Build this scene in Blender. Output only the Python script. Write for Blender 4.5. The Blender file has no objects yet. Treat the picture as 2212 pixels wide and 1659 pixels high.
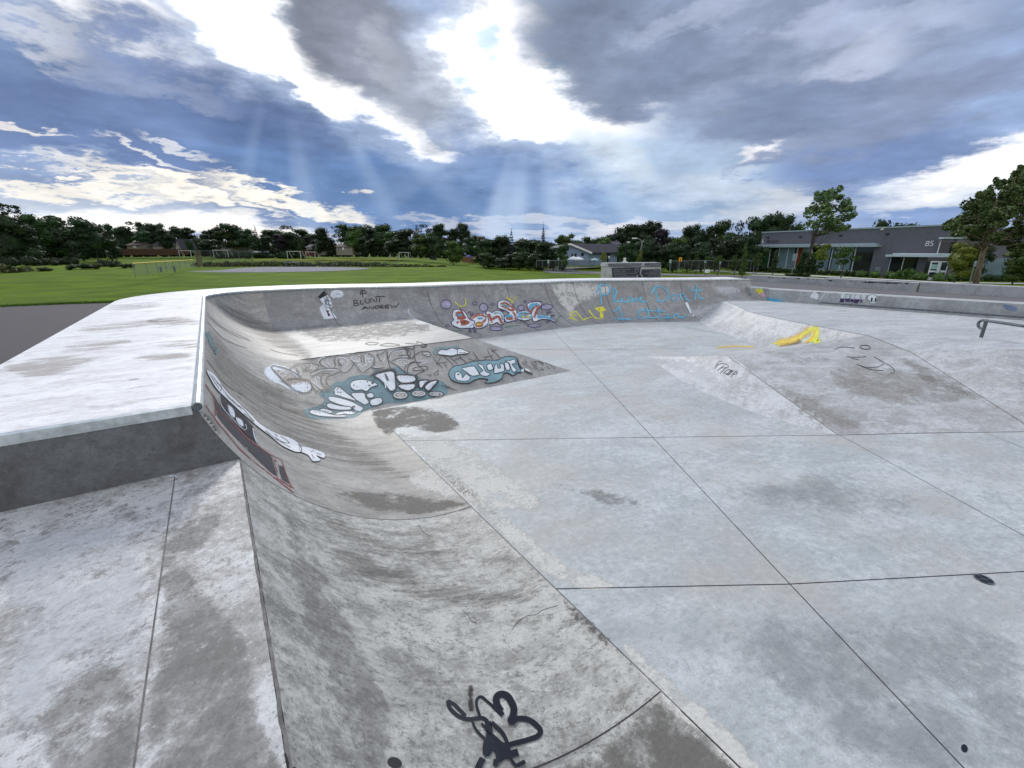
import bpy, bmesh, math, random
from mathutils import Vector, Matrix
from mathutils.bvhtree import BVHTree
import mathutils.noise as mn
R = math.radians
scene = bpy.context.scene
C = scene.collection
random.seed(7)
# ------------------------------------------------------------------ camera
F = 430.0; PITCH = R(17.3); HC = 2.4
cp, sp = math.cos(PITCH), math.sin(PITCH)
cam = bpy.data.objects.new('camera', bpy.data.cameras.new('camera')); C.objects.link(cam)
cam.location = (0, 0, HC); cam.rotation_euler = (math.pi/2-PITCH, 0, 0)
cam.data.sensor_fit = 'HORIZONTAL'; cam.data.sensor_width = 36; cam.data.lens = F/1024*36
cam.data.clip_start = .05; cam.data.clip_end = 3000
scene.camera = cam
CAM = Vector((0, 0, HC))
def ray(sx, sy):                      # direction of a sight line through a source-photo pixel (4032 wide)
    x = (sx/3.9375-512)/F; y = (384-sy/3.9375)/F
    return Vector((x, cp+y*sp, -sp+y*cp))
def gp(sx, sy, z=0.0):
    d = ray(sx, sy); t = (z-HC)/d.z
    return CAM+d*t
def proj(P):                          # back to source-photo pixels
    d = P-CAM; w = d.y*cp-d.z*sp
    return (512+F*d.x/w)*3.9375, (384-F*(d.z*cp+d.y*sp)/w)*3.9375
def zat(Y, sy):                       # height of a point at depth Y seen on photo row sy
    y = (384-sy/3.9375)/F
    return HC+Y*(y*cp-sp)/(cp+y*sp)
def xat(Y, Z, sx):
    return (sx/3.9375-512)/F*(Y*cp-(Z-HC)*sp)
# ------------------------------------------------------------------ render and light
scene.render.engine = 'CYCLES'
scene.view_settings.view_transform = 'Standard'; scene.view_settings.look = 'None'
scene.view_settings.exposure = 0.0; scene.view_settings.gamma = 1
SUN_AZ, SUN_EL = -22.0, 30.0
sd = bpy.data.lights.new('sun', 'SUN'); sd.energy = 2.2; sd.angle = R(12); sd.color = (1, .965, .91)
so = bpy.data.objects.new('sun', sd); C.objects.link(so); so.location = (0, 0, 30)
_d = Vector((math.sin(R(SUN_AZ))*math.cos(R(SUN_EL)), math.cos(R(SUN_AZ))*math.cos(R(SUN_EL)), math.sin(R(SUN_EL))))
so.rotation_euler = _d.to_track_quat('Z', 'Y').to_euler()

def lin(c):
    return tuple(((x/255)/12.92 if x/255 <= .04045 else ((x/255+.055)/1.055)**2.4) for x in c)

# ------------------------------------------------------------------ sky: cloud fields in azimuth / elevation
W = bpy.data.worlds.new('World'); scene.world = W; W.use_nodes = True
nt = W.node_tree; nt.nodes.clear()
def N(nt, t, **k):
    n = nt.nodes.new(t)
    for a, b in k.items():
        if a.startswith('i_'):
            n.inputs[int(a[2:]) if a[2:].isdigit() else a[2:].replace('_', ' ')].default_value = b
        else: setattr(n, a, b)
    return n
def L(nt, a, b): nt.links.new(a, b)
def math_(nt, op, a, b=None, c=None, clamp=False):
    n = nt.nodes.new('ShaderNodeMath'); n.operation = op; n.use_clamp = clamp
    for i, v in enumerate((a, b, c)):
        if v is None: continue
        if isinstance(v, (int, float)): n.inputs[i].default_value = v
        else: nt.links.new(v, n.inputs[i])
    return n.outputs[0]
def mapr(nt, v, a, b, c=0, d=1, smooth=True):
    n = nt.nodes.new('ShaderNodeMapRange'); n.interpolation_type = 'SMOOTHSTEP' if smooth else 'LINEAR'
    nt.links.new(v, n.inputs[0])
    for i, x in enumerate((a, b, c, d)): n.inputs[i+1].default_value = x
    return n.outputs[0]
def mixc(nt, f, a, b, mode='MIX'):
    n = nt.nodes.new('ShaderNodeMix'); n.data_type = 'RGBA'; n.blend_type = mode
    if isinstance(f, (int, float)): n.inputs[0].default_value = f
    else: nt.links.new(f, n.inputs[0])
    for i, v in ((6, a), (7, b)):
        if isinstance(v, tuple): n.inputs[i].default_value = (*v[:3], 1)
        else: nt.links.new(v, n.inputs[i])
    return n.outputs[2]
def build_sky():
    tc = N(nt, 'ShaderNodeTexCoord'); sep = N(nt, 'ShaderNodeSeparateXYZ'); L(nt, tc.outputs['Generated'], sep.inputs[0])
    az = math_(nt, 'ARCTAN2', sep.outputs[0], sep.outputs[1])
    el = math_(nt, 'ARCSINE', sep.outputs[2])
    # texture of the clouds: streaked along the drift of the deck, finer towards the horizon
    base = N(nt, 'ShaderNodeCombineXYZ'); L(nt, az, base.inputs[0]); L(nt, el, base.inputs[1])
    elc = math_(nt, 'POWER', math_(nt, 'MAXIMUM', el, .0), .75)
    pc = N(nt, 'ShaderNodeCombineXYZ'); L(nt, az, pc.inputs[0]); L(nt, math_(nt, 'MULTIPLY', elc, 2.1), pc.inputs[1])
    mp = N(nt, 'ShaderNodeMapping'); L(nt, pc.outputs[0], mp.inputs[0]); mp.inputs['Rotation'].default_value = (0, 0, R(16)); mp.inputs['Scale'].default_value = (1.0, 1.25, 1)
    n1 = N(nt, 'ShaderNodeTexNoise', i_Scale=3.2, i_Detail=8.0, i_Roughness=.58); L(nt, mp.outputs[0], n1.inputs['Vector'])
    n2 = N(nt, 'ShaderNodeTexNoise', i_Scale=11.0, i_Detail=6.0, i_Roughness=.64); L(nt, mp.outputs[0], n2.inputs['Vector'])
    # warp
    def sub(v, k):
        a = N(nt, 'ShaderNodeVectorMath', operation='SUBTRACT'); L(nt, v, a.inputs[0]); a.inputs[1].default_value = (.5, .5, .5)
        b = N(nt, 'ShaderNodeVectorMath', operation='SCALE'); L(nt, a.outputs[0], b.inputs[0]); b.inputs['Scale'].default_value = k
        return b.outputs[0]
    add = N(nt, 'ShaderNodeVectorMath', operation='ADD'); L(nt, base.outputs[0], add.inputs[0]); L(nt, sub(n1.outputs['Color'], .20), add.inputs[1])
    add2 = N(nt, 'ShaderNodeVectorMath', operation='ADD'); L(nt, add.outputs[0], add2.inputs[0]); L(nt, sub(n2.outputs['Color'], .085), add2.inputs[1])
    wv = add2.outputs[0]
    ws = N(nt, 'ShaderNodeSeparateXYZ'); L(nt, wv, ws.inputs[0]); q = N(nt, 'ShaderNodeCombineXYZ'); q.inputs[2].default_value = 1
    L(nt, ws.outputs[0], q.inputs[0]); L(nt, ws.outputs[1], q.inputs[1]); q1 = q.outputs[0]
    q = N(nt, 'ShaderNodeCombineXYZ'); q2 = q.outputs[0]
    L(nt, math_(nt, 'MULTIPLY', ws.outputs[0], ws.outputs[0]), q.inputs[0]); L(nt, math_(nt, 'MULTIPLY', ws.outputs[0], ws.outputs[1]), q.inputs[1]); L(nt, math_(nt, 'MULTIPLY', ws.outputs[1], ws.outputs[1]), q.inputs[2])
    soft = N(nt, 'ShaderNodeVectorMath', operation='ADD'); L(nt, base.outputs[0], soft.inputs[0]); L(nt, sub(n1.outputs['Color'], .07), soft.inputs[1])
    sv = soft.outputs[0]
    sky = N(nt, 'ShaderNodeTexSky', sky_type='NISHITA', sun_disc=False, sun_elevation=R(SUN_EL), sun_rotation=R(SUN_AZ))
    K = 10.0
    col = mixc(nt, .93, sky.outputs[0], tuple(K*c for c in lin((152, 174, 212))))
    def azel(u, v):
        d = ray(u*1.8228, v*1.8228).normalized(); return math.atan2(d.x, d.y), math.asin(d.z)
    def blob(u, v, rx, ry, rot, c, st=1.0, hard=.5, vec=None, gain=1.0):
        nonlocal col
        a, e = azel(u, v); a2, e2 = azel(u+rx*math.cos(R(rot)), v+rx*math.sin(R(rot)))
        a3, e3 = azel(u-ry*math.sin(R(rot)), v+ry*math.cos(R(rot)))
        r = math.atan2(e2-e, a2-a); X = math.hypot(a2-a, e2-e)*1.25; Y = math.hypot(a3-a, e3-e)*1.25
        c_, s_ = math.cos(r), math.sin(r)
        A1, B1, C1 = c_/X, s_/X, -(c_*a+s_*e)/X; A2, B2, C2 = -s_/Y, c_/Y, -(-s_*a+c_*e)/Y
        d1 = N(nt, 'ShaderNodeVectorMath', operation='DOT_PRODUCT'); L(nt, q2, d1.inputs[0]); d1.inputs[1].default_value = (A1*A1+A2*A2, 2*(A1*B1+A2*B2), B1*B1+B2*B2)
        d2 = N(nt, 'ShaderNodeVectorMath', operation='DOT_PRODUCT'); L(nt, q1, d2.inputs[0]); d2.inputs[1].default_value = (2*(A1*C1+A2*C2), 2*(B1*C1+B2*C2), C1*C1+C2*C2)
        f = mapr(nt, math_(nt, 'ADD', d1.outputs['Value'], d2.outputs['Value']), 1.12, (1-min(.98, hard*1.3))**2, 0, st)
        col = mixc(nt, f, col, tuple(K*gain*x for x in lin(c)))
    S_ = sv
    for b in SKY: blob(*b[:6], **(b[6] if len(b) > 6 else {}))
    # fine light and dark in the cloud texture
    tex = mapr(nt, n1.outputs['Fac'], .30, .70, .89, 1.16, False)
    tex2 = mapr(nt, n2.outputs['Fac'], .3, .7, .84, 1.15, False)
    vm = N(nt, 'ShaderNodeVectorMath', operation='SCALE'); L(nt, col, vm.inputs[0]); L(nt, math_(nt, 'MULTIPLY', tex, tex2), vm.inputs['Scale'])
    # crepuscular rays fanning down from the two bright breaks
    res = vm.outputs[0]
    for (u, v_, amt, seed, r1) in ((600, 30, 1.5, 2.0, .75), (1150, 170, 1.1, 7.3, .6)):
        a, e = azel(u, v_)
        dx = math_(nt, 'SUBTRACT', az, a); dy = math_(nt, 'SUBTRACT', e, el)
        dist = math_(nt, 'SQRT', math_(nt, 'ADD', math_(nt, 'MULTIPLY', dx, dx), math_(nt, 'MULTIPLY', dy, dy)))
        an = math_(nt, 'ARCTAN2', dx, dy)
        cv = N(nt, 'ShaderNodeCombineXYZ'); L(nt, math_(nt, 'MULTIPLY', an, 1.7), cv.inputs[0]); L(nt, math_(nt, 'MULTIPLY', dist, .5), cv.inputs[1]); cv.inputs[2].default_value = seed
        rn_ = N(nt, 'ShaderNodeTexNoise', i_Scale=1.5, i_Detail=1.2, i_Roughness=.5); L(nt, cv.outputs[0], rn_.inputs['Vector'])
        f = math_(nt, 'MULTIPLY', mapr(nt, rn_.outputs['Fac'], .44, .70), math_(nt, 'MULTIPLY', mapr(nt, dist, .10, .24), mapr(nt, dist, r1, .30)))
        f = math_(nt, 'MULTIPLY', f, mapr(nt, math_(nt, 'ABSOLUTE', an), 1.15, .5))
        res = mixc(nt, math_(nt, 'MULTIPLY', f, .62*amt), res, tuple(K*x for x in lin((196, 218, 248))))
    # the sky overhead and behind is open bright cloud
    up = mapr(nt, el, R(42), R(75), 0, 1); back = mapr(nt, sep.outputs[1], .1, -.35, 0, 1)
    out = mixc(nt, math_(nt, 'MAXIMUM', up, math_(nt, 'MULTIPLY', back, .8)), res, (K*.98, K*1.0, K*1.04))
    bg = N(nt, 'ShaderNodeBackground', i_Strength=.1); L(nt, out, bg.inputs[0])
    o = N(nt, 'ShaderNodeOutputWorld'); L(nt, bg.outputs[0], o.inputs[0])
SKY = [
 # u, v (2212-wide), rx, ry, tilt, colour
 (250, 50, 300, 70, 12, (246, 249, 255), dict(st=.75, hard=.9)),
 (60, 130, 170, 100, 20, (160, 186, 226), dict(st=.85, hard=.8)),
 (120, 78, 120, 22, 22, (255, 255, 255), dict(gain=1.3)),
 (270, 55, 200, 38, 22, (255, 255, 255), dict(gain=1.3)),
 (150, 300, 330, 130, 8, (140, 162, 204), dict(st=.95, hard=.75)),
 (400, 280, 430, 150, 14, (104, 126, 168), dict(hard=.7)),
 (640, 350, 320, 130, 22, (108, 134, 178), dict(hard=.75)),
 (900, 410, 430, 80, 14, (108, 138, 186), dict(hard=.7)),
 (1010, 458, 430, 60, 3, (106, 137, 184), dict(hard=.7)),
 (1000, 300, 250, 80, 28, (124, 148, 192), dict(st=.9, hard=.75)),
 (1230, 430, 260, 60, 15, (130, 158, 202), dict(st=.9, hard=.8)),
 (590, 110, 250, 130, 35, (186, 203, 232), dict(st=.7, hard=1.0)),
 (800, 230, 220, 80, 28, (170, 190, 222), dict(st=.6, hard=1.0)),
 (530, 55, 160, 52, 22, (255, 255, 255), dict(gain=1.9, hard=.95)),
 (450, 135, 110, 34, 20, (172, 184, 212), dict(st=.75, hard=.8)),
 (330, 130, 150, 30, 12, (140, 158, 198), dict(st=.8, hard=.8)),
 (645, 130, 150, 46, 50, (255, 255, 255), dict(gain=2.2, hard=.95)),
 (790, 215, 180, 38, 27, (255, 255, 255), dict(gain=1.6, hard=.85)),
 (930, 290, 70, 20, 30, (255, 255, 255), dict(gain=1.2, st=.8)),
 (710, 30, 150, 110, 35, (128, 134, 148), dict(hard=.7)),
 (850, 105, 180, 110, 35, (146, 153, 170), dict(hard=.75)),
 (900, 210, 120, 60, 35, (166, 174, 190), dict(st=.8, hard=.85)),
 (840, 90, 60, 36, 40, (182, 187, 198), dict(st=.5, hard=.95)),
 (1090, 130, 150, 150, 20, (236, 241, 250), dict(st=.8, hard=.95)),
 (1180, 200, 260, 150, 25, (205, 220, 242), dict(st=.7, hard=1.0)),
 (1075, 120, 95, 120, 20, (255, 255, 255), dict(gain=1.8, hard=.98)),
 (1150, 225, 140, 70, 32, (255, 255, 255), dict(gain=2.4, hard=.65)),
 (1310, 265, 140, 58, 10, (255, 255, 255), dict(gain=1.7, hard=.7)),
 (1060, 75, 30, 30, 30, (150, 196, 242), dict(st=.7, hard=.9)),
 (1190, 122, 22, 14, 30, (150, 196, 242), dict(st=.7, hard=.9)),
 (1010, 195, 20, 16, 30, (165, 205, 245), dict(st=.6, hard=.9)),
 (1290, 80, 210, 130, 20, (128, 140, 164), dict(hard=.8)),
 (1700, 120, 520, 260, -8, (150, 163, 190), dict(st=.95, hard=.7)),
 (1500, 60, 150, 35, -25, (185, 196, 222), dict(st=.7, hard=.9)),
 (1660, 110, 240, 30, -28, (188, 198, 226), dict(st=.7, hard=.9)),
 (1900, 60, 260, 40, -22, (190, 202, 230), dict(st=.7, hard=.9)),
 (1830, 150, 140, 36, -20, (200, 209, 232), dict(st=.7, hard=.9)),
 (1480, 170, 190, 50, -10, (130, 144, 172), dict(st=.9, hard=.8)),
 (2050, 180, 240, 50, -15, (138, 150, 180), dict(st=.8, hard=.8)),
 (1700, 240, 260, 40, -12, (130, 146, 178), dict(st=.85, hard=.8)),
 (1950, 250, 260, 40, -14, (134, 149, 180), dict(st=.8, hard=.8)),
 (1860, 340, 300, 50, -12, (122, 145, 190), dict(st=.95, hard=.8)),
 (2080, 420, 280, 60, -8, (134, 160, 206), dict(st=.9, hard=.8)),
 (1440, 360, 260, 90, 8, (180, 203, 230), dict(st=.9, hard=.8)),
 (1300, 320, 130, 50, 35, (222, 234, 246), dict(st=.8, hard=.95)),
 (1630, 325, 60, 22, -20, (250, 250, 255), dict(hard=.8)),
 (1560, 400, 150, 40, 5, (205, 216, 232), dict(st=.7, hard=.9)),
 (1600, 470, 150, 26, -6, (220, 226, 236), dict(st=.8, hard=.9)),
 (1640, 345, 80, 16, -14, (135, 154, 192), dict(st=.8, hard=.8)),
 (2120, 350, 200, 46, -14, (255, 255, 255), dict(gain=1.2, hard=.6)),
 (2060, 400, 220, 30, -4, (225, 232, 242), dict(st=.8, hard=.9)),
 (1720, 430, 110, 20, 5, (225, 230, 238), dict(st=.7, hard=.9)),
 (1380, 460, 200, 26, 0, (152, 180, 213), dict(st=.8, hard=.8)),
 (350, 250, 200, 60, 16, (128, 148, 190), dict(st=.6, hard=.9)),
 (240, 330, 240, 30, 14, (120, 142, 188), dict(st=.7, hard=.9)),
 (540, 240, 200, 70, 24, (92, 114, 156), dict(st=.85, hard=.95)),
 (250, 210, 240, 60, 14, (112, 134, 176), dict(st=.8, hard=.95)),
 (330, 160, 180, 26, 14, (160, 172, 200), dict(st=.6, hard=.95)),
 (300, 466, 520, 44, 10, (206, 218, 234), dict(st=.9, hard=.95)),
 (200, 410, 330, 30, 10, (196, 208, 228), dict(st=.6, hard=.8)),
 (420, 498, 520, 38, 6, (255, 252, 246), dict(gain=1.05, hard=.85)),
 (60, 480, 330, 40, 6, (250, 250, 250), dict(hard=.6)),
 (130, 378, 270, 11, 10, (255, 250, 240), dict(gain=1.1, st=.9, hard=.95)),
 (110, 345, 200, 16, 9, (158, 180, 216), dict(st=.7, hard=.8)),
 (90, 268, 110, 9, 20, (245, 240, 236), dict(st=.85, hard=.8)),
 (400, 412, 240, 10, 12, (255, 250, 240), dict(gain=1.1, hard=.95)),
 (330, 352, 80, 7, 25, (240, 240, 240), dict(st=.8, hard=.8)),
 (620, 430, 180, 14, 9, (255, 249, 236), dict(gain=1.1, hard=.9)),
 (410, 342, 80, 8, 20, (232, 233, 238), dict(st=.7, hard=.8)),
 (790, 458, 40, 9, 35, (245, 240, 232), dict(st=.7, hard=.8)),
 (1180, 497, 330, 12, 0, (206, 210, 222), dict(st=.85, hard=.7)),
 (1400, 492, 120, 15, -6, (228, 228, 232), dict(st=.75, hard=.7)),
]
build_sky()
W.cycles.sampling_method = 'MANUAL'; W.cycles.sample_map_resolution = 512
# ------------------------------------------------------------------ helpers for things and parts
def tag(o, label=None, cat=None, group=None, kind=None):
    if label: o['label'] = label
    if cat: o['category'] = cat
    if group: o['group'] = group
    if kind: o['kind'] = kind
    return o
def empty(name, loc, label, cat, group=None, rz=0):
    o = bpy.data.objects.new(name, None); C.objects.link(o); o.location = loc; o.rotation_euler = (0, 0, rz)
    o.empty_display_size = .3
    return tag(o, label, cat, group)
def adopt(o, p):                       # mesh is in world coordinates
    o.parent = p
    o.matrix_parent_inverse = (Matrix.Translation(p.location) @ p.rotation_euler.to_matrix().to_4x4()).inverted() if p.parent is None else Matrix.Identity(4)
def mesh_obj(name, verts, faces, mats, parent=None, world=True, smooth=False, mi=None):
    me = bpy.data.meshes.new(name); me.from_pydata([tuple(v) for v in verts], [], faces); me.update()
    for m in (mats if isinstance(mats, (list, tuple)) else [mats]): me.materials.append(m)
    if mi: me.polygons.foreach_set('material_index', mi)
    if smooth: me.polygons.foreach_set('use_smooth', [True]*len(me.polygons))
    o = bpy.data.objects.new(name, me); C.objects.link(o)
    if parent is not None:
        if world and parent.type == 'EMPTY': adopt(o, parent)
        else: o.parent = parent
    return o
class MB:                              # collects shapes into one mesh
    def __init__(s): s.v = []; s.f = []; s.mi = []
    def add(s, v, f, mi=0):
        k = len(s.v); s.v += [Vector(x) for x in v]; s.f += [tuple(i+k for i in q) for q in f]; s.mi += [mi]*len(f)
    def box(s, a, b, mi=0, M=None):
        x0, y0, z0 = a; x1, y1, z1 = b
        v = [Vector(p) for p in ((x0,y0,z0),(x1,y0,z0),(x1,y1,z0),(x0,y1,z0),(x0,y0,z1),(x1,y0,z1),(x1,y1,z1),(x0,y1,z1))]
        if M is not None: v = [M @ p for p in v]
        s.add(v, [(0,3,2,1),(4,5,6,7),(0,1,5,4),(1,2,6,5),(2,3,7,6),(3,0,4,7)], mi)
    def quad(s, a, b, c, d, mi=0): s.add([a, b, c, d], [(0,1,2,3)], mi)
    def prism(s, poly, z0, z1, mi=0):  # poly in xy
        n = len(poly)
        v = [(x, y, z0) for x, y in poly]+[(x, y, z1) for x, y in poly]
        s.add(v, [tuple(range(n-1, -1, -1)), tuple(range(n, 2*n))]+[(i, (i+1) % n, n+(i+1) % n, n+i) for i in range(n)], mi)
    def extr(s, poly, d, mi=0):        # poly 3d points, extruded by d
        n = len(poly); d = Vector(d); v = [Vector(p) for p in poly]; v += [p+d for p in v]
        s.add(v, [tuple(range(n-1, -1, -1)), tuple(range(n, 2*n))]+[(i, (i+1) % n, n+(i+1) % n, n+i) for i in range(n)], mi)
    def tube(s, pts, r, seg=8, mi=0, cap=True):
        pts = [Vector(p) for p in pts]; rs = r if isinstance(r, (list, tuple)) else [r]*len(pts)
        v = []; f = []; up = Vector((0, 0, 1)); prev = None
        for i, p in enumerate(pts):
            t = (pts[min(i+1, len(pts)-1)]-pts[max(i-1, 0)]).normalized()
            a = t.cross(up if prev is None else prev)
            if prev is None:
                if a.length < .05: a = t.cross(Vector((1, 0, 0)))
                a.normalize(); b = a.cross(t).normalized()
            else:
                b = (prev-t*prev.dot(t)).normalized(); a = t.cross(b).normalized()
            prev = b
            for k in range(seg):
                w = 2*math.pi*k/seg; v.append(p+(a*math.cos(w)+b*math.sin(w))*rs[i])
        for i in range(len(pts)-1):
            for k in range(seg): f.append((i*seg+k, i*seg+(k+1) % seg, (i+1)*seg+(k+1) % seg, (i+1)*seg+k))
        if cap: f.append(tuple(range(seg))); f.append(tuple(range(len(pts)*seg-1, (len(pts)-1)*seg-1, -1)))
        s.add(v, f, mi)
    def build(s, name, mats, parent=None, world=True, smooth=False, bevel=0):
        o = mesh_obj(name, s.v, s.f, mats, parent, world, smooth, s.mi)
        bm = bmesh.new(); bm.from_mesh(o.data); bmesh.ops.recalc_face_normals(bm, faces=bm.faces)
        if bevel: bmesh.ops.bevel(bm, geom=[e for e in bm.edges if len(e.link_faces) == 2 and e.calc_face_angle(0) > .6], offset=bevel, segments=2, affect='EDGES', profile=.5)
        bm.to_mesh(o.data); bm.free(); return o
def grid(nu, nv, fn):
    v = [fn(i/nu, j/nv) for i in range(nu+1) for j in range(nv+1)]
    f = [(i*(nv+1)+j, (i+1)*(nv+1)+j, (i+1)*(nv+1)+j+1, i*(nv+1)+j+1) for i in range(nu) for j in range(nv)]
    return v, f

# ------------------------------------------------------------------ materials
def mat(name):
    m = bpy.data.materials.new(name); m.use_nodes = True; t = m.node_tree
    b = t.nodes['Principled BSDF']; return m, t, b
def simple(name, rgb, rough=.7, var=.15, scale=3.0, metal=0.0, spec=.3, bump=0.0):
    m, t, b = mat(name)
    tc = N(t, 'ShaderNodeTexCoord'); n = N(t, 'ShaderNodeTexNoise', i_Scale=scale, i_Detail=5.0, i_Roughness=.6); L(t, tc.outputs['Object'], n.inputs['Vector'])
    c = mixc(t, mapr(t, n.outputs['Fac'], .3, .7), tuple(x*(1-var) for x in rgb), tuple(min(1, x*(1+var)) for x in rgb))
    L(t, c, b.inputs['Base Color']); b.inputs['Roughness'].default_value = rough; b.inputs['Metallic'].default_value = metal
    b.inputs['Specular IOR Level'].default_value = spec
    if bump:
        bp = N(t, 'ShaderNodeBump', i_Strength=bump, i_Distance=.01); L(t, n.outputs['Fac'], bp.inputs['Height']); L(t, bp.outputs[0], b.inputs['Normal'])
    return m
NV = Vector((.828, .561, 0)).normalized(); DV = Vector((-NV.y, NV.x, 0))     # across and along the quarter pipe
ANG = math.atan2(NV.y, NV.x)
def concrete(name, mid, light, dark, rot=0.0, stretch=(1, 1), patch=.55, dk=.5, pscale=1.0, speck=.25, fine=1.0, streak=None, warm=None, bump=.12, seed=0.0, chip=.3):
    """trowelled concrete: mid tone, pale lime bloom in ragged patches, dark worn patches, pits and speckle"""
    m, t, b = mat(name)
    tc = N(t, 'ShaderNodeTexCoord')
    mp = N(t, 'ShaderNodeMapping', vector_type='TEXTURE'); L(t, tc.outputs['Object'], mp.inputs[0])
    mp.inputs['Rotation'].default_value = (0, 0, rot); mp.inputs['Location'].default_value = (seed, seed*.7, 0)
    ms = N(t, 'ShaderNodeVectorMath', operation='MULTIPLY'); L(t, mp.outputs[0], ms.inputs[0]); ms.inputs[1].default_value = (stretch[0], stretch[1], max(stretch))
    def noise(v, sc, det=6.0, ro=.6, dist=0.0):
        n = N(t, 'ShaderNodeTexNoise', i_Scale=sc, i_Detail=det, i_Roughness=ro, i_Distortion=dist); L(t, v, n.inputs['Vector']); return n.outputs['Fac']
    big = noise(ms.outputs[0], .6*pscale, 7.0, .6, .4)
    med = noise(ms.outputs[0], 2.6*pscale, 8.0, .7, .4)
    ltl = noise(mp.outputs[0], 13*fine, 6.0, .72)
    spk = noise(mp.outputs[0], 80*fine, 3.0, .7)
    fin = math_(t, 'ADD', math_(t, 'MULTIPLY', ltl, .30), math_(t, 'MULTIPLY', spk, .16))
    s1 = math_(t, 'ADD', math_(t, 'ADD', math_(t, 'MULTIPLY', big, .36), math_(t, 'MULTIPLY', med, .34)), fin)
    sh = (.5-patch)*.22
    f1 = mapr(t, s1, .575+sh, .645+sh); f0 = mapr(t, s1, .50+sh, .62+sh)
    med2 = noise(ms.outputs[0], 1.5*pscale, 9.0, .68, .6)
    s2 = math_(t, 'ADD', math_(t, 'MULTIPLY', med2, .62), fin)
    sh2 = (.5-dk)*.22
    f2 = mapr(t, s2, .545+sh2, .65+sh2)
    col = mixc(t, math_(t, 'MULTIPLY', f0, .45), mid, light)
    col = mixc(t, math_(t, 'MULTIPLY', f1, .8), col, light)
    col = mixc(t, math_(t, 'MULTIPLY', f2, .72), col, dark)
    ch = noise(ms.outputs[0], 24*fine, 6.0, .76); ch = math_(t, 'ADD', ch, math_(t, 'MULTIPLY', math_(t, 'SUBTRACT', med, .5), .35))
    col = mixc(t, mapr(t, ch, .555, .60, 0, chip), col, light); col = mixc(t, mapr(t, ch, .45, .405, 0, chip), col, dark)
    if warm:
        wn = noise(mp.outputs[0], .8, 5.0, .6)
        col = mixc(t, mapr(t, wn, .42, .68, 0, .6), col, warm)
    if streak:                                            # wheel and trowel marks: (rotation, freq along, freq across, amount)
        m2 = N(t, 'ShaderNodeMapping', vector_type='TEXTURE'); L(t, tc.outputs['Object'], m2.inputs[0]); m2.inputs['Rotation'].default_value = (0, 0, streak[0])
        m3 = N(t, 'ShaderNodeVectorMath', operation='MULTIPLY'); L(t, m2.outputs[0], m3.inputs[0]); m3.inputs[1].default_value = (streak[1], streak[2], streak[1]*.6)
        sn = noise(m3.outputs[0], 1.0, 5.0, .7, .25)
        col = mixc(t, mapr(t, sn, .50, .66, 0, streak[3]), col, tuple(x*.52 for x in dark))
        col = mixc(t, mapr(t, sn, .46, .34, 0, streak[3]*.8), col, light)
    # grain
    g = math_(t, 'ADD', math_(t, 'MULTIPLY', mapr(t, ltl, .3, .7, -1, 1, False), .09*speck/.25), math_(t, 'MULTIPLY', mapr(t, spk, .3, .7, -1, 1, False), .08*speck/.25))
    vm = N(t, 'ShaderNodeVectorMath', operation='SCALE'); L(t, col, vm.inputs[0]); L(t, math_(t, 'ADD', g, 1.0), vm.inputs['Scale'])
    # pits
    vo = N(t, 'ShaderNodeTexVoronoi', i_Scale=26*fine); L(t, mp.outputs[0], vo.inputs['Vector'])
    pit = math_(t, 'MULTIPLY', mapr(t, vo.outputs['Distance'], .16, .06), mapr(t, noise(mp.outputs[0], 2.2, 3.0, .6), .54, .62))
    col = mixc(t, math_(t, 'MULTIPLY', pit, .55), vm.outputs[0], tuple(x*.35 for x in dark))
    L(t, col, b.inputs['Base Color'])
    b.inputs['Roughness'].default_value = .56; b.inputs['Specular IOR Level'].default_value = .42
    hb = math_(t, 'ADD', math_(t, 'MULTIPLY', spk, .35), math_(t, 'ADD', ltl, math_(t, 'MULTIPLY', pit, -1.2)))
    bp = N(t, 'ShaderNodeBump', i_Strength=bump, i_Distance=.012); L(t, hb, bp.inputs['Height']); L(t, bp.outputs[0], b.inputs['Normal'])
    return m
M = {}
M['floor'] = concrete('floor_concrete', (.40, .43, .435), (.54, .57, .575), (.30, .31, .315), rot=R(20), stretch=(.7, 1.35), patch=.5, dk=.38, pscale=.9, speck=.26, warm=(.43, .405, .375), bump=.07, chip=.5)
M['floor_up'] = concrete('upper_floor_concrete', (.42, .435, .44), (.56, .58, .59), (.31, .31, .31), rot=R(10), stretch=(.5, 1.6), patch=.55, dk=.45, pscale=1.4, speck=.2, seed=3, bump=.06, chip=.5)
M['qp'] = concrete('transition_concrete', (.33, .315, .288), (.46, .445, .415), (.215, .203, .182), rot=ANG, stretch=(.5, 1.7), patch=.42, dk=.5, pscale=1.2, speck=.25, streak=(ANG, .55, 9.0, .36), seed=1.3, chip=.45)
M['qp_low'] = concrete('low_transition_concrete', (.325, .32, .296), (.53, .525, .49), (.18, .175, .158), rot=ANG, stretch=(.8, 1.7), patch=.55, dk=.55, pscale=1.9, speck=.36, streak=(ANG, .9, 5.5, .42), seed=5.1, bump=.2, chip=.75)
M['far'] = concrete('bowl_wall_concrete', (.25, .245, .24), (.38, .375, .37), (.165, .16, .155), rot=ANG, stretch=(1.1, .9), patch=.42, dk=.52, pscale=1.3, speck=.3, seed=8)
M['deck'] = concrete('deck_concrete', (.72, .71, .715), (.87, .87, .88), (.44, .41, .39), rot=ANG, stretch=(.8, 1.9), patch=.5, dk=.52, pscale=2.2, speck=.12, seed=2.2, bump=.08)
M['plat'] = concrete('platform_concrete', (.325, .318, .312), (.58, .583, .585), (.215, .206, .196), rot=ANG, stretch=(1, 1), patch=.56, dk=.5, pscale=1.5, speck=.4, fine=1.25, seed=4.4, bump=.25, chip=.8)
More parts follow.
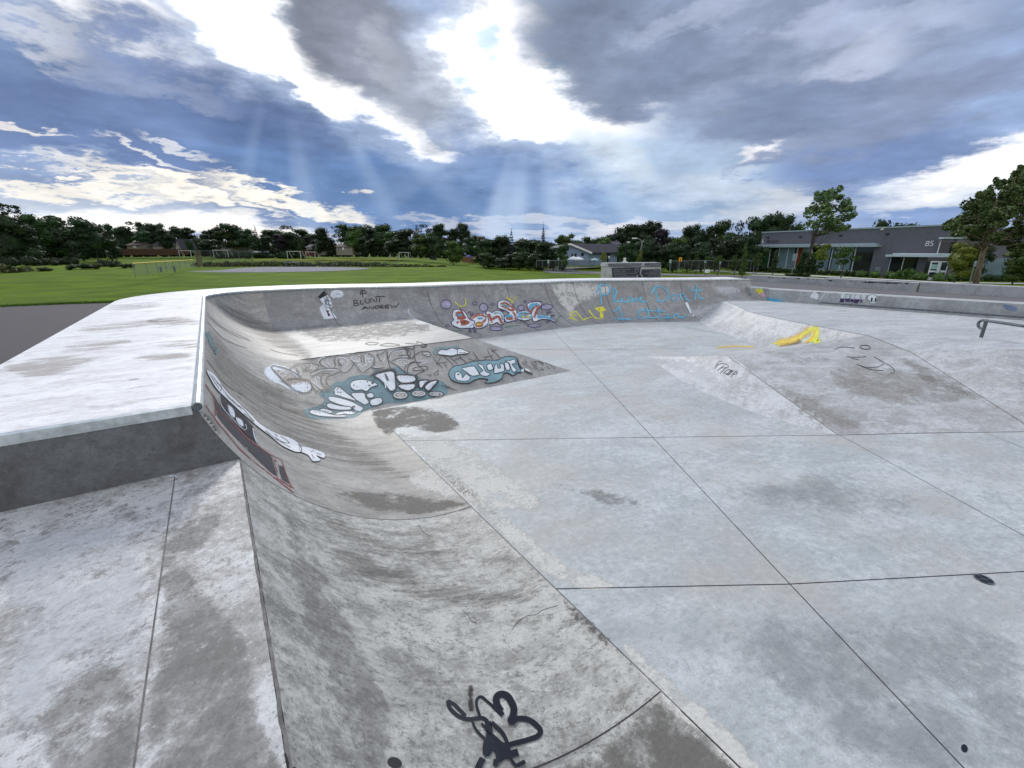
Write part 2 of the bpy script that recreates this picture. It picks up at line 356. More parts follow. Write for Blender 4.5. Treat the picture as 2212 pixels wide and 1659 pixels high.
M['wall'] = concrete('end_wall_concrete', (.12, .122, .125), (.17, .175, .18), (.068, .064, .06), stretch=(1, 1), patch=.45, dk=.6, pscale=1.4, speck=.3, seed=6)
M['bank'] = concrete('bank_concrete', (.295, .287, .272), (.40, .39, .375), (.21, .203, .19), rot=ANG, patch=.45, dk=.5, pscale=1.6, speck=.3, seed=9)
M['plattop'] = concrete('raised_concrete', (.30, .298, .29), (.42, .42, .41), (.225, .218, .205), rot=ANG, stretch=(.6, 1.8), patch=.55, dk=.45, pscale=1.3, speck=.25, seed=11)
M['hip'] = concrete('hip_concrete', (.41, .405, .395), (.56, .575, .585), (.29, .277, .262), rot=R(15), stretch=(.65, 1.35), patch=.5, dk=.56, pscale=1.25, speck=.28, seed=12, chip=.6)
M['hipw'] = concrete('hip_pale_concrete', (.43, .435, .435), (.60, .615, .63), (.32, .31, .295), rot=R(60), stretch=(.8, 1.2), patch=.58, dk=.45, pscale=1.4, speck=.25, seed=14, chip=.6)
M['lowwall'] = concrete('low_wall_concrete', (.33, .345, .345), (.45, .47, .475), (.22, .225, .215), stretch=(1, 1), patch=.5, dk=.5, pscale=1.5, speck=.25, seed=15)
M['seat'] = concrete('seat_wall_concrete', (.34, .35, .35), (.44, .455, .46), (.2, .2, .2), patch=.5, dk=.42, pscale=1.2, speck=.2, seed=16)
def joint_mat():
    return simple('joint_dark', (.035, .033, .032), .9, .3, 20)  # near-black line colour of the concrete joints and cracks
M['joint'] = joint_mat()
M['joint2'] = simple('joint_hairline', (.16, .155, .15), .9, .3, 20)
M['steel'] = simple('galvanised_steel', (.52, .56, .56), .42, .22, 14, metal=.55, spec=.5)
M['steel_d'] = simple('dull_steel', (.14, .155, .17), .5, .25, 12, metal=.6)
M['white'] = simple('white_paint', (.72, .72, .70), .5, .08, 4)
M['dark'] = simple('dark_recess', (.012, .012, .014), .8, .2, 4)
# ------------------------------------------------------------------ the skatepark's concrete
def ns(n, s, z=0.0): return Vector((n*NV.x+s*DV.x, n*NV.y+s*DV.y, z))
def sm(a, b, x): x = max(0, min(1, (x-a)/(b-a))); return x*x*(3-2*x)
def li(a, b, x): return max(0, min(1, (x-a)/(b-a)))
N0, ZR = -.23, 1.45
S_END = 3.28                          # end of the tall section
def arc(run, h, t, cut=None):         # t 0 at the toe, 1 at the rim -> (distance from toe, height)
    r = (run*run+h*h)/(2*h); th = math.asin(min(1, run/r))
    if cut: th = math.acos(1-cut/r)
    return r*math.sin(th*t), r*(1-math.cos(th*t))
def base_s(s): return .6*li(6.45, 8.0, s)
def run_b(b): return 1.95-(1.95-1.38)*b/.6
PARK = []
# tall quarter pipe -----------------------------------------------------------
qp = empty('quarter_pipe', ns(N0, 5, 0), 'tall concrete quarter pipe with white deck and bright steel coping, at the left', 'quarter pipe')
ss = [S_END+(11.25-S_END)*i/160 for i in range(161)]
def fA(i, j):
    s = ss[round(i*160)]; b = base_s(s); run = run_b(b); x, z = arc(run, ZR-b, j); return ns(N0+run-x, s, b+z)
v, f = grid(160, 40, fA)
o = mesh_obj('transition', v, f, M['qp'], qp, smooth=True); PARK.append(o)
RC = 1.2
def fC(i, j):                          # the pocket in the corner
    a = math.pi-i*math.pi/2; run = run_b(.6); t0 = (run-RC)/run
    x, z = arc(run, ZR-.6, j); d = min(run-x, RC-.001)
    if run-x > RC: z = arc(run, ZR-.6, math.asin(min(1, (run-RC)/((run*run+.85*.85)/1.7)))/math.asin(run/((run*run+.85*.85)/1.7)))[1]
    return ns(N0+RC+(RC-d)*math.cos(a), 11.25+(RC-d)*math.sin(a), .6+z)
v, f = grid(40, 40, fC)
o = mesh_obj('corner_pocket', v, f, M['qp'], qp, smooth=True); PARK.append(o)
# bowl wall on the far side -----------------------------------------------------
bw = empty('bowl_wall', (3, 16, 0), 'long curved grey bowl wall painted with graffiti, along the far side', 'skate ramp')
rim = [ns(N0+RC+.0, 12.45), ns(3, 12.45), ns(5, 12.45), ns(7, 12.45), ns(8.6, 12.45)] + [Vector(p) for p in ((1.15, 15.82, 0), (2.25, 16.42, 0), (3.5, 16.78, 0), (5, 16.94, 0), (6.5, 17.08, 0), (8, 17.28, 0), (9.4, 17.5, 0))]
def cat(pts, n):
    out = []
    P = [pts[0]*2-pts[1]]+list(pts)+[pts[-1]*2-pts[-2]]
    for i in range(1, len(P)-2):
        for k in range(n):
            t = k/n; a, b, c, d = P[i-1:i+3]
            out.append(.5*((2*b)+(c-a)*t+(2*a-5*b+4*c-d)*t*t+(3*b-a-3*c+d)*t**3))
    out.append(P[-2]); return out
rimc = cat(rim, 14)
def nrm(pts, i):
    t = (pts[min(i+1, len(pts)-1)]-pts[max(i-1, 0)]); t.z = 0; t.normalize(); return Vector((t.y, -t.x, 0))   # towards the bowl floor
def zrim(P):
    n = P.dot(NV); return ZR-.09*sm(1.5, 6, n)-.06*sm(6, 10, n)
def wbase(P):
    n = P.dot(NV)
    if P.x > 5: return .6*sm(6.6, 8.3, P.x)
    return .6*(1-li(4.4, 5.85, n))
rows = []
for i, P in enumerate(rimc):
    b = wbase(P); zr = zrim(P); run = (2.0 if P.x < 5 else 2.0-.0*P.x)*(1-b/.6)+1.32*b/.6; nn = nrm(rimc, i)
    rows.append([P+nn*(run-x)+Vector((0, 0, b+z)) for x, z in (arc(run, zr-b, j/34) for j in range(35))])
vv = [p for r in rows for p in r]; W_ = 35
ff = [(i*W_+j, (i+1)*W_+j, (i+1)*W_+j+1, i*W_+j+1) for i in range(len(rows)-1) for j in range(W_-1)]
o = mesh_obj('transition', vv, ff, M['far'], bw, smooth=True); PARK.append(o)
# end face of the bowl wall at right: flush with the start of the low wall
mb = MB(); er = rows[-1]; e0 = er[0]
mb.add(er+[Vector((er[-1].x, er[-1].y, .5)), Vector((e0.x, e0.y, .5))], [tuple(range(len(er)+2))]); mb.build('end_wall', M['lowwall'], bw)
# decks ---------------------------------------------------------------------------
fullrim = [ns(N0, S_END+(11.25-S_END)*i/30, ZR) for i in range(30)]+[ns(N0+RC+RC*math.cos(a), 11.25+RC*math.sin(a), ZR) for a in [math.pi-math.pi/2*i/16 for i in range(16)]]
nl = len(fullrim)
fullrim += [Vector((p.x, p.y, zrim(p))) for p in rimc]
def deck(pts, name, parent, w=1.42):
    mb = MB(); T = []; O = []
    for i, P in enumerate(pts):
        nn = nrm(fullrim, fullrim.index(P)); T.append(P.copy()); O.append(P-nn*w)
    n = len(T)
    K = 8
    v = []
    for a, b in zip(T, O): v += [a.lerp(b, k/K) for k in range(K+1)]+[Vector((b.x, b.y, -.9))]
    W2 = K+2
    f = [(i*W2+k, i*W2+k+1, (i+1)*W2+k+1, (i+1)*W2+k) for i in range(n-1) for k in range(W2-1)]
    mb.add(v, f); return mb.build(name, M['deck'], parent)
d1 = deck(fullrim[:nl], 'deck', qp); PARK.append(d1)
d2 = deck(fullrim[nl-1:], 'deck', bw); PARK.append(d2)
# coping: steel pipe along the whole rim
def coping(pts, name, parent, r=.034):
    mb = MB(); mb.tube([p+nrm(fullrim, fullrim.index(p))*.012+Vector((0, 0, -.012)) for p in pts], r, 12)
    mb.build(name, M['steel'], parent, smooth=False)
    return
coping(fullrim[:nl], 'coping', qp); coping(fullrim[nl-1:], 'coping', bw)
# end wall of the tall section, its steel edging, the pipe's end
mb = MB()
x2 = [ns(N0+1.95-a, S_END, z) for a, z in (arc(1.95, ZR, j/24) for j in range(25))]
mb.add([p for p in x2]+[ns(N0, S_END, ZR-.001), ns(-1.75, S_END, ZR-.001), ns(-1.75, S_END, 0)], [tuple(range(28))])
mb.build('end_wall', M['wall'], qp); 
mb = MB(); mb.extr([ns(N0-.02, S_END-.006, ZR-.055), ns(N0-.02, S_END-.006, ZR+.004), ns(N0-.02, S_END+.045, ZR+.004), ns(N0-.02, S_END+.045, ZR-.002), ns(N0-.02, S_END+.0, ZR-.002), ns(N0-.02, S_END+.0, ZR-.055)], ns(-1.5, 0))
mb.build('edge_strip', M['steel'], qp)
mb = MB(); mb.tube([ns(N0+.012, S_END-.002, ZR-.012), ns(N0+.012, S_END-.006, ZR-.012)], .026, 14); mb.build('pipe_end', M['steel_d'], qp)
# low quarter pipe and the platform it rises to ----------------------------------------
lq = empty('low_quarter_pipe', ns(.8, 1, 0), 'low concrete quarter pipe with black tag, in the foreground beside the flat platform', 'quarter pipe')
ZP = 1.02
def fL(i, j):
    x, z = arc(1.95, ZR, j, cut=ZP); s = -3.2+(S_END+3.2)*i; return ns(N0+1.95-x, s, z)
v, f = grid(90, 30, fL); o = mesh_obj('transition', v, f, M['qp_low'], lq, smooth=True); PARK.append(o)
NP = ns(0, 0).x
xp, _ = arc(1.95, ZR, 1, cut=ZP); NPL = N0+1.95-xp
mb = MB()
def fP(i, j): return ns(NPL-.012-3.8*j, -3.2+(S_END+3.2)*i, ZP)
v, f = grid(20, 12, fP); mb.add(v, f)
mb.add([ns(NPL-.012, -3.2, ZP), ns(NPL-.012, S_END, ZP), ns(NPL-.012, S_END, ZP-.05), ns(NPL-.012, -3.2, ZP-.05)], [(0, 1, 2, 3)])
o = mb.build('platform', M['plat'], lq); PARK.append(o)
# raised bank --------------------------------------------------------------------
rb = empty('raised_bank', ns(3, 8, 0), 'low concrete bank with blue and white graffiti, inside the bowl beside the tall quarter pipe', 'skate ramp')
mb = MB()
def quadgrid(a, b, c, d, nu=10, nv=10):
    return grid(nu, nv, lambda i, j: (a.lerp(b, i)).lerp(d.lerp(c, i), j))
v, f = quadgrid(ns(.2, 6.45, 0), ns(5.85, 6.45, 0), ns(4.4, 8, .6), ns(.2, 8, .6)); mb.add(v, f)
o = mb.build('sloping_face', M['bank'], rb); PARK.append(o)
mb = MB(); v, f = quadgrid(ns(.2, 8, .6), ns(4.4, 8, .6), ns(4.4, 12, .6), ns(.2, 12, .6)); mb.add(v, f); o = mb.build('flat_top', M['plattop'], rb); PARK.append(o)
mb = MB(); v, f = quadgrid(ns(4.4, 8, .6), ns(5.85, 6.45, 0), ns(5.85, 12.2, 0), ns(4.4, 12.2, .6)); mb.add(v, f); o = mb.build('side_face', M['plattop'], rb); PARK.append(o)
# floor -------------------------------------------------------------------------------
fp = [ns(.5, -4), Vector((20, -4, 0)), Vector((20, 6, 0)), Vector((9, 16.6, 0)), Vector((3.3, 16.3, 0)), ns(8, 12), ns(.5, 11.8)]
o = mesh_obj('skatepark_floor', fp, [tuple(range(7))], M['floor']); tag(o, 'pale blue grey concrete floor of the skatepark bowl with dark joint lines', 'floor', kind='structure'); PARK.append(o); FLOOR = o
# hip ramp ---------------------------------------------------------------------------
hp = empty('hip_ramp', (6, 8, 0), 'broad low hip ramp of patchy concrete rising from the floor at right', 'skate ramp')
A_, E_ = Vector((4.43, 5.37, 0)), Vector((7.3, 5.55, 0)); D_, C_ = Vector((4.22, 8.14, .414)), Vector((7.85, 9.37, .6)); G_ = Vector((7.95, 8.38, .46))
mb = MB(); mb.add([A_, E_, G_, C_, D_], [(0, 1, 2), (0, 2, 3), (0, 3, 4)])
bm = bmesh.new()
o = mb.build('main_face', M['hip'], hp); PARK.append(o)
Wp = Vector((3.2, 9.9, -.003))
foldp = [A_, A_.lerp(D_, .33), A_.lerp(D_, .66), D_, D_.lerp(Wp, .5), Wp]
toep = [A_+Vector((-.05, .0, -.003)), Vector((3.77, 6.13, -.003)), Vector((3.32, 7.46, -.003)), Vector((3.2, 8.9, -.003)), Vector((3.15, 9.6, -.003)), Wp.copy()]
fo = cat(foldp, 8); to = cat(toep, 8)
for i in range(33): pass
def sag(a, b, n=10, k=.35):
    return [a.lerp(b, j/n)-Vector((0, 0, (b.z-a.z)*k*math.sin(math.pi*j/n)*.5)) for j in range(n+1)]
def loft(A, B, k=.35, n=10):
    v = []; 
    for a, b in zip(A, B): v += sag(a, b, n, k)
    W3 = n+1; return v, [(i*W3+j, (i+1)*W3+j, (i+1)*W3+j+1, i*W3+j+1) for i in range(len(A)-1) for j in range(n)]
v, f = loft(to, fo); o = mesh_obj('side_face', v, f, M['hipw'], hp, smooth=True); PARK.append(o)
K_, J_ = Vector((6.2, 10.75, -.003)), Vector((4.2, 9.9, -.003))
mb = MB(); mb.add([D_, C_, K_, J_, D_.lerp(Wp, .5), Wp], [(0, 1, 2, 3), (0, 3, 4), (3, 5, 4)]); o = mb.build('back_face', M['hip'], hp); PARK.append(o)
tb = cat([K_, Vector((5.9, 12, -.003)), Vector((5.85, 13.5, -.003)), Vector((5.95, 15, -.003)), Vector((6.2, 16.6, -.003))], 8)
eb = cat([C_, Vector((7.45, 11.2, .6)), Vector((7.24, 13, .6)), Vector((7.6, 14.6, .6)), Vector((7.95, 16.6, .6))], 8)
v, f = loft(tb, eb, .8); o = mesh_obj('curved_bank', v, f, M['hipw'], hp, smooth=True); PARK.append(o)
mb = MB(); Hn = Vector((9.4, 8.02, .6)); mb.add([E_, Vector((9.6, 5.53, 0)), Vector((22, 5.5, 0)), Vector((22, 8.0, .6)), Hn, G_], [(0, 1, 4, 5), (1, 2, 3, 4)]); o = mb.build('right_face', M['hip'], hp); PARK.append(o)
up = [G_, Hn, Vector((22, 8, .6)), Vector((22, 12, .6)), Vector((11, 18, .6)), Vector((7.95, 17.4, .6))]+[p for p in reversed(eb)]
o = mesh_obj('upper_floor', up, [tuple(range(len(up)))], M['floor_up']); tag(o, 'raised pale concrete floor beyond the hip ramp with flat rail', 'floor', kind='structure'); PARK.append(o)
# low wall with its foot ledge, asphalt and seat walls behind ---------------------------------
LW0, LW1 = Vector((9.57, 16.33, 0)), Vector((19.3, 5.8, 0)); wd = (LW1-LW0).normalized(); wn = Vector((-wd.y, wd.x, 0))
if wn.y < 0: wn = -wn
lw = empty('low_wall', LW0, 'long low concrete wall with purple lettering and skull, right side above upper floor', 'wall')
def slab(a, b, n0, n1, z0, z1): return [a+wn*n0, b+wn*n0, b+wn*n1, a+wn*n1], z0, z1
mb = MB(); q, z0, z1 = slab(LW0, LW1, 0, .32, .3, 1.035); mb.prism([(p.x, p.y) for p in q], z0, z1); mb.prism([(9.15, 16.72), (9.55, 16.31), (9.85, 16.55), (9.6, 17.6), (9.2, 17.6)], .3, 1.03); o = mb.build('wall_body', M['lowwall'], lw, bevel=.012); PARK.append(o)
mb = MB(); q, z0, z1 = slab(LW0, LW1, -.004, .06, 1.0, 1.041); mb.prism([(p.x, p.y) for p in q], z0, z1); mb.build('edge_strip', M['white'], lw)
a = LW0+wd*1.75
mb = MB(); q, z0, z1 = slab(a, LW1, -.24, 0, .3, .70); mb.prism([(p.x, p.y) for p in q], z0, z1); o = mb.build('foot_ledge', M['lowwall'], lw, bevel=.01); PARK.append(o)
mb = MB(); q, z0, z1 = slab(a, LW1, -.246, -.20, .655, .704); mb.prism([(p.x, p.y) for p in q], z0, z1); mb.build('edge_strip', M['steel_d'], lw)
M['asphalt'] = simple('asphalt', (.085, .078, .082), .88, .14, 30, bump=.15)
M['asphalt2'] = simple('asphalt_path', (.15, .142, .145), .88, .10, 6, bump=.15)
asph = [LW0+wn*.3+Vector((-.6, .6, 0)), LW1+wn*.3, Vector((24, 6, 0)), Vector((22, 12, 0)), Vector((12, 21.5, 0)), Vector((10.3, 22.2, 0)), Vector((9.6, 19, 0))]
o = mesh_obj('asphalt_path', [Vector((p.x, p.y, 1.0)) for p in asph], [tuple(range(len(asph)))], M['asphalt2']); tag(o, 'brown grey asphalt path between the two low concrete walls', 'path', kind='structure')
SW0, SW1 = Vector((11.25, 21.1, 0)), Vector((19.5, 5.9, 0)); sd_ = (SW1-SW0).normalized(); sn = Vector((-sd_.y, sd_.x, 0)); sn = sn if sn.y > 0 else -sn
def su(u):                             # point on the seat wall line under photo column u (height 1.3)
    lo, hi = 0, 1
    for _ in range(40):
        m_ = (lo+hi)/2; P = SW0.lerp(SW1, m_)+Vector((0, 0, 1.3))
        if proj(P)[0] < u: lo = m_
        else: hi = m_
    return SW0.lerp(SW1, lo)
segs = [(su(2939), su(3249), .03, 1.27, 'leftmost section of the low concrete seat wall, stained along its top'), (su(3251), su(3618), -.12, 1.31, 'middle section of the low concrete seat wall with black worn edge, before the big window'), (su(3622), SW1, .02, 1.33, 'rightmost section of the low concrete seat wall, clean and paler, before the glass door')]
for k, (a, b, off, zt, lab) in enumerate(segs):
    mb = MB(); mb.prism([(p.x, p.y) for p in (a+sn*off, b+sn*off, b+sn*(off+.45), a+sn*(off+.45))], .6, zt)
    o = mb.build('seat_wall', M['seat'], None, bevel=.015); tag(o, lab, 'wall', 'low concrete seat walls by the path')
# flat rail ------------------------------------------------------------------------------
fr = empty('flat_rail', (10, 9, .6), 'dark round steel grind rail with curled end, on the upper floor at right', 'rail')
P0 = gp(3862, 1331, .6); Yp = P0.y
zt = zat(Yp, 1262); top0 = Vector((xat(Yp, zt, 3880), Yp, zt))
far = Vector((0, 0, 0)); Y2 = Yp-.35
z2 = zt; q = gp(4032, 1284, zt); dirr = (q-top0).normalized()
mb = MB(); mb.tube([top0-dirr*.02]+[top0+dirr*(.5*i) for i in range(1, 9)], .03, 10); mb.build('rail_bar', M['steel_d'], fr)
up_ = Vector((0, 0, 1)); c = top0-dirr*.03-up_*.085
mb = MB(); mb.tube([c+(-dirr*math.sin(a)+up_*math.cos(a))*.085+Vector((0, 0, 0)) for a in [math.pi*1.25*i/16 for i in range(17)]], .028, 10); mb.build('curled_end', M['steel_d'], fr)
mb = MB(); mb.tube([P0-Vector((0, 0, .02)), top0+dirr*.02], .032, 10); mb.build('post', M['steel_d'], fr)
mb = MB(); b_ = P0+dirr*3.2; mb.tube([Vector((b_.x, b_.y, .58)), top0+dirr*3.2], .032, 10); mb.build('post', M['steel_d'], fr)
mb = MB(); mb.tube([P0, P0+Vector((0, 0, .012))], .075, 16); mb.build('base_plate', M['white'], fr)
# ------------------------------------------------------------------ casting paint, joints and stains on to the concrete
bpy.context.view_layer.update()
def bvh_of(objs):
    v = []; f = []
    for o in objs:
        k = len(v); mw = o.matrix_world
        v += [mw @ x.co for x in o.data.vertices]; f += [tuple(i+k for i in p.vertices) for p in o.data.polygons]
    return BVHTree.FromPolygons(v, f)
BV = bvh_of(PARK+[o for o in bpy.data.objects if o.name.startswith('wall_body')])
def hit(sx, sy, off):
    d = ray(sx, sy).normalized(); h = BV.ray_cast(CAM, d, 60)
    if h[0] is None: return None
    n = h[1] if h[1].dot(d) < 0 else -h[1]
    return h[0]+n*off
def smooth_line(pts, step=7.0, closed=False):
    P = [Vector((x, y, 0)) for x, y in pts]
    if len(P) == 2: P = [P[0], P[0].lerp(P[1], .5), P[1]]
    out = []
    n = len(P); rng = range(n if closed else n-1)
    for i in rng:
        g = (lambda k: P[k % n]) if closed else (lambda k: P[max(0, min(n-1, k))])
        a, b, c, d = g(i-1), g(i), g(i+1), g(i+2); m = max(2, int((c-b).length/step))
        for k in range(m):
            t = k/m; out.append(.5*((2*b)+(c-a)*t+(2*a-5*b+4*c-d)*t*t+(3*b-a-3*c+d)*t**3))
    out.append(P[0] if closed else P[-1]); return out
HARD = {'joint_dark', 'joint_hairline', 'glossy_black_paint', 'pasted_paper', 'printed_black', 'printed_grey', 'maroon_print'}
class Paint:
    def __init__(s, ox=0, oy=0, k=1.0): s.v = []; s.e = []; s.f = []; s.mi = []; s.mats = []; s.ox, s.oy, s.k = ox, oy, k; s.layer = 0
    def at(s, ox, oy, k): s.ox, s.oy, s.k = ox, oy, k; return s
    def m(s, mt):
        if mt not in s.mats: s.mats.append(mt)
        return s.mats.index(mt)
    def T(s, p): return (s.ox+p[0]*s.k, s.oy+p[1]*s.k)
    def off(s): s.layer += 1; return .0018+.00035*s.layer
    def line(s, mt, w, *pts, closed=False, taper=False, straight=False):
        mi = s.m(mt); pts = [s.T(p) for p in pts]
        L_ = smooth_line(pts, 7.0, closed)
        if straight: L_ = [Vector((*pts[0], 0)).lerp(Vector((*pts[1], 0)), i/20) for i in range(21)]
        w = w*s.k/2*(1.3 if mt.name not in HARD else 1.0); off = s.off(); n = len(L_); prev = None
        for i, p in enumerate(L_):
            t = (L_[min(i+1, n-1)]-L_[max(i-1, 0)])
            if closed and (i == 0 or i == n-1): t = L_[1]-L_[-2]
            if t.length < 1e-6: t = Vector((1, 0, 0))
            t.normalize(); q = Vector((-t.y, t.x, 0)); ww = w
            if taper: ww = w*(.25+.75*math.sin(math.pi*min(1, max(0, (i+.5)/n))))
            a = hit(*(p+q*ww).xy, off); b = hit(*(p-q*ww).xy, off)
            if a is None or b is None: prev = None; continue
            c = hit(*p.xy, off) or (a+b)/2
            if prev and (prev[0]-a).length < 1.5:
                k = len(s.v); s.v += [prev[0], a, c, prev[1], b, prev[2]]; s.e += [0, 0, 1, 1, 0, 0]; s.f += [(k, k+1, k+2, k+3), (k+3, k+2, k+4, k+5)]; s.mi += [mi, mi]
            prev = (a, c, b)
    def fill(s, mt, *pts, sm_=True, cell=13.0):
        mi = s.m(mt); pts = [s.T(p) for p in pts]
        P = [p for p in smooth_line(pts, 8, True)][:-1] if sm_ else [Vector((*p, 0)) for p in pts]
        bm = bmesh.new(); vs = [bm.verts.new(p) for p in P]
        es = [bm.edges.new((vs[i], vs[(i+1) % len(vs)])) for i in range(len(vs))]
        bmesh.ops.triangle_fill(bm, edges=es, use_beauty=True)
        x0, x1 = min(p.x for p in P), max(p.x for p in P); y0, y1 = min(p.y for p in P), max(p.y for p in P)
        c = max(cell, (x1-x0)/45, (y1-y0)/45); x = x0+c
        while x < x1: bmesh.ops.bisect_plane(bm, geom=bm.verts[:]+bm.edges[:]+bm.faces[:], plane_co=(x, 0, 0), plane_no=(1, 0, 0)); x += c
        y = y0+c
        while y < y1: bmesh.ops.bisect_plane(bm, geom=bm.verts[:]+bm.edges[:]+bm.faces[:], plane_co=(0, y, 0), plane_no=(0, 1, 0)); y += c
        off = s.off(); H = {}
        bm.verts.ensure_lookup_table(); bm.verts.index_update()
        for v in bm.verts: H[v.index] = hit(v.co.x, v.co.y, off)
        k0 = len(s.v); idx = {}
        for i, h in H.items():
            if h is not None:
                idx[i] = len(s.v); s.v.append(h); co = bm.verts[i].co; dd = 1e9
                for q in range(len(P)):
                    a, b = P[q], P[(q+1) % len(P)]; ab = b-a; t_ = max(0, min(1, (co-a).dot(ab)/max(1e-6, ab.length_squared))); dd = min(dd, (co-a-ab*t_).length)
                s.e.append(min(1, .5+dd/5))
        for f in bm.faces:
            ii = [v.index for v in f.verts]
            if all(i in idx for i in ii):
                q = [s.v[idx[i]] for i in ii]
                if max((a-b).length for a in q for b in q) < 1.6: s.f.append(tuple(idx[i] for i in ii)); s.mi.append(mi)
        bm.free()
    def ell(s, mt, cx, cy, rx, ry, rot=0, w=None):
        pts = [(cx+rx*math.cos(a)*math.cos(R(rot))-ry*math.sin(a)*math.sin(R(rot)), cy+rx*math.cos(a)*math.sin(R(rot))+ry*math.sin(a)*math.cos(R(rot))) for a in [2*math.pi*i/14 for i in range(14)]]
        if w: s.line(mt, w, *pts, closed=True)
        else: s.fill(mt, *pts)
    def build(s, name, parent, label=None):
        if not s.f: return None
        o = mesh_obj(name, s.v, s.f, s.mats, parent, mi=s.mi)
        at = o.data.attributes.new('e', 'FLOAT', 'POINT'); at.data.foreach_set('value', s.e)
        bm = bmesh.new(); bm.from_mesh(o.data)
        for f in bm.faces:
            if f.normal.dot(CAM-f.calc_center_median()) < 0: f.normal_flip()
        bm.to_mesh(o.data); bm.free()
        if label: o['label'] = label
        return o
def paint(name, rgb, wear=.35, rough=.5, sc=22.0, edge=.12, spec=.4, soft=0.0):
    """sprayed or brushed paint, worn through in grains"""
    m, t, b = mat(name)
    tc = N(t, 'ShaderNodeTexCoord'); n = N(t, 'ShaderNodeTexNoise', i_Scale=sc, i_Detail=8.0, i_Roughness=.72); L(t, tc.outputs['Object'], n.inputs['Vector'])
    n2 = N(t, 'ShaderNodeTexNoise', i_Scale=4.0, i_Detail=4.0); L(t, tc.outputs['Object'], n2.inputs['Vector'])
    c = mixc(t, mapr(t, n2.outputs['Fac'], .3, .7), tuple(x*.85 for x in lin(rgb)), tuple(min(.9, x*1.1) for x in lin(rgb)))
    L(t, c, b.inputs['Base Color']); b.inputs['Roughness'].default_value = rough; b.inputs['Specular IOR Level'].default_value = spec
    th = .30+.38*wear; at = N(t, 'ShaderNodeAttribute', attribute_name='e')
    hard = name in HARD
    val = math_(t, 'ADD', n.outputs['Fac'], math_(t, 'MULTIPLY', math_(t, 'SUBTRACT', at.outputs['Fac'], .6), 0.0 if hard else .34))
    a_ = mapr(t, val, th-edge, th+edge, soft, 1)
    if not hard: a_ = math_(t, 'MULTIPLY', a_, mapr(t, at.outputs['Fac'], 0, .55, .0, .93))
    L(t, a_, b.inputs['Alpha'])
    return m
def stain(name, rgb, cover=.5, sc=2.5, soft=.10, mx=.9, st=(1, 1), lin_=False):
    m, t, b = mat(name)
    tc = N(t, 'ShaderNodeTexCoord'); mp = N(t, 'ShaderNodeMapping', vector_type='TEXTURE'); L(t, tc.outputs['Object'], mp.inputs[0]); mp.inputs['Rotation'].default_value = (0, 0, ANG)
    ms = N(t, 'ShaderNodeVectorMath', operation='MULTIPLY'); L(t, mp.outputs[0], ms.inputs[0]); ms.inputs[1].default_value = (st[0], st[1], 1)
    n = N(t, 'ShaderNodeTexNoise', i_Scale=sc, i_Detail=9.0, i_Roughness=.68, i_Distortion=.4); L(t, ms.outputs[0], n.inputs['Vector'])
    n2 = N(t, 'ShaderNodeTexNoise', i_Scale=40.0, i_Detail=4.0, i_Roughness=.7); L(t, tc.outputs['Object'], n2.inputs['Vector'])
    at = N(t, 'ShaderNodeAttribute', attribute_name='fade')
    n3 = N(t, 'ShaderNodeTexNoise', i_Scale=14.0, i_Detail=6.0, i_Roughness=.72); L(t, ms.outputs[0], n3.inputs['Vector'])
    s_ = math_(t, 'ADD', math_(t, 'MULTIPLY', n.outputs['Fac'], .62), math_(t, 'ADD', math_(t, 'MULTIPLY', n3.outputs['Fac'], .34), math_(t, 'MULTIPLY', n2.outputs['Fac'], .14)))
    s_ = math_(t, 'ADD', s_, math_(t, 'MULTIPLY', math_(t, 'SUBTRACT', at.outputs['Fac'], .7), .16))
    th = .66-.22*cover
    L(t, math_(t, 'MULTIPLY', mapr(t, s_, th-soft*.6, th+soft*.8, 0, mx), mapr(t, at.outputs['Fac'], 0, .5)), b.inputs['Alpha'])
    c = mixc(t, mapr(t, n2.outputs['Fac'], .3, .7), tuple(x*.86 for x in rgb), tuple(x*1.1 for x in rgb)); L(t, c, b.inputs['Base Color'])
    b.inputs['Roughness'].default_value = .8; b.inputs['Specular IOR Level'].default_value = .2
    return m
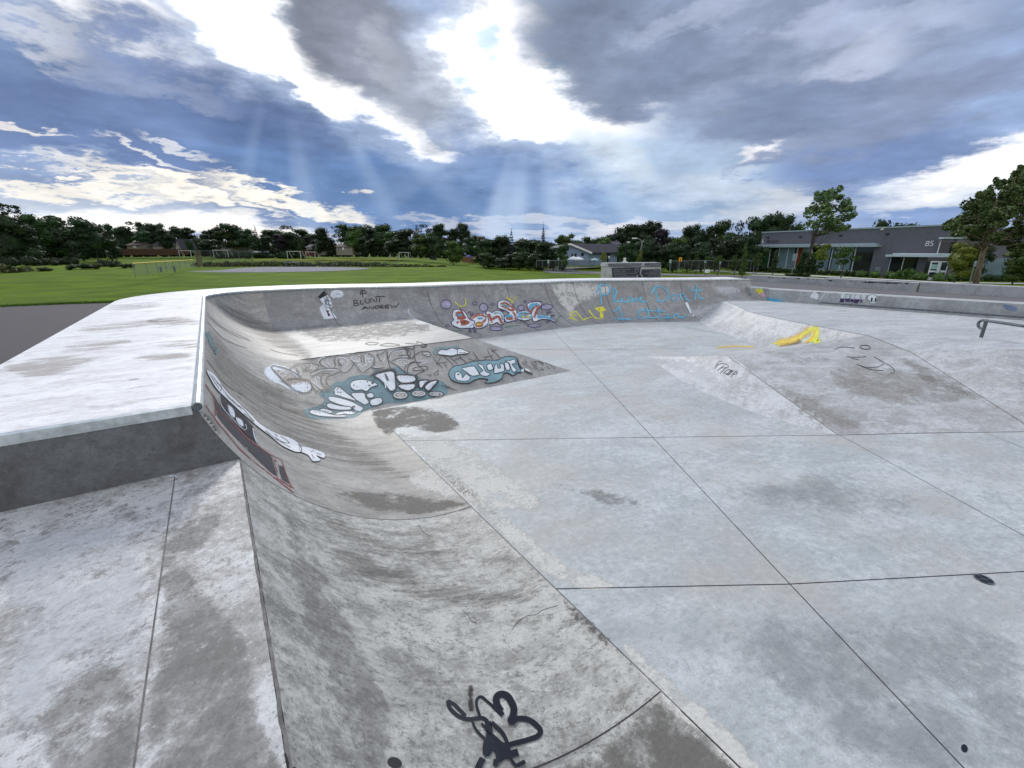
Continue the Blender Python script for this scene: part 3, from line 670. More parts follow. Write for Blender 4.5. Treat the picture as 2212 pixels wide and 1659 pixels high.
def add_stain(mt, pts, parent, name='stain', feather=40.0, k=1.8228, off=.0012):
    """an irregular patch of dirt or lime on the concrete, its edge broken up by noise"""
    P0 = [Vector((x*k, y*k, 0)) for x, y in pts]
    P = smooth_line([(p.x, p.y) for p in P0], 16, True)[:-1]
    bm = bmesh.new(); vs = [bm.verts.new(p) for p in P]; es = [bm.edges.new((vs[i], vs[(i+1) % len(vs)])) for i in range(len(vs))]
    bmesh.ops.triangle_fill(bm, edges=es, use_beauty=True)
    x0, x1 = min(p.x for p in P), max(p.x for p in P); y0, y1 = min(p.y for p in P), max(p.y for p in P)
    c = max(14, (x1-x0)/30, (y1-y0)/30)
    for ax, a0, a1 in ((0, x0, x1), (1, y0, y1)):
        x = a0+c
        while x < a1:
            co = (x, 0, 0) if ax == 0 else (0, x, 0); no = (1, 0, 0) if ax == 0 else (0, 1, 0)
            bmesh.ops.bisect_plane(bm, geom=bm.verts[:]+bm.edges[:]+bm.faces[:], plane_co=co, plane_no=no); x += c
    from mathutils.geometry import intersect_point_line
    V_ = []; F_ = []; A = []; idx = {}; bm.verts.index_update()
    for v in bm.verts:
        h = hit(v.co.x, v.co.y, off)
        if h is None: continue
        d = 1e9
        for i in range(len(P)):
            a, b = P[i], P[(i+1) % len(P)]; ab = b-a; t_ = max(0, min(1, (v.co-a).dot(ab)/max(1e-6, ab.length_squared))); d = min(d, (v.co-a-ab*t_).length)
        idx[v.index] = len(V_); V_.append(h); A.append(min(1, d/feather))
    for f in bm.faces:
        ii = [v.index for v in f.verts]
        if all(i in idx for i in ii):
            q = [V_[idx[i]] for i in ii]
            if max((a-b).length for a in q for b in q) < 1.6: F_.append(tuple(idx[i] for i in ii))
    bm.free()
    o = mesh_obj(name, V_, F_, mt, parent)
    at = o.data.attributes.new('fade', 'FLOAT', 'POINT'); at.data.foreach_set('value', A)
    return o
# ------------------------------------------------------------------ ground around the park
def T(x, y):
    d = math.hypot(x-2, y-8)
    far_ = -.75
    near = -.06
    z = near+(far_-near)*sm(14, 46, d)
    w = sm(6, 13, x)*sm(2, 14, y+2)      # made-up ground behind the seat walls
    z += w*(.88*(1-sm(17, 34, d)))
    if x > 8 and y < 24 and d < 26: z = min(z, .9)
    # park footprint stays below the concrete
    n, s = x*NV.x+y*NV.y, x*DV.x+y*DV.y
    z += .10*mn.noise(Vector((x*.05, y*.05, 3)))*sm(20, 60, d)
    return z
def ground(sx, sy):                     # where a sight line meets the ground
    d = ray(sx, sy); lo, hi = 5.0, 1500.0
    t = 12.0
    while t < 1200:
        P = CAM+d*t
        if P.z < T(P.x, P.y): break
        t *= 1.01
    lo, hi = t/1.01, t
    for _ in range(24):
        m_ = (lo+hi)/2; P = CAM+d*m_
        if P.z < T(P.x, P.y): hi = m_
        else: lo = m_
    P = CAM+d*hi; return Vector((P.x, P.y, T(P.x, P.y)))
def axis(a, b, near):
    out = [0.0]; st = near; x = 0
    while x < b: x += st; out.append(x); st *= 1.045
    neg = []; st = near; x = 0
    while x > a: x -= st; neg.append(x); st *= 1.045
    return list(reversed(neg))+out
gx = axis(-900, 900, 1.0); gy = [y+8 for y in axis(-60, 1400, 1.0)]
def inpark(x, y):
    n, s = x*NV.x+y*NV.y, x*DV.x+y*DV.y
    if n > -1.2 and s < 13.3 and n < 10 and s > -30: return True
    return -1 < x < 19 and y < 16.9
v = [Vector((x, y, T(x, y)-(1.2 if inpark(x, y) else 0))) for x in gx for y in gy]; ny = len(gy)
f = [(i*ny+j, (i+1)*ny+j, (i+1)*ny+j+1, i*ny+j+1) for i in range(len(gx)-1) for j in range(ny-1)]
def grass_mat():
    m, t, b = mat('mown_grass'); tc = N(t, 'ShaderNodeTexCoord'); o = tc.outputs['Object']
    def nz(sc, de=5.0, ro=.6, st=None):
        src = o
        if st: q = N(t, 'ShaderNodeVectorMath', operation='MULTIPLY'); L(t, o, q.inputs[0]); q.inputs[1].default_value = st; src = q.outputs[0]
        n = N(t, 'ShaderNodeTexNoise', i_Scale=sc, i_Detail=de, i_Roughness=ro); L(t, src, n.inputs['Vector']); return n.outputs['Fac']
    c = mixc(t, mapr(t, nz(.07), .35, .65), lin((74, 94, 22)), lin((88, 104, 40)))
    c = mixc(t, mapr(t, nz(.28, 6, .65), .42, .62, 0, .75), c, lin((98, 122, 22)))
    c = mixc(t, mapr(t, nz(.6, 6, .7), .55, .70, 0, .55), c, lin((52, 74, 22)))
    c = mixc(t, mapr(t, nz(.035, 3), .55, .75, 0, .5), c, lin((98, 104, 52)))
    c = mixc(t, mapr(t, nz(1.0, 3, .5, (.09, .55, 1)), .5, .7, 0, .3), c, lin((96, 118, 50)))
    c = mixc(t, mapr(t, nz(9, 6, .75), .35, .7, 0, .5), c, lin((50, 72, 18)))
    hs = N(t, 'ShaderNodeHueSaturation'); hs.inputs['Value'].default_value = 1.26; L(t, c, hs.inputs['Color'])
    L(t, hs.outputs[0], b.inputs['Base Color']); b.inputs['Roughness'].default_value = .95; b.inputs['Specular IOR Level'].default_value = .06
    bp = N(t, 'ShaderNodeBump', i_Strength=.9, i_Distance=.06); L(t, nz(16, 5, .8), bp.inputs['Height']); L(t, bp.outputs[0], b.inputs['Normal'])
    return m
M['grass'] = grass_mat()
g = mesh_obj('ground', v, f, M['grass'], smooth=True); tag(g, 'wide mown green grass field sloping away from the skatepark', 'ground', kind='structure')
def sheet(name, pts, mt, label, cat_, dz=.03, sub=12, tilt=None):
    """thin sheet draped on the ground through photo points"""
    P = [ground(*p) for p in pts]; bm = bmesh.new()
    L_ = smooth_line([(p.x, p.y) for p in P], 1.5, True)[:-1]
    vs = [bm.verts.new((p.x, p.y, 0)) for p in L_]; es = [bm.edges.new((vs[i], vs[(i+1) % len(vs)])) for i in range(len(vs))]
    bmesh.ops.triangle_fill(bm, edges=es, use_beauty=True)
    xs = [p.x for p in L_]; ys = [p.y for p in L_]
    for ax, a0, a1 in ((0, min(xs), max(xs)), (1, min(ys), max(ys))):
        c = max(.8, (a1-a0)/40); x = a0+c
        while x < a1:
            bmesh.ops.bisect_plane(bm, geom=bm.verts[:]+bm.edges[:]+bm.faces[:], plane_co=(x, x, 0), plane_no=(1, 0, 0) if ax == 0 else (0, 1, 0)); x += c
    for q in bm.verts: q.co.z = T(q.co.x, q.co.y)+dz
    me = bpy.data.meshes.new(name); bmesh.ops.recalc_face_normals(bm, faces=bm.faces); bm.to_mesh(me); bm.free(); me.materials.append(mt)
    o = bpy.data.objects.new(name, me); C.objects.link(o); tag(o, label, cat_, kind='structure'); return o
M['gravel'] = simple('grey_infield_grit', lin((122, 122, 130)), .95, .13, .8)
M['road'] = simple('pale_asphalt', lin((118, 116, 118)), .9, .10, 2)
M['kerbc'] = simple('pale_kerb', (.5, .5, .48), .8, .1, 3)
lp = [ns(-1.3, -6), ns(-1.3, 11.0), ns(-1.6, 12.8)]
P1, P2 = gp(440, 1196, -.02), gp(0, 1213, -.02)
asp = [ns(-1.2, -8, -.02), ns(-1.2, 11.9, -.02), P1+Vector((1.4, 0, 0)), P1, P1.lerp(P2, .5)+Vector((0, .15, 0)), P2, P2+Vector((-25, 2, 0)), Vector((-60, -8, -.02))]
o = mesh_obj('asphalt_path', asp, [tuple(range(len(asp)))], M['asphalt']); o.location.z = .045; tag(o, 'dark asphalt surface beside the deck at the left edge', 'path', kind='structure')
sheet('infield', [(730, 1070), (850, 1066), (1000, 1053), (1250, 1051), (1400, 1054), (1455, 1058), (1330, 1067), (1100, 1072), (900, 1073)], M['gravel'], 'flat grey gravel infield of the ball diamond in the grass', 'infield')
sheet('asphalt_path', [(2135, 1068), (2170, 1059), (2240, 1053), (2350, 1051.5), (2352, 1054.5), (2285, 1056), (2256, 1062), (2300, 1068), (2420, 1073), (2640, 1079), (2960, 1088), (2960, 1097), (2640, 1086), (2400, 1080), (2200, 1077)], M['road'], 'pale asphalt path curving through the grass behind the sign plinth', 'path', dz=.04)

# ------------------------------------------------------------------ foliage
def leaf_mat(name, a, b_, bright=1.0):
    m, t, b = mat(name); tc = N(t, 'ShaderNodeTexCoord'); oi = N(t, 'ShaderNodeObjectInfo')
    n = N(t, 'ShaderNodeTexNoise', i_Scale=5.0, i_Detail=3.0); L(t, tc.outputs['Object'], n.inputs['Vector'])
    n2 = N(t, 'ShaderNodeTexNoise', i_Scale=60.0, i_Detail=2.0); L(t, tc.outputs['Object'], n2.inputs['Vector'])
    c = mixc(t, mapr(t, n.outputs['Fac'], .35, .65), tuple(x*bright for x in lin(a)), tuple(x*bright for x in lin(b_)))
    c = mixc(t, mapr(t, n2.outputs['Fac'], .35, .7, 0, .55), c, tuple(x*bright*.45 for x in lin(a)))
    hs = N(t, 'ShaderNodeHueSaturation'); L(t, c, hs.inputs['Color']); L(t, mapr(t, oi.outputs['Random'], 0, 1, .5, 1.0, False), hs.inputs['Value']); L(t, mapr(t, oi.outputs['Random'], 0, 1, .485, .515, False), hs.inputs['Hue'])
    L(t, hs.outputs[0], b.inputs['Base Color']); b.inputs['Roughness'].default_value = .65; b.inputs['Specular IOR Level'].default_value = .25
    return m
M['lf_dark'] = leaf_mat('dark_leaves', (38, 58, 34), (54, 78, 40))
M['lf_mid'] = leaf_mat('green_leaves', (44, 68, 34), (62, 88, 42))
M['lf_light'] = leaf_mat('light_leaves', (66, 92, 40), (92, 116, 52))
M['lf_yel'] = leaf_mat('yellow_green_leaves', (112, 132, 44), (146, 160, 58))
M['lf_purple'] = leaf_mat('purple_leaves', (30, 24, 34), (46, 38, 46))
M['lf_blue'] = leaf_mat('spruce_needles', (34, 52, 50), (50, 70, 66))
M['lf_big'] = leaf_mat('maple_leaves', (66, 92, 48), (118, 140, 88), 1.7)
M['lf_near'] = leaf_mat('young_leaves', (92, 124, 48), (128, 152, 70), 1.1)
M['weed'] = leaf_mat('weedy_grass', (72, 88, 40), (112, 116, 66))
M['bark'] = simple('bark', (.07, .058, .048), .9, .3, 9, bump=.4)
M['bark2'] = simple('pale_bark', (.16, .125, .09), .9, .3, 9, bump=.4)
def leaves(rng, centres, n, size, droop=0.0):
    """many small leaf faces spread through clumps; centres = (x,y,z,rx,ry,rz)"""
    v = []; f = []
    wts = [c[3]*c[4]+c[4]*c[5]+c[3]*c[5] for c in centres]; tot = sum(wts)
    for c, w in zip(centres, wts):
        for _ in range(int(n*w/tot)+1):
            while True:
                p = Vector((rng.uniform(-1, 1), rng.uniform(-1, 1), rng.uniform(-1, 1)))
                l = p.length
                if .05 < l < 1: break
            p = p/l*(l**.35)*(1+rng.gauss(0, .06))
            q = Vector((c[0]+p.x*c[3], c[1]+p.y*c[4], c[2]+p.z*c[5]))
            a = Vector((rng.gauss(0, 1), rng.gauss(0, 1), rng.gauss(0, .6)-droop)).normalized(); b = a.cross(Vector((rng.gauss(0, 1), rng.gauss(0, 1), rng.gauss(0, 1)))).normalized()
            s_ = size*rng.uniform(.6, 1.35); k = len(v)
            v += [q-a*s_, q-a*s_*.1+b*s_*.55, q+a*s_, q-a*s_*.1-b*s_*.55]; f.append((k, k+1, k+2, k+3))
    return v, f
def core(rng, centres, k=.72):
    v = []; f = []
    for c in centres:
        k0 = len(v); nu, nv_ = 5, 8
        for i in range(nu+1):
            for j in range(nv_):
                a = math.pi*i/nu; b = 2*math.pi*j/nv_; r = k*rng.uniform(.8, 1.1)
                v.append(Vector((c[0]+c[3]*r*math.sin(a)*math.cos(b), c[1]+c[4]*r*math.sin(a)*math.sin(b), c[2]+c[5]*r*math.cos(a))))
        for i in range(nu):
            for j in range(nv_): f.append((k0+i*nv_+j, k0+(i+1)*nv_+j, k0+(i+1)*nv_+(j+1) % nv_, k0+i*nv_+(j+1) % nv_))
    return v, f
def mk(name, v, f, mt):
    me = bpy.data.meshes.new(name); me.from_pydata([tuple(x) for x in v], [], f); me.update(); me.materials.append(mt); return me
CR = {}
def crown_mesh(kind, seed):
    if (kind, seed) in CR: return CR[kind, seed]
    rng = random.Random(seed*97+hash(kind) % 1 + len(kind)); cs = []
    if kind == 'round':                 # unit tree: height 1, crown from .12 up, width 1
        for _ in range(17):
            z = rng.uniform(.16, .88); w = math.sqrt(max(.02, 1-((z-.46)/.54)**2))*.38; a = rng.uniform(0, 6.28); r = w*math.sqrt(rng.random())
            k = rng.uniform(.13, .22); cs.append((r*math.cos(a), r*math.sin(a), z, k*1.1, k*1.1, k*.62))
        cs.append((0, 0, .5, .3, .3, .33)); n, s = 2300, .026
    elif kind == 'low':                 # crown to the ground
        for _ in range(18):
            z = rng.uniform(.1, .85); w = math.sqrt(max(.02, 1-((z-.35)/.66)**2))*.38; a = rng.uniform(0, 6.28); r = w*math.sqrt(rng.random())
            k = rng.uniform(.13, .21); cs.append((r*math.cos(a), r*math.sin(a), z, k*1.1, k*1.1, k*.7))
        cs.append((0, 0, .38, .34, .34, .38)); n, s = 2300, .028
    elif kind == 'airy':
        for _ in range(15):
            z = rng.uniform(.3, .93); w = math.sqrt(max(.02, 1-((z-.6)/.45)**2))*.4; a = rng.uniform(0, 6.28); r = w*math.sqrt(rng.random())
            k = rng.uniform(.07, .14); cs.append((r*math.cos(a), r*math.sin(a), z, k*1.2, k*1.2, k*.6))
        n, s = 1500, .024
    elif kind == 'spruce':
        for i in range(15):
            z = .08+.86*i/14; w = (.97-z)*.48+.02
            for j in range(6 if z < .8 else 3):
                a = j*6.28/6+i*.9; cs.append((w*.6*math.cos(a), w*.6*math.sin(a), z-.015, w*.42+.012, w*.42+.012, .028))
        n, s = 2600, .018
    elif kind == 'poplar':
        for i in range(12):
            z = .15+.8*i/11; cs.append((rng.uniform(-.1, .1), rng.uniform(-.1, .1), z, .32*(1.1-z*.7), .32*(1.1-z*.7), .085))
        n, s = 1300, .035
    elif kind == 'sapling':
        for _ in range(11):
            z = rng.uniform(.42, .92); a = rng.uniform(0, 6.28); r = .3*math.sqrt(rng.random())*(1.25-z)
            k = rng.uniform(.09, .16); cs.append((r*math.cos(a)*1.5, r*math.sin(a)*1.5, z, k*1.2, k*1.2, k*.55))
        n, s = 1000, .035
    elif kind == 'bush':
        for _ in range(12):
            a = rng.uniform(0, 6.28); r = .36*math.sqrt(rng.random()); k = rng.uniform(.12, .2); cs.append((r*math.cos(a), r*math.sin(a), rng.uniform(.2, .66), k, k, .28))
        n, s = 1100, .04
    v, f = leaves(rng, cs, n, s)
    if kind not in ('airy', 'sapling'):
        v2, f2 = core(rng, cs, .74 if kind != 'spruce' else .5); k = len(v); v += v2; f += [tuple(i+k for i in q) for q in f2]
    CR[kind, seed] = (v, f); return CR[kind, seed]
MESH = {}
def crown(kind, seed, lf):
    if (kind, seed, lf) not in MESH: MESH[kind, seed, lf] = mk('crown', *crown_mesh(kind, seed), M[lf])
    return MESH[kind, seed, lf]
def trunk_mesh():
    mb = MB(); mb.tube([(0, 0, -.03), (.004, 0, .15), (-.006, .004, .35), (0, 0, .6)], [.022, .016, .012, .006], 7)
    for a, z in ((.4, .3), (2.4, .36), (4.3, .42), (5.5, .5)): mb.tube([(0, 0, z-.05), (.1*math.cos(a), .1*math.sin(a), z+.07), (.2*math.cos(a), .2*math.sin(a), z+.2)], [.009, .006, .003], 5)
    return mk('trunk', mb.v, mb.f, M['bark'])
TRUNK = trunk_mesh()
def tree(name, P, h, w, kind, lf, seed, label, group=None, cat_='tree', lean=0, rot=None):
    e = bpy.data.objects.new(name, None); C.objects.link(e); e.location = P; tag(e, label, cat_, group); e.empty_display_size = .5
    rz = random.Random(seed*13+int(P.x*7)).uniform(0, 6.28) if rot is None else rot
    for nm, me, sx, sz in (('trunk', TRUNK, h*.85, h), ('crown', crown(kind, seed % 4, lf), w, h)):
        o = bpy.data.objects.new(nm, me); C.objects.link(o); o.parent = e; o.scale = (sx, sx, sz); o.rotation_euler = (0, R(lean), rz if nm == 'crown' else 0)
        if nm == 'trunk' and kind in ('bush',): o.scale = (h*.6, h*.6, h*.5)
    return e
ORD = ['first', 'second', 'third', 'fourth', 'fifth', 'sixth', 'seventh', 'eighth', 'ninth', 'tenth', 'eleventh', 'twelfth', 'thirteenth', 'fourteenth', 'fifteenth', 'sixteenth', 'seventeenth', 'eighteenth', 'nineteenth', 'twentieth', 'twenty-first', 'twenty-second', 'twenty-third', 'twenty-fourth', 'twenty-fifth']
LOOK = {'lf_dark': 'dark green', 'lf_mid': 'mid green', 'lf_light': 'light green', 'lf_yel': 'yellow green', 'lf_purple': 'purple black', 'lf_blue': 'blue green', 'lf_big': 'large leaved green'}
KN = {'round': ('broadleaf_tree', 'round tree'), 'low': ('broadleaf_tree', 'dense tree'), 'airy': ('open_tree', 'airy tree'), 'spruce': ('spruce_tree', 'pointed spruce'), 'poplar': ('columnar_tree', 'narrow columnar tree'), 'sapling': ('young_tree', 'small young tree'), 'bush': ('bush', 'rounded bush')}
SEG = [(-99, 500, 'in the tall left edge clump'), (500, 765, 'behind the brown fence'), (765, 1195, 'behind the far goals'),
       (1195, 1500, 'by the cream bungalow'), (1500, 1895, 'left of the church spire'), (1895, 2215, 'left of the blue house'),
       (2215, 2470, 'around the blue house'), (2470, 3150, 'on the wooded library bank'), (3150, 4200, 'behind the library roof')]
TREES = [ # u, top, base, width (photo px), kind, leaves, distance
 (15,787,1032,190,'airy','lf_dark',120),(70,835,1032,170,'low','lf_dark',110),(120,824,1018,120,'round','lf_dark',150),(205,838,1018,130,'round','lf_mid',140),(290,844,1016,130,'airy','lf_dark',150),(245,872,1017,120,'low','lf_dark',145),
 (330,868,1018,110,'round','lf_dark',140),(385,860,1019,140,'round','lf_dark',125),(440,872,1017,80,'low','lf_dark',135),(155,880,1020,90,'low','lf_mid',138),(345,905,1005,150,'low','lf_dark',175),(200,900,1002,160,'low','lf_dark',175),(60,905,1010,140,'low','lf_dark',170),
 (500,905,990,70,'low','lf_dark',210),(540,884,987,85,'airy','lf_dark',205),(585,889,987,60,'round','lf_dark',205),(625,893,985,80,'round','lf_dark',200),(572,926,986,58,'low','lf_mid',190),(680,912,985,75,'low','lf_dark',200),(655,925,985,60,'low','lf_dark',190),(733,905,985,85,'round','lf_dark',210),(747,962,992,30,'bush','lf_mid',185),
 (797,934,990,62,'low','lf_dark',205),(832,958,997,78,'low','lf_dark',180),(862,906,985,88,'round','lf_mid',215),(925,902,985,115,'round','lf_mid',210),(975,917,985,75,'low','lf_dark',205),(1017,905,988,38,'spruce','lf_blue',190),(1006,950,990,40,'low','lf_dark',188),
 (1050,945,990,45,'low','lf_dark',195),(1078,908,988,85,'round','lf_dark',215),(1105,941,990,55,'low','lf_purple',185),(1145,902,988,62,'airy','lf_dark',210),(1150,930,990,75,'low','lf_dark',190),(1175,950,991,40,'bush','lf_dark',186),
 (1197,922,985,70,'low','lf_dark',215),(1190,954,994,30,'low','lf_mid',180),(1225,942,985,40,'low','lf_light',205),(1212,945,988,35,'round','lf_purple',190),(1282,906,1001,84,'round','lf_dark',165),(1255,960,1000,60,'low','lf_dark',168),(1310,965,1002,50,'low','lf_dark',168),(1345,905,985,65,'airy','lf_dark',205),(1388,897,990,95,'round','lf_mid',195),(1405,918,993,66,'low','lf_light',170),(1448,900,995,80,'round','lf_mid',180),(1490,893,998,90,'round','lf_dark',175),(1425,955,996,70,'low','lf_dark',170),(1470,950,999,70,'low','lf_dark',165),
 (1512,895,1000,80,'round','lf_mid',165),(1560,906,1002,85,'round','lf_mid',158),(1600,912,1004,95,'low','lf_dark',150),(1560,952,1003,100,'low','lf_dark',148),(1642,904,985,34,'airy','lf_dark',190),(1683,899,990,72,'airy','lf_dark',175),(1728,899,990,66,'round','lf_dark',170),(1678,926,1007,92,'low','lf_light',130),(1704,944,1007,60,'low','lf_dark',127),(1736,948,1018,44,'low','lf_mid',112),(1784,937,1023,76,'low','lf_light',108),(1785,914,990,62,'round','lf_dark',170),(1828,901,990,56,'round','lf_dark',168),(1862,945,1012,66,'low','lf_dark',118),(1845,955,1010,50,'low','lf_mid',122),(1885,935,1015,50,'low','lf_mid',118),
 (1905,927,1036,82,'round','lf_mid',92),(1938,913,1030,90,'round','lf_dark',96),(1978,914,1034,85,'low','lf_dark',94),(2013,882,1030,54,'spruce','lf_blue',90),(2055,930,1040,80,'round','lf_mid',92),(2093,914,1042,92,'round','lf_mid',95),(2136,938,1048,95,'low','lf_dark',80),(2138,917,980,20,'spruce','lf_blue',130),(1925,985,1042,80,'low','lf_mid',86),(2000,990,1048,80,'low','lf_dark',82),(2045,984,1050,70,'low','lf_mid',80),(2085,980,1052,70,'low','lf_mid',79),(2110,1000,1053,50,'low','lf_dark',78),(2180,962,1052,60,'low','lf_dark',79),(2165,940,1045,70,'round','lf_dark',88),
 (2222,899,1030,80,'round','lf_light',105),(2212,940,1056,55,'low','lf_mid',76),(2268,920,1025,60,'round','lf_light',108),(2330,918,1025,88,'round','lf_mid',106),(2372,912,1025,72,'round','lf_light',104),(2226,998,1056,36,'sapling','lf_light',70),(2377,974,1040,30,'sapling','lf_yel',70),(2395,910,1022,60,'low','lf_blue',108),(2440,884,1020,110,'round','lf_dark',125),(2455,945,1040,60,'low','lf_mid',75),
 (2500,880,1015,95,'round','lf_dark',120),(2557,886,1015,75,'round','lf_dark',120),(2538,912,1030,60,'round','lf_mid',105),(2598,897,1040,72,'round','lf_purple',100),(2655,912,1040,75,'round','lf_light',100),(2705,877,1040,78,'round','lf_dark',105),(2762,880,1040,85,'low','lf_dark',100),(2820,866,1040,110,'round','lf_mid',100),(2880,905,1045,90,'low','lf_mid',92),(2925,850,1045,90,'airy','lf_dark',95),(2972,832,1045,110,'round','lf_dark',92),(3025,838,1045,95,'round','lf_dark',92),
 (2485,945,1050,70,'low','lf_dark',74),(2545,940,1054,90,'low','lf_dark',74),(2600,950,1058,80,'low','lf_dark',72),(2650,945,1060,85,'low','lf_dark',71),(2705,955,1062,80,'low','lf_dark',70),(2760,950,1062,85,'low','lf_dark',70),(2815,925,1062,110,'low','lf_dark',73),(2885,915,1062,115,'low','lf_dark',73),(2950,925,1062,100,'low','lf_dark',72),(2516,978,1045,26,'sapling','lf_yel',66),
 (2741,1001,1063,40,'sapling','lf_light',62),(2778,1007,1066,32,'sapling','lf_light',61),(2826,996,1066,48,'sapling','lf_light',60),(2893,1000,1066,50,'sapling','lf_light',59),(2924,964,1070,34,'poplar','lf_light',56),(2978,992,1066,42,'sapling','lf_light',58),
 (3085,868,1040,95,'low','lf_dark',90),(3060,840,1040,80,'round','lf_dark',95),(3470,848,1080,135,'low','lf_mid',84),(3800,842,1000,150,'round','lf_mid',75)]
cnt = {}
rows_ = sorted(range(len(TREES)), key=lambda i: TREES[i][0])
for i in rows_:
    u, top, base, w, kind, lf, Y = TREES[i]
    for k, (a, b, txt) in enumerate(SEG):
        if a <= u < b: sg = k; where = txt
    key = (sg, kind, lf); cnt[key] = cnt.get(key, 0)+1
tot = dict(cnt); cnt = {}
for i in rows_:
    u, top, base, w, kind, lf, Y = TREES[i]
    for k, (a, b, txt) in enumerate(SEG):
        if a <= u < b: sg = k; where = txt
    key = (sg, kind, lf); cnt[key] = cnt.get(key, 0)+1
    nm, kn = KN[kind]
    pre = LOOK[lf]+' '+kn
    lab = pre+' '+where if tot[key] == 1 else ORD[cnt[key]-1]+' '+pre+' from the left '+where
    Y = Y*.93
    z0 = zat(Y, base); X = xat(Y, z0, u); D = Y*cp-(z0-HC)*sp; gz = T(X, Y)
    h = (zat(Y, top)-min(z0, gz))*(1.03 if u < 500 else .94 if u < 2400 else 1.02); ww = w/1693.1*D*1.1
    tree(nm, Vector((X, Y, min(z0, gz) if z0 < 0.5 else z0)), h, ww*(1.12 if kind != 'spruce' else 1.2), kind, lf, i % 4, lab, 'trees around the field', 'tree' if kind != 'bush' else 'bush')

# undergrowth and far wood that read as one mass
def mass(name, cols, lf, label, dens=260, leaf=.035):
    rng = random.Random(len(name)+int(cols[0][0])); cs = []
    for i in range(len(cols)-1):
        u0, t0, Y0 = cols[i]; u1, t1, Y1 = cols[i+1]; m_ = max(1, int((u1-u0)/16))
        for k in range(m_):
            t = (k+rng.random())/m_; u = u0+(u1-u0)*t; Y = (Y0+(Y1-Y0)*t)*(1+rng.uniform(-.03, .05)); top = t0+(t1-t0)*t+rng.uniform(-7, 10)
            z1 = zat(Y, top); X = xat(Y, z1, u); g_ = T(X, Y); h = max(1.2, z1-g_); w_ = 15/1693*Y
            cs.append((X, Y, g_+h*.45, w_*1.1, w_, h*.55))
    S_ = sum(c[3] for c in cs)/len(cs); v, f = leaves(rng, cs, dens*len(cs), S_*.13)
    v2, f2 = core(rng, cs, .85); k = len(v); v += v2; f += [tuple(i+k for i in q) for q in f2]
    o = mesh_obj(name, v, f, M[lf]); tag(o, label, 'undergrowth', kind='stuff'); return o
mass('far_wood', [(-60, 925, 185), (420, 935, 185), (520, 958, 215), (760, 962, 225), (1180, 960, 225), (1500, 955, 215), (1900, 962, 150)], 'lf_dark', 'dark undergrowth and distant wood behind the trees along the far edge')
mass('hedge_undergrowth', [(1895, 1000, 95), (2110, 1005, 84), (2240, 985, 115), (2480, 975, 110), (2500, 960, 80), (3090, 965, 84)], 'lf_dark', 'dark undergrowth beneath the trees left and right of the pale blue house')
# ------------------------------------------------------------------ buildings and street things
def V(Y, sx, sy): z = zat(Y, sy); return Vector((xat(Y, z, sx), Y, z))
def ppm(Y): return 1693.1/Y               # photo pixels per metre near the horizon
def brick_mat():
    m, t, b = mat('dark_brick'); tc = N(t, 'ShaderNodeTexCoord')
    mp = N(t, 'ShaderNodeVectorMath', operation='MULTIPLY'); mp.inputs[1].default_value = (1, 1, 1)
    sp_ = N(t, 'ShaderNodeSeparateXYZ'); L(t, tc.outputs['Object'], sp_.inputs[0]); cb = N(t, 'ShaderNodeCombineXYZ')
    L(t, math_(t, 'SUBTRACT', sp_.outputs[0], sp_.outputs[1]), cb.inputs[0]); L(t, sp_.outputs[2], cb.inputs[1])
    br = N(t, 'ShaderNodeTexBrick', i_Scale=3.2); br.inputs['Color1'].default_value = (*lin((102, 103, 110)), 1); br.inputs['Color2'].default_value = (*lin((82, 83, 90)), 1); br.inputs['Mortar'].default_value = (*lin((116, 116, 126)), 1); br.inputs['Mortar Size'].default_value = .022
    L(t, cb.outputs[0], br.inputs['Vector'])
    n = N(t, 'ShaderNodeTexNoise', i_Scale=.6, i_Detail=6.0); L(t, tc.outputs['Object'], n.inputs['Vector'])
    c = mixc(t, mapr(t, n.outputs['Fac'], .35, .65, 0, .5), br.outputs['Color'], lin((100, 100, 111))); L(t, c, b.inputs['Base Color']); b.inputs['Roughness'].default_value = .85; return m
M['brick'] = brick_mat()
def glass_mat(name, rgb, rough=.08):
    m, t, b = mat(name); tc = N(t, 'ShaderNodeTexCoord'); n = N(t, 'ShaderNodeTexNoise', i_Scale=.5, i_Detail=3.0); L(t, tc.outputs['Object'], n.inputs['Vector'])
    L(t, mixc(t, mapr(t, n.outputs['Fac'], .3, .7), tuple(x*.8 for x in lin(rgb)), tuple(x*1.15 for x in lin(rgb))), b.inputs['Base Color'])
    b.inputs['Roughness'].default_value = rough; b.inputs['Specular IOR Level'].default_value = .5; return m
M['gl_dark'] = glass_mat('dark_glass', (30, 34, 38), .04); M['gl_green'] = glass_mat('green_glass', (16, 84, 28)); M['gl_grey'] = glass_mat('grey_blind_glass', (112, 134, 142), .06)
M['gl_orange'] = glass_mat('orange_glass', (122, 58, 30)); M['gl_navy'] = glass_mat('navy_glass', (30, 38, 66)); M['gl_house'] = glass_mat('house_glass', (30, 34, 42))
M['alu'] = simple('pale_aluminium', lin((196, 206, 210)), .45, .06, 3, metal=.2); M['alu2'] = simple('grey_aluminium', lin((160, 174, 178)), .5, .08, 3, metal=.2)
M['roofg'] = simple('grey_shingles', lin((72, 72, 78)), .9, .15, 6); M['roofb'] = simple('brown_shingles', lin((92, 78, 76)), .9, .15, 6)
M['siding'] = simple('pale_blue_siding', lin((142, 158, 182)), .7, .06, 2); M['cream'] = simple('cream_wall', lin((140, 132, 120)), .8, .1, 3); M['tan'] = simple('tan_wood', lin((142, 108, 78)), .8, .15, 5)
M['fwood'] = simple('brown_fence_wood', lin((78, 54, 42)), .85, .2, 6); M['red'] = simple('dull_red', lin((88, 44, 42)), .8, .2, 4)
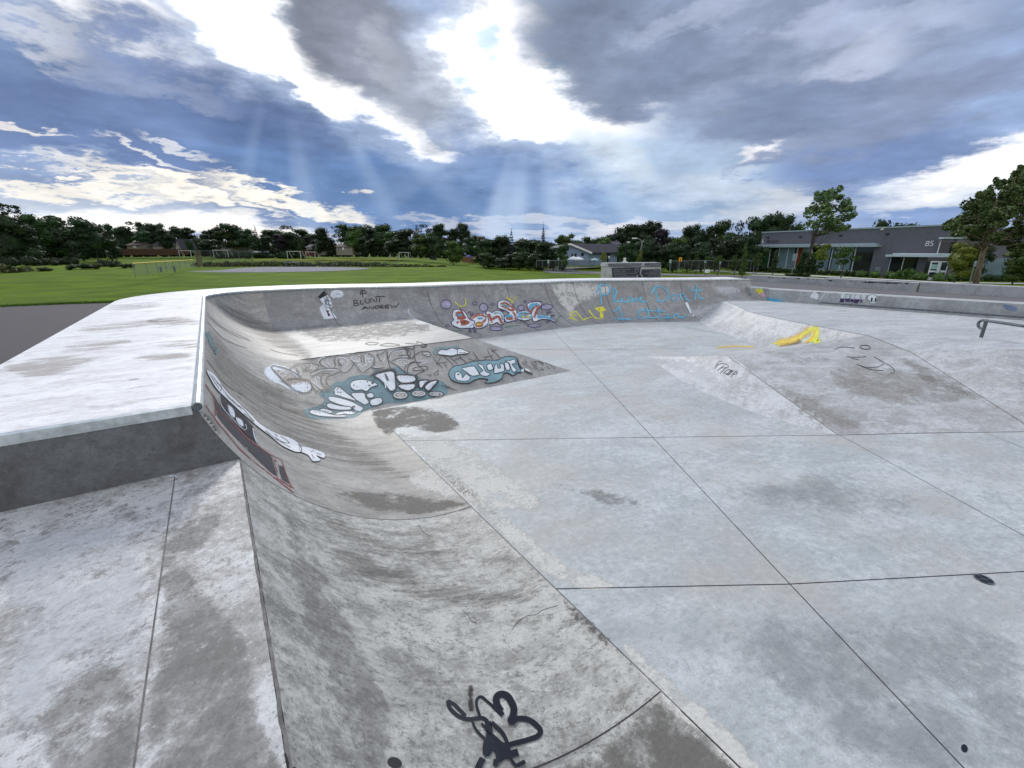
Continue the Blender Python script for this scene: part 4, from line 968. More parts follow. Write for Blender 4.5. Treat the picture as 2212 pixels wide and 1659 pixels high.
M['yellow'] = simple('yellow_plastic', lin((214, 188, 70)), .5, .08, 4); M['galv'] = simple('dull_galvanised', lin((120, 130, 128)), .5, .15, 6, metal=.3); M['goal'] = simple('goal_white', lin((180, 184, 180)), .5, .06, 4)
M['green_s'] = simple('pale_green_sign', lin((150, 178, 170)), .5, .08, 4); M['sgrey'] = simple('sign_back_grey', lin((140, 150, 158)), .5, .08, 4); M['swhite'] = simple('sign_white', lin((215, 220, 222)), .5, .05, 4)
M['syel'] = simple('sign_amber', lin((235, 160, 20)), .5, .05, 4); M['black'] = simple('black_paint', (.012, .012, .014), .4, .2, 8)
M['blue'] = simple('blue_canvas', lin((50, 66, 160)), .7, .1, 3); M['tarp'] = simple('white_canvas', lin((225, 228, 235)), .7, .05, 3); M['turq'] = simple('pale_turquoise_canvas', lin((150, 186, 186)), .7, .08, 3)
M['stone'] = simple('spire_stone', lin((150, 155, 168)), .8, .1, 3)
def mesh_wire(name, rgb, sc, th=.1):
    m, t, b = mat(name); tc = N(t, 'ShaderNodeTexCoord'); sp_ = N(t, 'ShaderNodeSeparateXYZ'); L(t, tc.outputs['Object'], sp_.inputs[0])
    u = math_(t, 'ADD', math_(t, 'ADD', sp_.outputs[0], sp_.outputs[1]), sp_.outputs[2]); w = math_(t, 'SUBTRACT', math_(t, 'ADD', sp_.outputs[0], sp_.outputs[1]), sp_.outputs[2])
    a = math_(t, 'LESS_THAN', math_(t, 'FRACT', math_(t, 'MULTIPLY', u, sc)), th); c = math_(t, 'LESS_THAN', math_(t, 'FRACT', math_(t, 'MULTIPLY', w, sc)), th)
    L(t, math_(t, 'MAXIMUM', a, c), b.inputs['Alpha']); b.inputs['Base Color'].default_value = (*rgb, 1); b.inputs['Roughness'].default_value = .5; return m
M['wire'] = mesh_wire('chain_link', (.26, .30, .29), 12, .14); M['wire_b'] = mesh_wire('black_chain_link', (.03, .03, .03), 12, .16); M['net_b'] = mesh_wire('brown_netting', (.10, .075, .05), 9, .4)

# library -------------------------------------------------------------------------------
GZ = -.75
FL = Vector((38.6, 70.2, GZ)); FR = Vector((47.6, 48.9, GZ))
fd = (FR-FL); LEN = fd.length; fd.normalize(); fnm = Vector((-fd.y, fd.x, 0)); fnm = fnm if fnm.dot(-FL) > 0 else -fnm      # towards the camera
def ft(sx, out=0.0, z=1.0, O=None, D_=None, Nn=None):      # distance along the facade seen in photo column sx
    O = O or FL; D_ = D_ or fd; Nn = Nn or fnm
    lo, hi = -6.0, LEN+22
    for _ in range(40):
        m_ = (lo+hi)/2; P = O+D_*m_+Nn*out; P = Vector((P.x, P.y, z))
        if proj(P)[0] < sx: lo = m_
        else: hi = m_
    return lo
lib = empty('library', FL, 'single storey dark brick library with tall windows, canopy and number 85', 'building')
def fbox(mb, s0, s1, n0, n1, z0, z1, mi=0, O=None, D_=None, Nn=None):
    O = O or FL; D_ = D_ or fd; Nn = Nn or fnm; O2 = Vector((O.x, O.y, 0))
    q = [O2+D_*s0+Nn*n0, O2+D_*s1+Nn*n0, O2+D_*s1+Nn*n1, O2+D_*s0+Nn*n1]; mb.prism([(p.x, p.y) for p in q], z0, z1, mi)
ZT = 5.08; z_can = 2.78; z_sill = GZ+.62
ws0, ws1 = ft(2984, .02), ft(3431, .02)
w2a, w2b = ft(3502, .02), ft(3612, .02)
mb = MB()
fbox(mb, 0, LEN, -9, 0, z_can, ZT-.16); fbox(mb, 0, LEN, -9, 0, GZ-.5, z_sill)
fbox(mb, 0, ws0, -9, 0, z_sill, z_can); fbox(mb, ws1, w2a, -9, 0, z_sill, z_can); fbox(mb, w2b, LEN, -9, 0, z_sill, z_can)
fbox(mb, ws0, ws1, -9, -.35, z_sill, z_can); fbox(mb, w2a, w2b, -9, -.35, z_sill, z_can)
mb.build('wall', M['brick'], lib)
mb = MB(); fbox(mb, -.08, LEN+.08, -9, .10, ZT-.16, ZT); mb.build('roof_edge', M['alu2'], lib)
# right-hand wall turning away from the corner
rd = (Vector((66, 60, 0))-Vector((FR.x, FR.y, 0))).normalized(); rn = Vector((rd.y, -rd.x, 0)); rn = rn if rn.dot(-FR) > 0 else -rn
mb = MB(); fbox(mb, 0.002, 1.2, -.12, 0, GZ-.5, ZT-.17, 0, FR, rd, rn); fbox(mb, 1.2, 22, -1.5, 0, GZ-.5, ZT-.17, 0, FR, rd, rn); mb.build('side_wall', M['brick'], lib)
mb = MB(); fbox(mb, 0.1, 1.2, -.12, .09, ZT-.17, ZT-.01, 0, FR, rd, rn); fbox(mb, 1.2, 22, -1.5, .09, ZT-.17, ZT-.01, 0, FR, rd, rn); mb.build('roof_edge', M['alu2'], lib)
# glazing of the long window: coloured panes, mullions, sill
panes = [(2984, 3028, 'gl_green'), (3028, 3062, 'gl_dark'), (3062, 3097, 'gl_grey'), (3097, 3123, 'gl_grey'), (3123, 3133, 'gl_navy'), (3133, 3152, 'gl_orange'), (3152, 3190, 'gl_grey'), (3190, 3215, 'gl_dark'), (3215, 3262, 'gl_grey'), (3262, 3276, 'gl_navy'), (3276, 3310, 'gl_grey'), (3310, 3350, 'gl_grey'), (3352, 3431, 'gl_dark')]
win = MB(); fr_ = []
for a, b, g_ in panes:
    s0, s1 = ft(a, -.1), ft(b, -.1); mb = MB(); fbox(mb, s0, s1, -.2, -.12, z_sill, z_can); mb.build('window_pane', M[g_], lib)
mb = MB()
for u in (3028, 3062, 3097, 3133, 3190, 3270, 3310, 3360):
    s = ft(u, -.05); fbox(mb, s-.05, s+.05, -.115, -.02, z_sill, z_can)
fbox(mb, ws0, ws0+.06, -.115, -.02, z_sill, z_can); mb.build('window_frame', M['alu'], lib)
mb = MB(); fbox(mb, ws0-.4, ws1, -.10, .12, z_sill-.09, z_sill+.0); mb.build('window_sill', M['alu'], lib)
mb = MB(); fbox(mb, -.9, ft(3455, .9, 2.9), .003, 1.0, 2.78, 3.02); fbox(mb, -.3, ft(3455, .9, 2.9)-.3, .003, .8, 3.023, 3.22); mb.build('canopy', M['alu2'], lib)
mb = MB(); fbox(mb, w2a, w2b, -.2, -.12, z_sill, 1.72); mb.build('window_pane', M['gl_dark'], lib)
mb = MB(); s = ft(3556, -.05); fbox(mb, s-.04, s+.04, -.115, -.02, z_sill, 1.72); fbox(mb, w2a, w2a+.06, -.115, -.02, z_sill, 1.72); fbox(mb, w2a-.05, w2b, -.10, .08, z_sill-.07, z_sill); mb.build('window_frame', M['alu'], lib)
mb = MB(); fbox(mb, w2a, w2b, -.3, .0, 1.72, z_can); mb.build('wall_panel', M['brick'], lib)
mb = MB(); fbox(mb, ft(3488, .9, 1.8), LEN+2.2, .003, 1.0, 1.66, 1.90); fbox(mb, ft(3517, .6, 2), LEN+2.0, .003, .7, 1.903, 2.06); mb.build('canopy', M['alu'], lib)
for u, zz in ((3023, 4.25), (3152, 4.2), (3309, 4.22), (3494, 4.25)):
    s = ft(u, .1, zz); mb = MB(); fbox(mb, s-.16, s+.16, .003, .22, zz-.06, zz+.06); mb.build('wall_light', M['black'], lib)
s = ft(3457, .02, .2); mb = MB()
for i in range(4): fbox(mb, s-.3, s+.3, .003, .05, .25-.24*i, .35-.24*i)
mb.build('wall_vent', M['alu2'], lib)
s = ft(3474, .1, 4.6); mb = MB(); fbox(mb, s-.14, s+.14, .11, .25, 4.72, 4.88); mb.build('wall_light', M['white'], lib)
def text_obj(name, txt, size, M4, mt, parent, depth=.03, align='LEFT', font_scale=1.0):
    cu = bpy.data.curves.new(name, 'FONT'); cu.body = txt; cu.size = size; cu.extrude = depth; cu.align_x = align
    to_ = bpy.data.objects.new(name, cu); C.objects.link(to_); bpy.context.view_layer.update()
    me = bpy.data.meshes.new_from_object(to_); bpy.data.objects.remove(to_); bpy.data.curves.remove(cu)
    me.transform(M4); me.materials.clear(); me.materials.append(mt); me.name = name
    o = bpy.data.objects.new(name, me); C.objects.link(o)
    if parent is not None: adopt(o, parent)
    return o
def frame(P, right, up): r = right.normalized(); u = up.normalized(); n = r.cross(u); m = Matrix((( r.x, u.x, n.x, P.x), (r.y, u.y, n.y, P.y), (r.z, u.z, n.z, P.z), (0, 0, 0, 1))); return m
UPV = Vector((0, 0, 1))
s = ft(3638, .05, 2.6); P = FL+fd*s+fnm*.06; P.z = 2.82; text_obj('house_number', '85', .82, frame(P, fd, UPV), M['swhite'], lib)
s = ft(3000, .05, 3.5); P = FL+fd*s+fnm*.06; P.z = 3.42; text_obj('sign_letter', 'L', .85, frame(P, fd, UPV), M['swhite'], lib)
P = P+fd*.75; M['faint'] = simple('faint_grey_letters', lin((74, 66, 78)), .7, .1, 4); text_obj('sign_letters', 'ibrary', .85, frame(P, fd, UPV), M['faint'], lib, depth=.012)
# entrance and right wing
wing0 = FR+fd*.1+fnm*.4; wdv = (Vector((64, 44.5, 0))-Vector((wing0.x, wing0.y, 0))).normalized(); wnn = Vector((wdv.y, -wdv.x, 0)); wnn = wnn if wnn.dot(-FR) > 0 else -wnn
O_ = Vector((FR.x, FR.y, 0))-wdv*1.4+wnn*.5
mk_ = dict(O=O_, D_=wdv, Nn=wnn)
def fw(sx, z=1.0): return ft(sx, 0, z, **mk_)
dz0 = GZ; d0, d1, d2 = fw(3662, .3), fw(3700, .3), fw(3725, .3)
mb = MB(); fbox(mb, fw(3735, .3), 20, -7, 0, GZ-.5, 3.55, 0, **mk_); fbox(mb, .9, fw(3735, .3), -1.4, -.9, GZ-.5, 1.6, 0, **mk_); fbox(mb, .2, fw(3735, .3), -.5, -.2, 3.2, 3.55, 0, **mk_); mb.build('entrance_wing', M['brick'], lib)
mb = MB(); fbox(mb, .1, fw(3735, .3), -.6, .14, 3.55, 3.72, 0, **mk_); fbox(mb, fw(3735, .3), 20, -7, .14, 3.55, 3.72, 0, **mk_); mb.build('roof_edge', M['alu2'], lib)
mb = MB(); fbox(mb, .3, fw(3735, .3), -.5, -.4, 2.05, 3.2, 0, **mk_); mb.build('window_pane', M['gl_dark'], lib)
mb = MB(); fbox(mb, .2, .27, -.42, -.36, 2.05, 3.2, 0, **mk_); fbox(mb, .2, fw(3735, .3), -.45, -.2, 1.95, 2.05, 0, **mk_); mb.build('window_frame', M['alu'], lib)
mb = MB(); fbox(mb, d0-.35, d0, -.35, -.25, GZ, 1.66, 0, **mk_); fbox(mb, d0, d2, -.35, -.27, 1.30, 1.66, 0, **mk_); mb.build('window_pane', M['gl_dark'], lib)
for a, b in ((d0+.01, d1-.01), (d1+.01, d2+.25)):
    mb = MB(); fbox(mb, a, b, -.34, -.30, GZ, 1.25, 0, **mk_); dd = mb.build('door', M['gl_navy'], lib)
    mb = MB()
    for q0, q1, z0, z1 in ((a, a+.13, GZ, 1.25), (b-.13, b, GZ, 1.25), (a+.13, b-.13, GZ, GZ+.3), (a+.13, b-.13, GZ+.82, GZ+1.0), (a+.13, b-.13, 1.12, 1.25)): fbox(mb, q0, q1, -.298, -.24, z0, z1, 0, **mk_)
    o = mb.build('door_frame', M['swhite'], None); o.parent = dd
    mb = MB(); s_ = b-.2 if a < d1-.5 else a+.12; fbox(mb, s_, s_+.06, -.238, -.17, GZ+.75, GZ+1.15, 0, **mk_); o = mb.build('handle', M['alu2'], None); o.parent = dd
mb = MB(); fbox(mb, (d0+d1)/2-.35, (d0+d1)/2+.3, -.296, -.292, GZ+1.15, GZ+1.65, 0, **mk_); mb.build('paper_notice', M['turq'], lib)
r0, r1 = fw(3868, .5), fw(3990, .5)
mb = MB(); fbox(mb, r0, r1, .003, .02, GZ+.5, 1.55, 0, **mk_); mb.build('window_pane', M['gl_grey'], lib)
mb = MB(); fbox(mb, r0-.1, r0, .003, .09, GZ+.4, 1.62, 0, **mk_); fbox(mb, r1, r1+.1, .003, .09, GZ+.4, 1.62, 0, **mk_); fbox(mb, r0-.1, r1+.1, .003, .12, GZ+.4, GZ+.5, 0, **mk_); mb.build('window_frame', M['alu'], lib)
mb = MB(); fbox(mb, fw(3778, .3), fw(3850, .3), .003, .03, GZ+.2, 1.62, 0, **mk_); mb.build('window_pane', M['gl_dark'], lib)
# walk and planting strip before the library
o = mesh_obj('pavement', [FL+fnm*5.2+Vector((-2, 3, .08)), FL+fd*(LEN+3)+fnm*5.2+Vector((0, 0, .08)), FR+Vector((16, -8, .08)), FR+Vector((16, -10.5, .08)), FL+fd*(LEN+3)+fnm*7.0+Vector((0, 0, .08)), FL+fnm*7.0+Vector((-4, 3, .08))], [(0, 1, 4, 5), (1, 2, 3, 4)], M['kerbc']); tag(o, 'pale concrete walk running before the library hedge', 'pavement', kind='structure')
rng = random.Random(5)
def hedge(name, pts, label, h=.75, w=.5, lf='lf_mid', cat_='hedge'):
    cs = [(p.x+rng.uniform(-.15, .15), p.y+rng.uniform(-.15, .15), p.z+h*.45, w*rng.uniform(.8, 1.2), w*rng.uniform(.8, 1.2), h*.55*rng.uniform(.8, 1.1)) for p in pts]
    v, f = leaves(rng, cs, 130*len(cs), .07); v2, f2 = core(rng, cs, .8); k = len(v)
    o = mesh_obj(name, v+v2, f+[tuple(i+k for i in q) for q in f2], M[lf]); tag(o, label, cat_)
    return o
hedge('clipped_hedge', [FL+fd*(i*.8)+fnm*2.2 for i in range(-2, 22)], 'low green hedge under the long library window', .8)
hedge('flower_bed', [FL+fd*(LEN*.72+i*.5)+fnm*(3.2+.6*math.sin(i*2.1)) for i in range(0, 18)], 'loose green shrubs before the library wall vent and dark window', .9, .5, 'lf_light', 'shrub bed')
hedge('clipped_hedge', [O_+wdv*(fw(3740, 0)+i*.8)+wnn*1.6+Vector((0, 0, GZ)) for i in range(0, 16)], 'low green hedge right of the library glass door', .8)

# houses ----------------------------------------------------------------------------------
def wall_house(name, label, Y, u0, u1, v_eave, v_base, v_ridge, dep, wm, rm, wins=(), ridge='x', over=.4, gable_u=None):
    """house with its front at depth Y; ridge 'x' runs across the view, 'y' shows a gable"""
    a, b = V(Y, u0, v_eave), V(Y, u1, v_eave); x0, x1, ze, zr, zb = a.x, b.x, a.z, zat(Y+dep*.4, v_ridge), zat(Y, v_base)
    e = empty(name, ((x0+x1)/2, Y, zb), label, 'house'); zb -= .8
    mb = MB(); mb.box((x0, Y, zb), (x1, Y+dep, ze))
    if ridge == 'y': xm = (x0+x1)/2 if gable_u is None else V(Y, gable_u, v_eave).x; mb.extr([(x0, Y, ze), (x1, Y, ze), (xm, Y, zr)], (0, dep, 0))
    else: mb.extr([(x0, Y, ze), (x0, Y+dep, ze), (x0, Y+dep/2, zr)], (x1-x0, 0, 0))
    mb.build('wall', wm, e)
    mb = MB(); t = .16
    if ridge == 'y':
        for xa in (x0, x1):
            s = -1 if xa == x0 else 1; xo = xa+s*over; zo = ze-over*(zr-ze)/abs(xm-xa)
            mb.extr([(xo, Y-over, zo+.02), (xm, Y-over, zr+.02), (xm, Y-over, zr+t+.02), (xo, Y-over, zo+t+.02)], (0, dep+2*over, 0))
    else:
        for yo, s in ((Y-over, 1), (Y+dep+over, -1)):
            zo = ze-over*(zr-ze)/(dep/2)
            mb.extr([(x0-over, yo, zo+.02), (x0-over, Y+dep/2, zr+.02), (x0-over, Y+dep/2, zr+t+.02), (x0-over, yo, zo+t+.02)], (x1-x0+2*over, 0, 0))
    mb.build('roof', rm, e)
    for w in wins:
        p, q = V(Y, w[0], w[2]), V(Y, w[1], w[3])
        mb = MB(); mb.box((p.x, Y-.05, q.z), (q.x, Y-.01, p.z)); fr = mb.build('window', M['gl_house'] if len(w) < 5 else M[w[4]], e)
        mb = MB()
        for bx in (((p.x-.08, q.z-.08), (q.x+.08, q.z)), ((p.x-.08, p.z), (q.x+.08, p.z+.08)), ((p.x-.08, q.z), (p.x, p.z)), ((q.x, q.z), (q.x+.08, p.z))): mb.box((bx[0][0], Y-.09, bx[0][1]), (bx[1][0], Y-.012, bx[1][1]))
        o = mb.build('window_frame', M['white'], None); o.parent = fr
    return e
wall_house('cottage', 'steep roofed cottage with bright side, right end of the brown fence', 168, 690, 712, 972, 985, 944, 8, M['cream'], M['roofg'], [(695, 704, 974, 980)], 'y')
wall_house('bungalow', 'dark roofed bungalow behind the brown fence, left of the steep cottage', 176, 600, 640, 966, 985, 948, 9, M['cream'], M['roofg'], [(610, 618, 970, 977)])
wall_house('bungalow', 'low dim bungalow behind the brown fence at its left end', 172, 498, 545, 966, 985, 954, 9, M['cream'], M['roofb'], [(524, 536, 968, 974, 'tarp')])
wall_house('bungalow', 'grey roofed bungalow with bright awning and red fence beside the large round tree', 160, 1206, 1246, 975, 996, 964, 8, M['cream'], M['roofg'], [(1223, 1237, 974, 978, 'tarp'), (1213, 1219, 980, 987)])
wall_house('bungalow', 'cream bungalow with brown roof right of the large round tree', 155, 1322, 1386, 972, 995, 961, 9, M['cream'], M['roofb'], [(1347, 1354, 973, 983, 'tarp'), (1358, 1364, 974, 982), (1330, 1336, 976, 983)])
wall_house('bungalow', 'long dim house behind hedge between the second goal and spruce', 195, 870, 952, 972, 990, 963, 9, M['cream'], M['roofg'], [(885, 893, 976, 982), (905, 915, 976, 982)])
wall_house('house', 'grey roofed house half hidden by trees below the church spire', 120, 1826, 1862, 966, 990, 957, 8, M['siding'], M['roofg'], [(1832, 1837, 966, 971), (1842, 1847, 966, 971)])
wall_house('house', 'brown roofed house top showing right of the church spire', 160, 1858, 1900, 946, 990, 932, 9, M['cream'], M['roofb'], [(1870, 1876, 948, 952)])
wall_house('blue_house', 'two storey pale blue house behind trees, right of the gabled blue house', 96, 2400, 2440, 963, 1018, 949, 9, M['siding'], M['roofg'], [(2406, 2416, 967, 976), (2402, 2420, 988, 1003)])
# the main pale blue house: gable front and long side
bh = empty('blue_house', V(76, 2270, 1040), 'pale blue gabled house with grey roof and white trim, behind white garden umbrellas', 'house')
Y0 = 76; A0, B0 = V(Y0, 2232, 993), V(Y0, 2318, 993); ap = V(Y0, 2246, 964); zb = zat(Y0, 1046)
Dv = Vector((9.5, 9.0, 0)); 
mb = MB(); mb.extr([(A0.x-2.5, Y0, zb), (B0.x, Y0, zb), (B0.x, Y0, A0.z), (ap.x, Y0, ap.z), (A0.x-2.5, Y0, A0.z+.9)], Dv); mb.build('wall', M['siding'], bh)
mb = MB(); dn = Vector((0, -.5, 0)); o1 = Vector((B0.x+.5, Y0-.5, A0.z-.22)); ax = Vector((ap.x, Y0-.5, ap.z+.03)); mb.extr([o1, ax, ax+Vector((0, 0, .2)), o1+Vector((0, 0, .2))], Dv*1.08)
o2 = Vector((A0.x-3, Y0-.5, A0.z+.65)); mb.extr([o2, ax, ax+Vector((0, 0, .2)), o2+Vector((0, 0, .2))], Dv*1.08); mb.build('roof', M['roofg'], bh)
mb = MB()
for p_, q_ in ((o1, ax), (o2, ax)): mb.extr([p_+Vector((0, -.06, -.1)), q_+Vector((0, -.06, -.1)), q_+Vector((0, -.06, .24)), p_+Vector((0, -.06, .24))], (0, .05, 0))
mb.build('roof_trim', M['white'], bh)
for w in ((2288, 2299, 996, 1007), (2250, 2256, 998, 1011), (2262, 2270, 998, 1011)):
    p, q = V(Y0, w[0], w[2]), V(Y0, w[1], w[3]); mb = MB(); mb.box((p.x, Y0-.05, q.z), (q.x, Y0-.01, p.z)); mb.build('window', M['gl_house'], bh)
for t in (.42, .66):
    P = Vector((B0.x, Y0, 0))+Dv*t; z1 = A0.z-.3; mb = MB(); nrm_ = Vector((Dv.y, -Dv.x, 0)).normalized(); dd = Dv.normalized()*.7
    mb.extr([P+nrm_*.01+Vector((0, 0, z1-1.6)), P+nrm_*.01+dd+Vector((0, 0, z1-1.6)), P+nrm_*.01+dd+Vector((0, 0, z1)), P+nrm_*.01+Vector((0, 0, z1))], nrm_*.04); mb.build('window', M['gl_house'], bh)
mb = MB(); p = V(Y0+3, 2297, 968); mb.tube([p-Vector((0, 0, 1)), p], .15, 6); mb.build('vent_pipe', M['black'], bh)
# far flat roofed block and the church spire
bl = empty('apartment_block', V(300, 1232, 985), 'dark flat roofed block rising above the trees, left of the large round tree', 'building')
mb = MB(); a, b = V(300, 1222, 929), V(300, 1246, 985); mb.box((a.x, 300, b.z-3), (b.x, 312, a.z)); mb.build('wall', M['brick'], bl)
mb = MB(); mb.box((a.x-.5, 299.5, a.z), (b.x+.5, 312.5, a.z+.6)); mb.build('roof', M['roofg'], bl)
chs = empty('church_spire', V(320, 1858, 985), 'thin pale church spire above the distant trees', 'church')
a = V(320, 1858, 916); b = V(320, 1858, 937); w_ = 1.6
mb = MB(); mb.add([(b.x-w_, 318, b.z), (b.x+w_, 318, b.z), (b.x+w_, 322, b.z), (b.x-w_, 322, b.z), (a.x, 320, a.z)], [(0, 1, 4), (1, 2, 4), (2, 3, 4), (3, 0, 4), (3, 2, 1, 0)]); mb.build('spire', M['stone'], chs)
mb = MB(); mb.box((b.x-2.2, 317.5, -4), (b.x+2.2, 322.5, b.z-.02)); mb.build('tower', M['stone'], chs)

# fences -----------------------------------------------------------------------------------
def board_fence(name, label, pts, vtop, vbase, mt, cat_='fence', n=10):
    P = [V(Y, u, vb) for (u, Y), vb in zip(pts, vbase)]; Tt = [zat(Y, vt) for (u, Y), vt in zip(pts, vtop)]
    e = empty(name, P[0], label, cat_); mb = MB()
    for i in range(len(P)-1):
        for k in range(n):
            a, b = P[i].lerp(P[i+1], k/n), P[i].lerp(P[i+1], (k+.97)/n); za, zb = Tt[i]+(Tt[i+1]-Tt[i])*k/n, Tt[i]+(Tt[i+1]-Tt[i])*(k+.97)/n
            mb.extr([(a.x, a.y, a.z-.8), (b.x, b.y, b.z-.8), (b.x, b.y, zb), (a.x, a.y, za)], (0, .05, 0))
    mb.build('boards', mt, e)
    for i in range(len(P)):
        mb = MB(); p = P[i]; mb.box((p.x-.06, p.y-.08, p.z-.8), (p.x+.06, p.y-.002, Tt[i]+.06)); mb.build('post', mt, e)
    return e
board_fence('wooden_fence', 'long reddish brown wooden fence at the far left of the field', [(465, 160), (520, 160), (575, 160), (630, 160), (685, 160), (742, 160)], [980, 980, 980, 981, 981, 981], [994, 995, 995, 996, 995, 993], M['fwood'], n=16)
board_fence('wooden_fence', 'orange brown wooden fence by the blue canopy near dense trees', [(1821, 106), (1850, 105), (1876, 104)], [1008, 1009, 1010], [1020, 1021, 1022], M['tan'])
board_fence('wooden_fence', 'short tan wooden fence panel left of the pale blue house', [(2115, 76), (2137, 75)], [1026, 1029], [1042, 1043], M['tan'])
board_fence('wooden_fence', 'dull red fence around the grey roofed bungalow beside the round tree', [(1195, 158), (1222, 157), (1247, 156)], [986, 984, 987], [999, 999, 999], M['red'])
board_fence('wooden_fence', 'low grey fence stub between willow and dark shrub', [(1692, 122), (1718, 121)], [1002, 1005], [1009, 1012], M['roofg'])
def wire_fence(name, label, P, h, wm, top=None, post=M['galv'], cat_='fence', npost=8, rr=.03, topr=.05, dark=False):
    e = empty(name, P[0], label, cat_); mb = MB()
    for i in range(len(P)-1): mb.quad(P[i], P[i+1], P[i+1]+UPV*h, P[i]+UPV*h)
    mb.build('wire_mesh', wm, e)
    tot_ = sum((P[i+1]-P[i]).length for i in range(len(P)-1))
    for k in range(npost+1):
        d = tot_*k/npost; i = 0
        while i < len(P)-2 and d > (P[i+1]-P[i]).length: d -= (P[i+1]-P[i]).length; i += 1
        p = P[i]+(P[i+1]-P[i]).normalized()*d; mb = MB(); mb.tube([p-UPV*.1, p+UPV*(h+.03)], rr, 6); mb.build('post', post, e)
    mb = MB(); mb.tube([p+UPV*h for p in P], topr, 6); mb.build('top_rail', top or post, e)
    return e
a, b = V(41, 533, 1087), V(78, 767, 1049.5)
wire_fence('ball_fence', 'short chain link fence with yellow top cap by the gravel infield', [a, a.lerp(b, .5), b], 1.12, M['wire'], M['yellow'], npost=8, topr=.075)
a, b = V(92, 990, 1046), V(84, 1568, 1046)
wire_fence('ball_fence', 'long low fence with thin yellow top cap behind the gravel infield', [a, a.lerp(b, .5), b], 1.15, M['wire_b'], M['yellow'], npost=12, rr=.025, topr=.045)
a, b = V(84, 780, 1050), V(92, 1000, 1048)
wire_fence('backstop_fence', 'tall dark chain link fence left of the long yellow capped fence', [a, b], 2.9, M['wire_b'], M['steel_d'], M['steel_d'], npost=4, rr=.05, topr=.04)
e = empty('backstop', V(83, 788, 1050), 'brown netted backstop panel at the end of the tall dark fence', 'backstop')
a, b = V(83, 779, 1050), V(83.5, 799, 1050); mb = MB(); mb.extr([a, b, b+UPV*2.9, a+UPV*2.9], (0, .06, 0)); mb.build('netting', M['net_b'], e)
for p in (a, b): mb = MB(); mb.tube([p, p+UPV*3], .06, 6); mb.build('post', M['bark2'], e)
a, b = V(70, 2112, 1052), V(66, 2345, 1053)
wire_fence('garden_fence', 'low weathered wire fence along the garden before the pale blue house', [a, b], 1.0, M['wire_b'], M['galv'], npost=9)
a, b = V(58, 2640, 1062), V(54, 2985, 1063)
wire_fence('garden_fence', 'dark wire fence behind the young trees on the library bank', [a, b], 1.1, M['wire_b'], M['steel_d'], M['steel_d'], npost=12)
# goals -------------------------------------------------------------------------------------
def goal(u0, u1, vt, vb, Y, label, back=1.6):
    a, b = V(Y, u0, vb), V(Y, u1, vb); zt_ = zat(Y, vt); e = empty('soccer_goal', ((a.x+b.x)/2, Y, a.z), label, 'soccer goal', 'white soccer goals on the field'); r = .10
    for p in (a, b):
        mb = MB(); mb.tube([(p.x, Y, p.z-.6), (p.x, Y, zt_)], r, 6); mb.build('goal_post', M['goal'], e)
        mb = MB(); mb.tube([(p.x, Y, zt_), (p.x+.3, Y+back*.4, zt_), (p.x+.6, Y+back, p.z-.3)], r*.7, 6); mb.build('back_bar', M['goal'], e)
    mb = MB(); mb.tube([(a.x-r, Y, zt_), (b.x+r, Y, zt_)], r, 6); mb.build('crossbar', M['goal'], e)
goal(707, 753, 987, 1006, 150, 'leftmost white goal in front of the brown fence')
goal(842, 899, 985, 1006, 148, 'wide white goal behind the tall dark fence')
goal(1133, 1185, 990, 1014, 132, 'large white goal above the bench, left of the red fence')
goal(1206, 1241, 992, 1008, 145, 'smaller white goal before the red fence')
goal(1538, 1573, 996, 1012, 150, 'left one of the two touching white goals in mid field')
goal(1573, 1609, 994, 1017, 130, 'right one of the two touching white goals in mid field')
# cars -----------------------------------------------------------------------------------------
def car(u0, u1, vt, vb, Y, paint_, label):
    a, b = V(Y, u0, vb), V(Y, u1, vb); zt_ = zat(Y, vt); e = empty('parked_car', ((a.x+b.x)/2, Y, a.z), label, 'car'); l = b.x-a.x; h = max(zt_-a.z, .3*l); z = a.z
    mb = MB(); mb.extr([(a.x, Y, z+h*.2), (b.x, Y, z+h*.2), (b.x, Y, z+h*.55), (b.x-l*.22, Y, z+h*.65), (a.x+l*.05, Y, z+h*.62), (a.x, Y, z+h*.5)], (0, 1.7, 0)); mb.build('body', paint_, e, bevel=.05)
    mb = MB(); mb.extr([(a.x+l*.1, Y+.12, z+h*.62), (b.x-l*.25, Y+.12, z+h*.62), (b.x-l*.4, Y+.2, z+h*.97), (a.x+l*.2, Y+.2, z+h*.97)], (0, 1.4, 0)); mb.build('cabin', M['gl_house'], e)
    mb = MB(); mb.extr([(b.x-l*.39, Y+.17, z+h*.972), (a.x+l*.19, Y+.17, z+h*.972), (a.x+l*.2, Y+.17, z+h*1.02), (b.x-l*.41, Y+.17, z+h*1.02)], (0, 1.45, 0)); mb.build('roof', paint_, e)
    for xx in (a.x+l*.2, b.x-l*.2):
        mb = MB(); mb.tube([(xx, Y-.03, z+h*.2), (xx, Y+.2, z+h*.2)], h*.21, 12); mb.build('wheel', M['black'], e)
M['silver'] = simple('silver_paint', lin((205, 210, 216)), .3, .04, 3, spec=.6); M['bluecar'] = simple('slate_blue_paint', lin((66, 78, 96)), .3, .06, 3, spec=.6)
car(997, 1021, 987, 995.5, 172, M['silver'], 'white car parked before the far hedge'); car(1034, 1053, 988.5, 995.5, 172, M['bluecar'], 'dark blue grey car parked right of the white car')
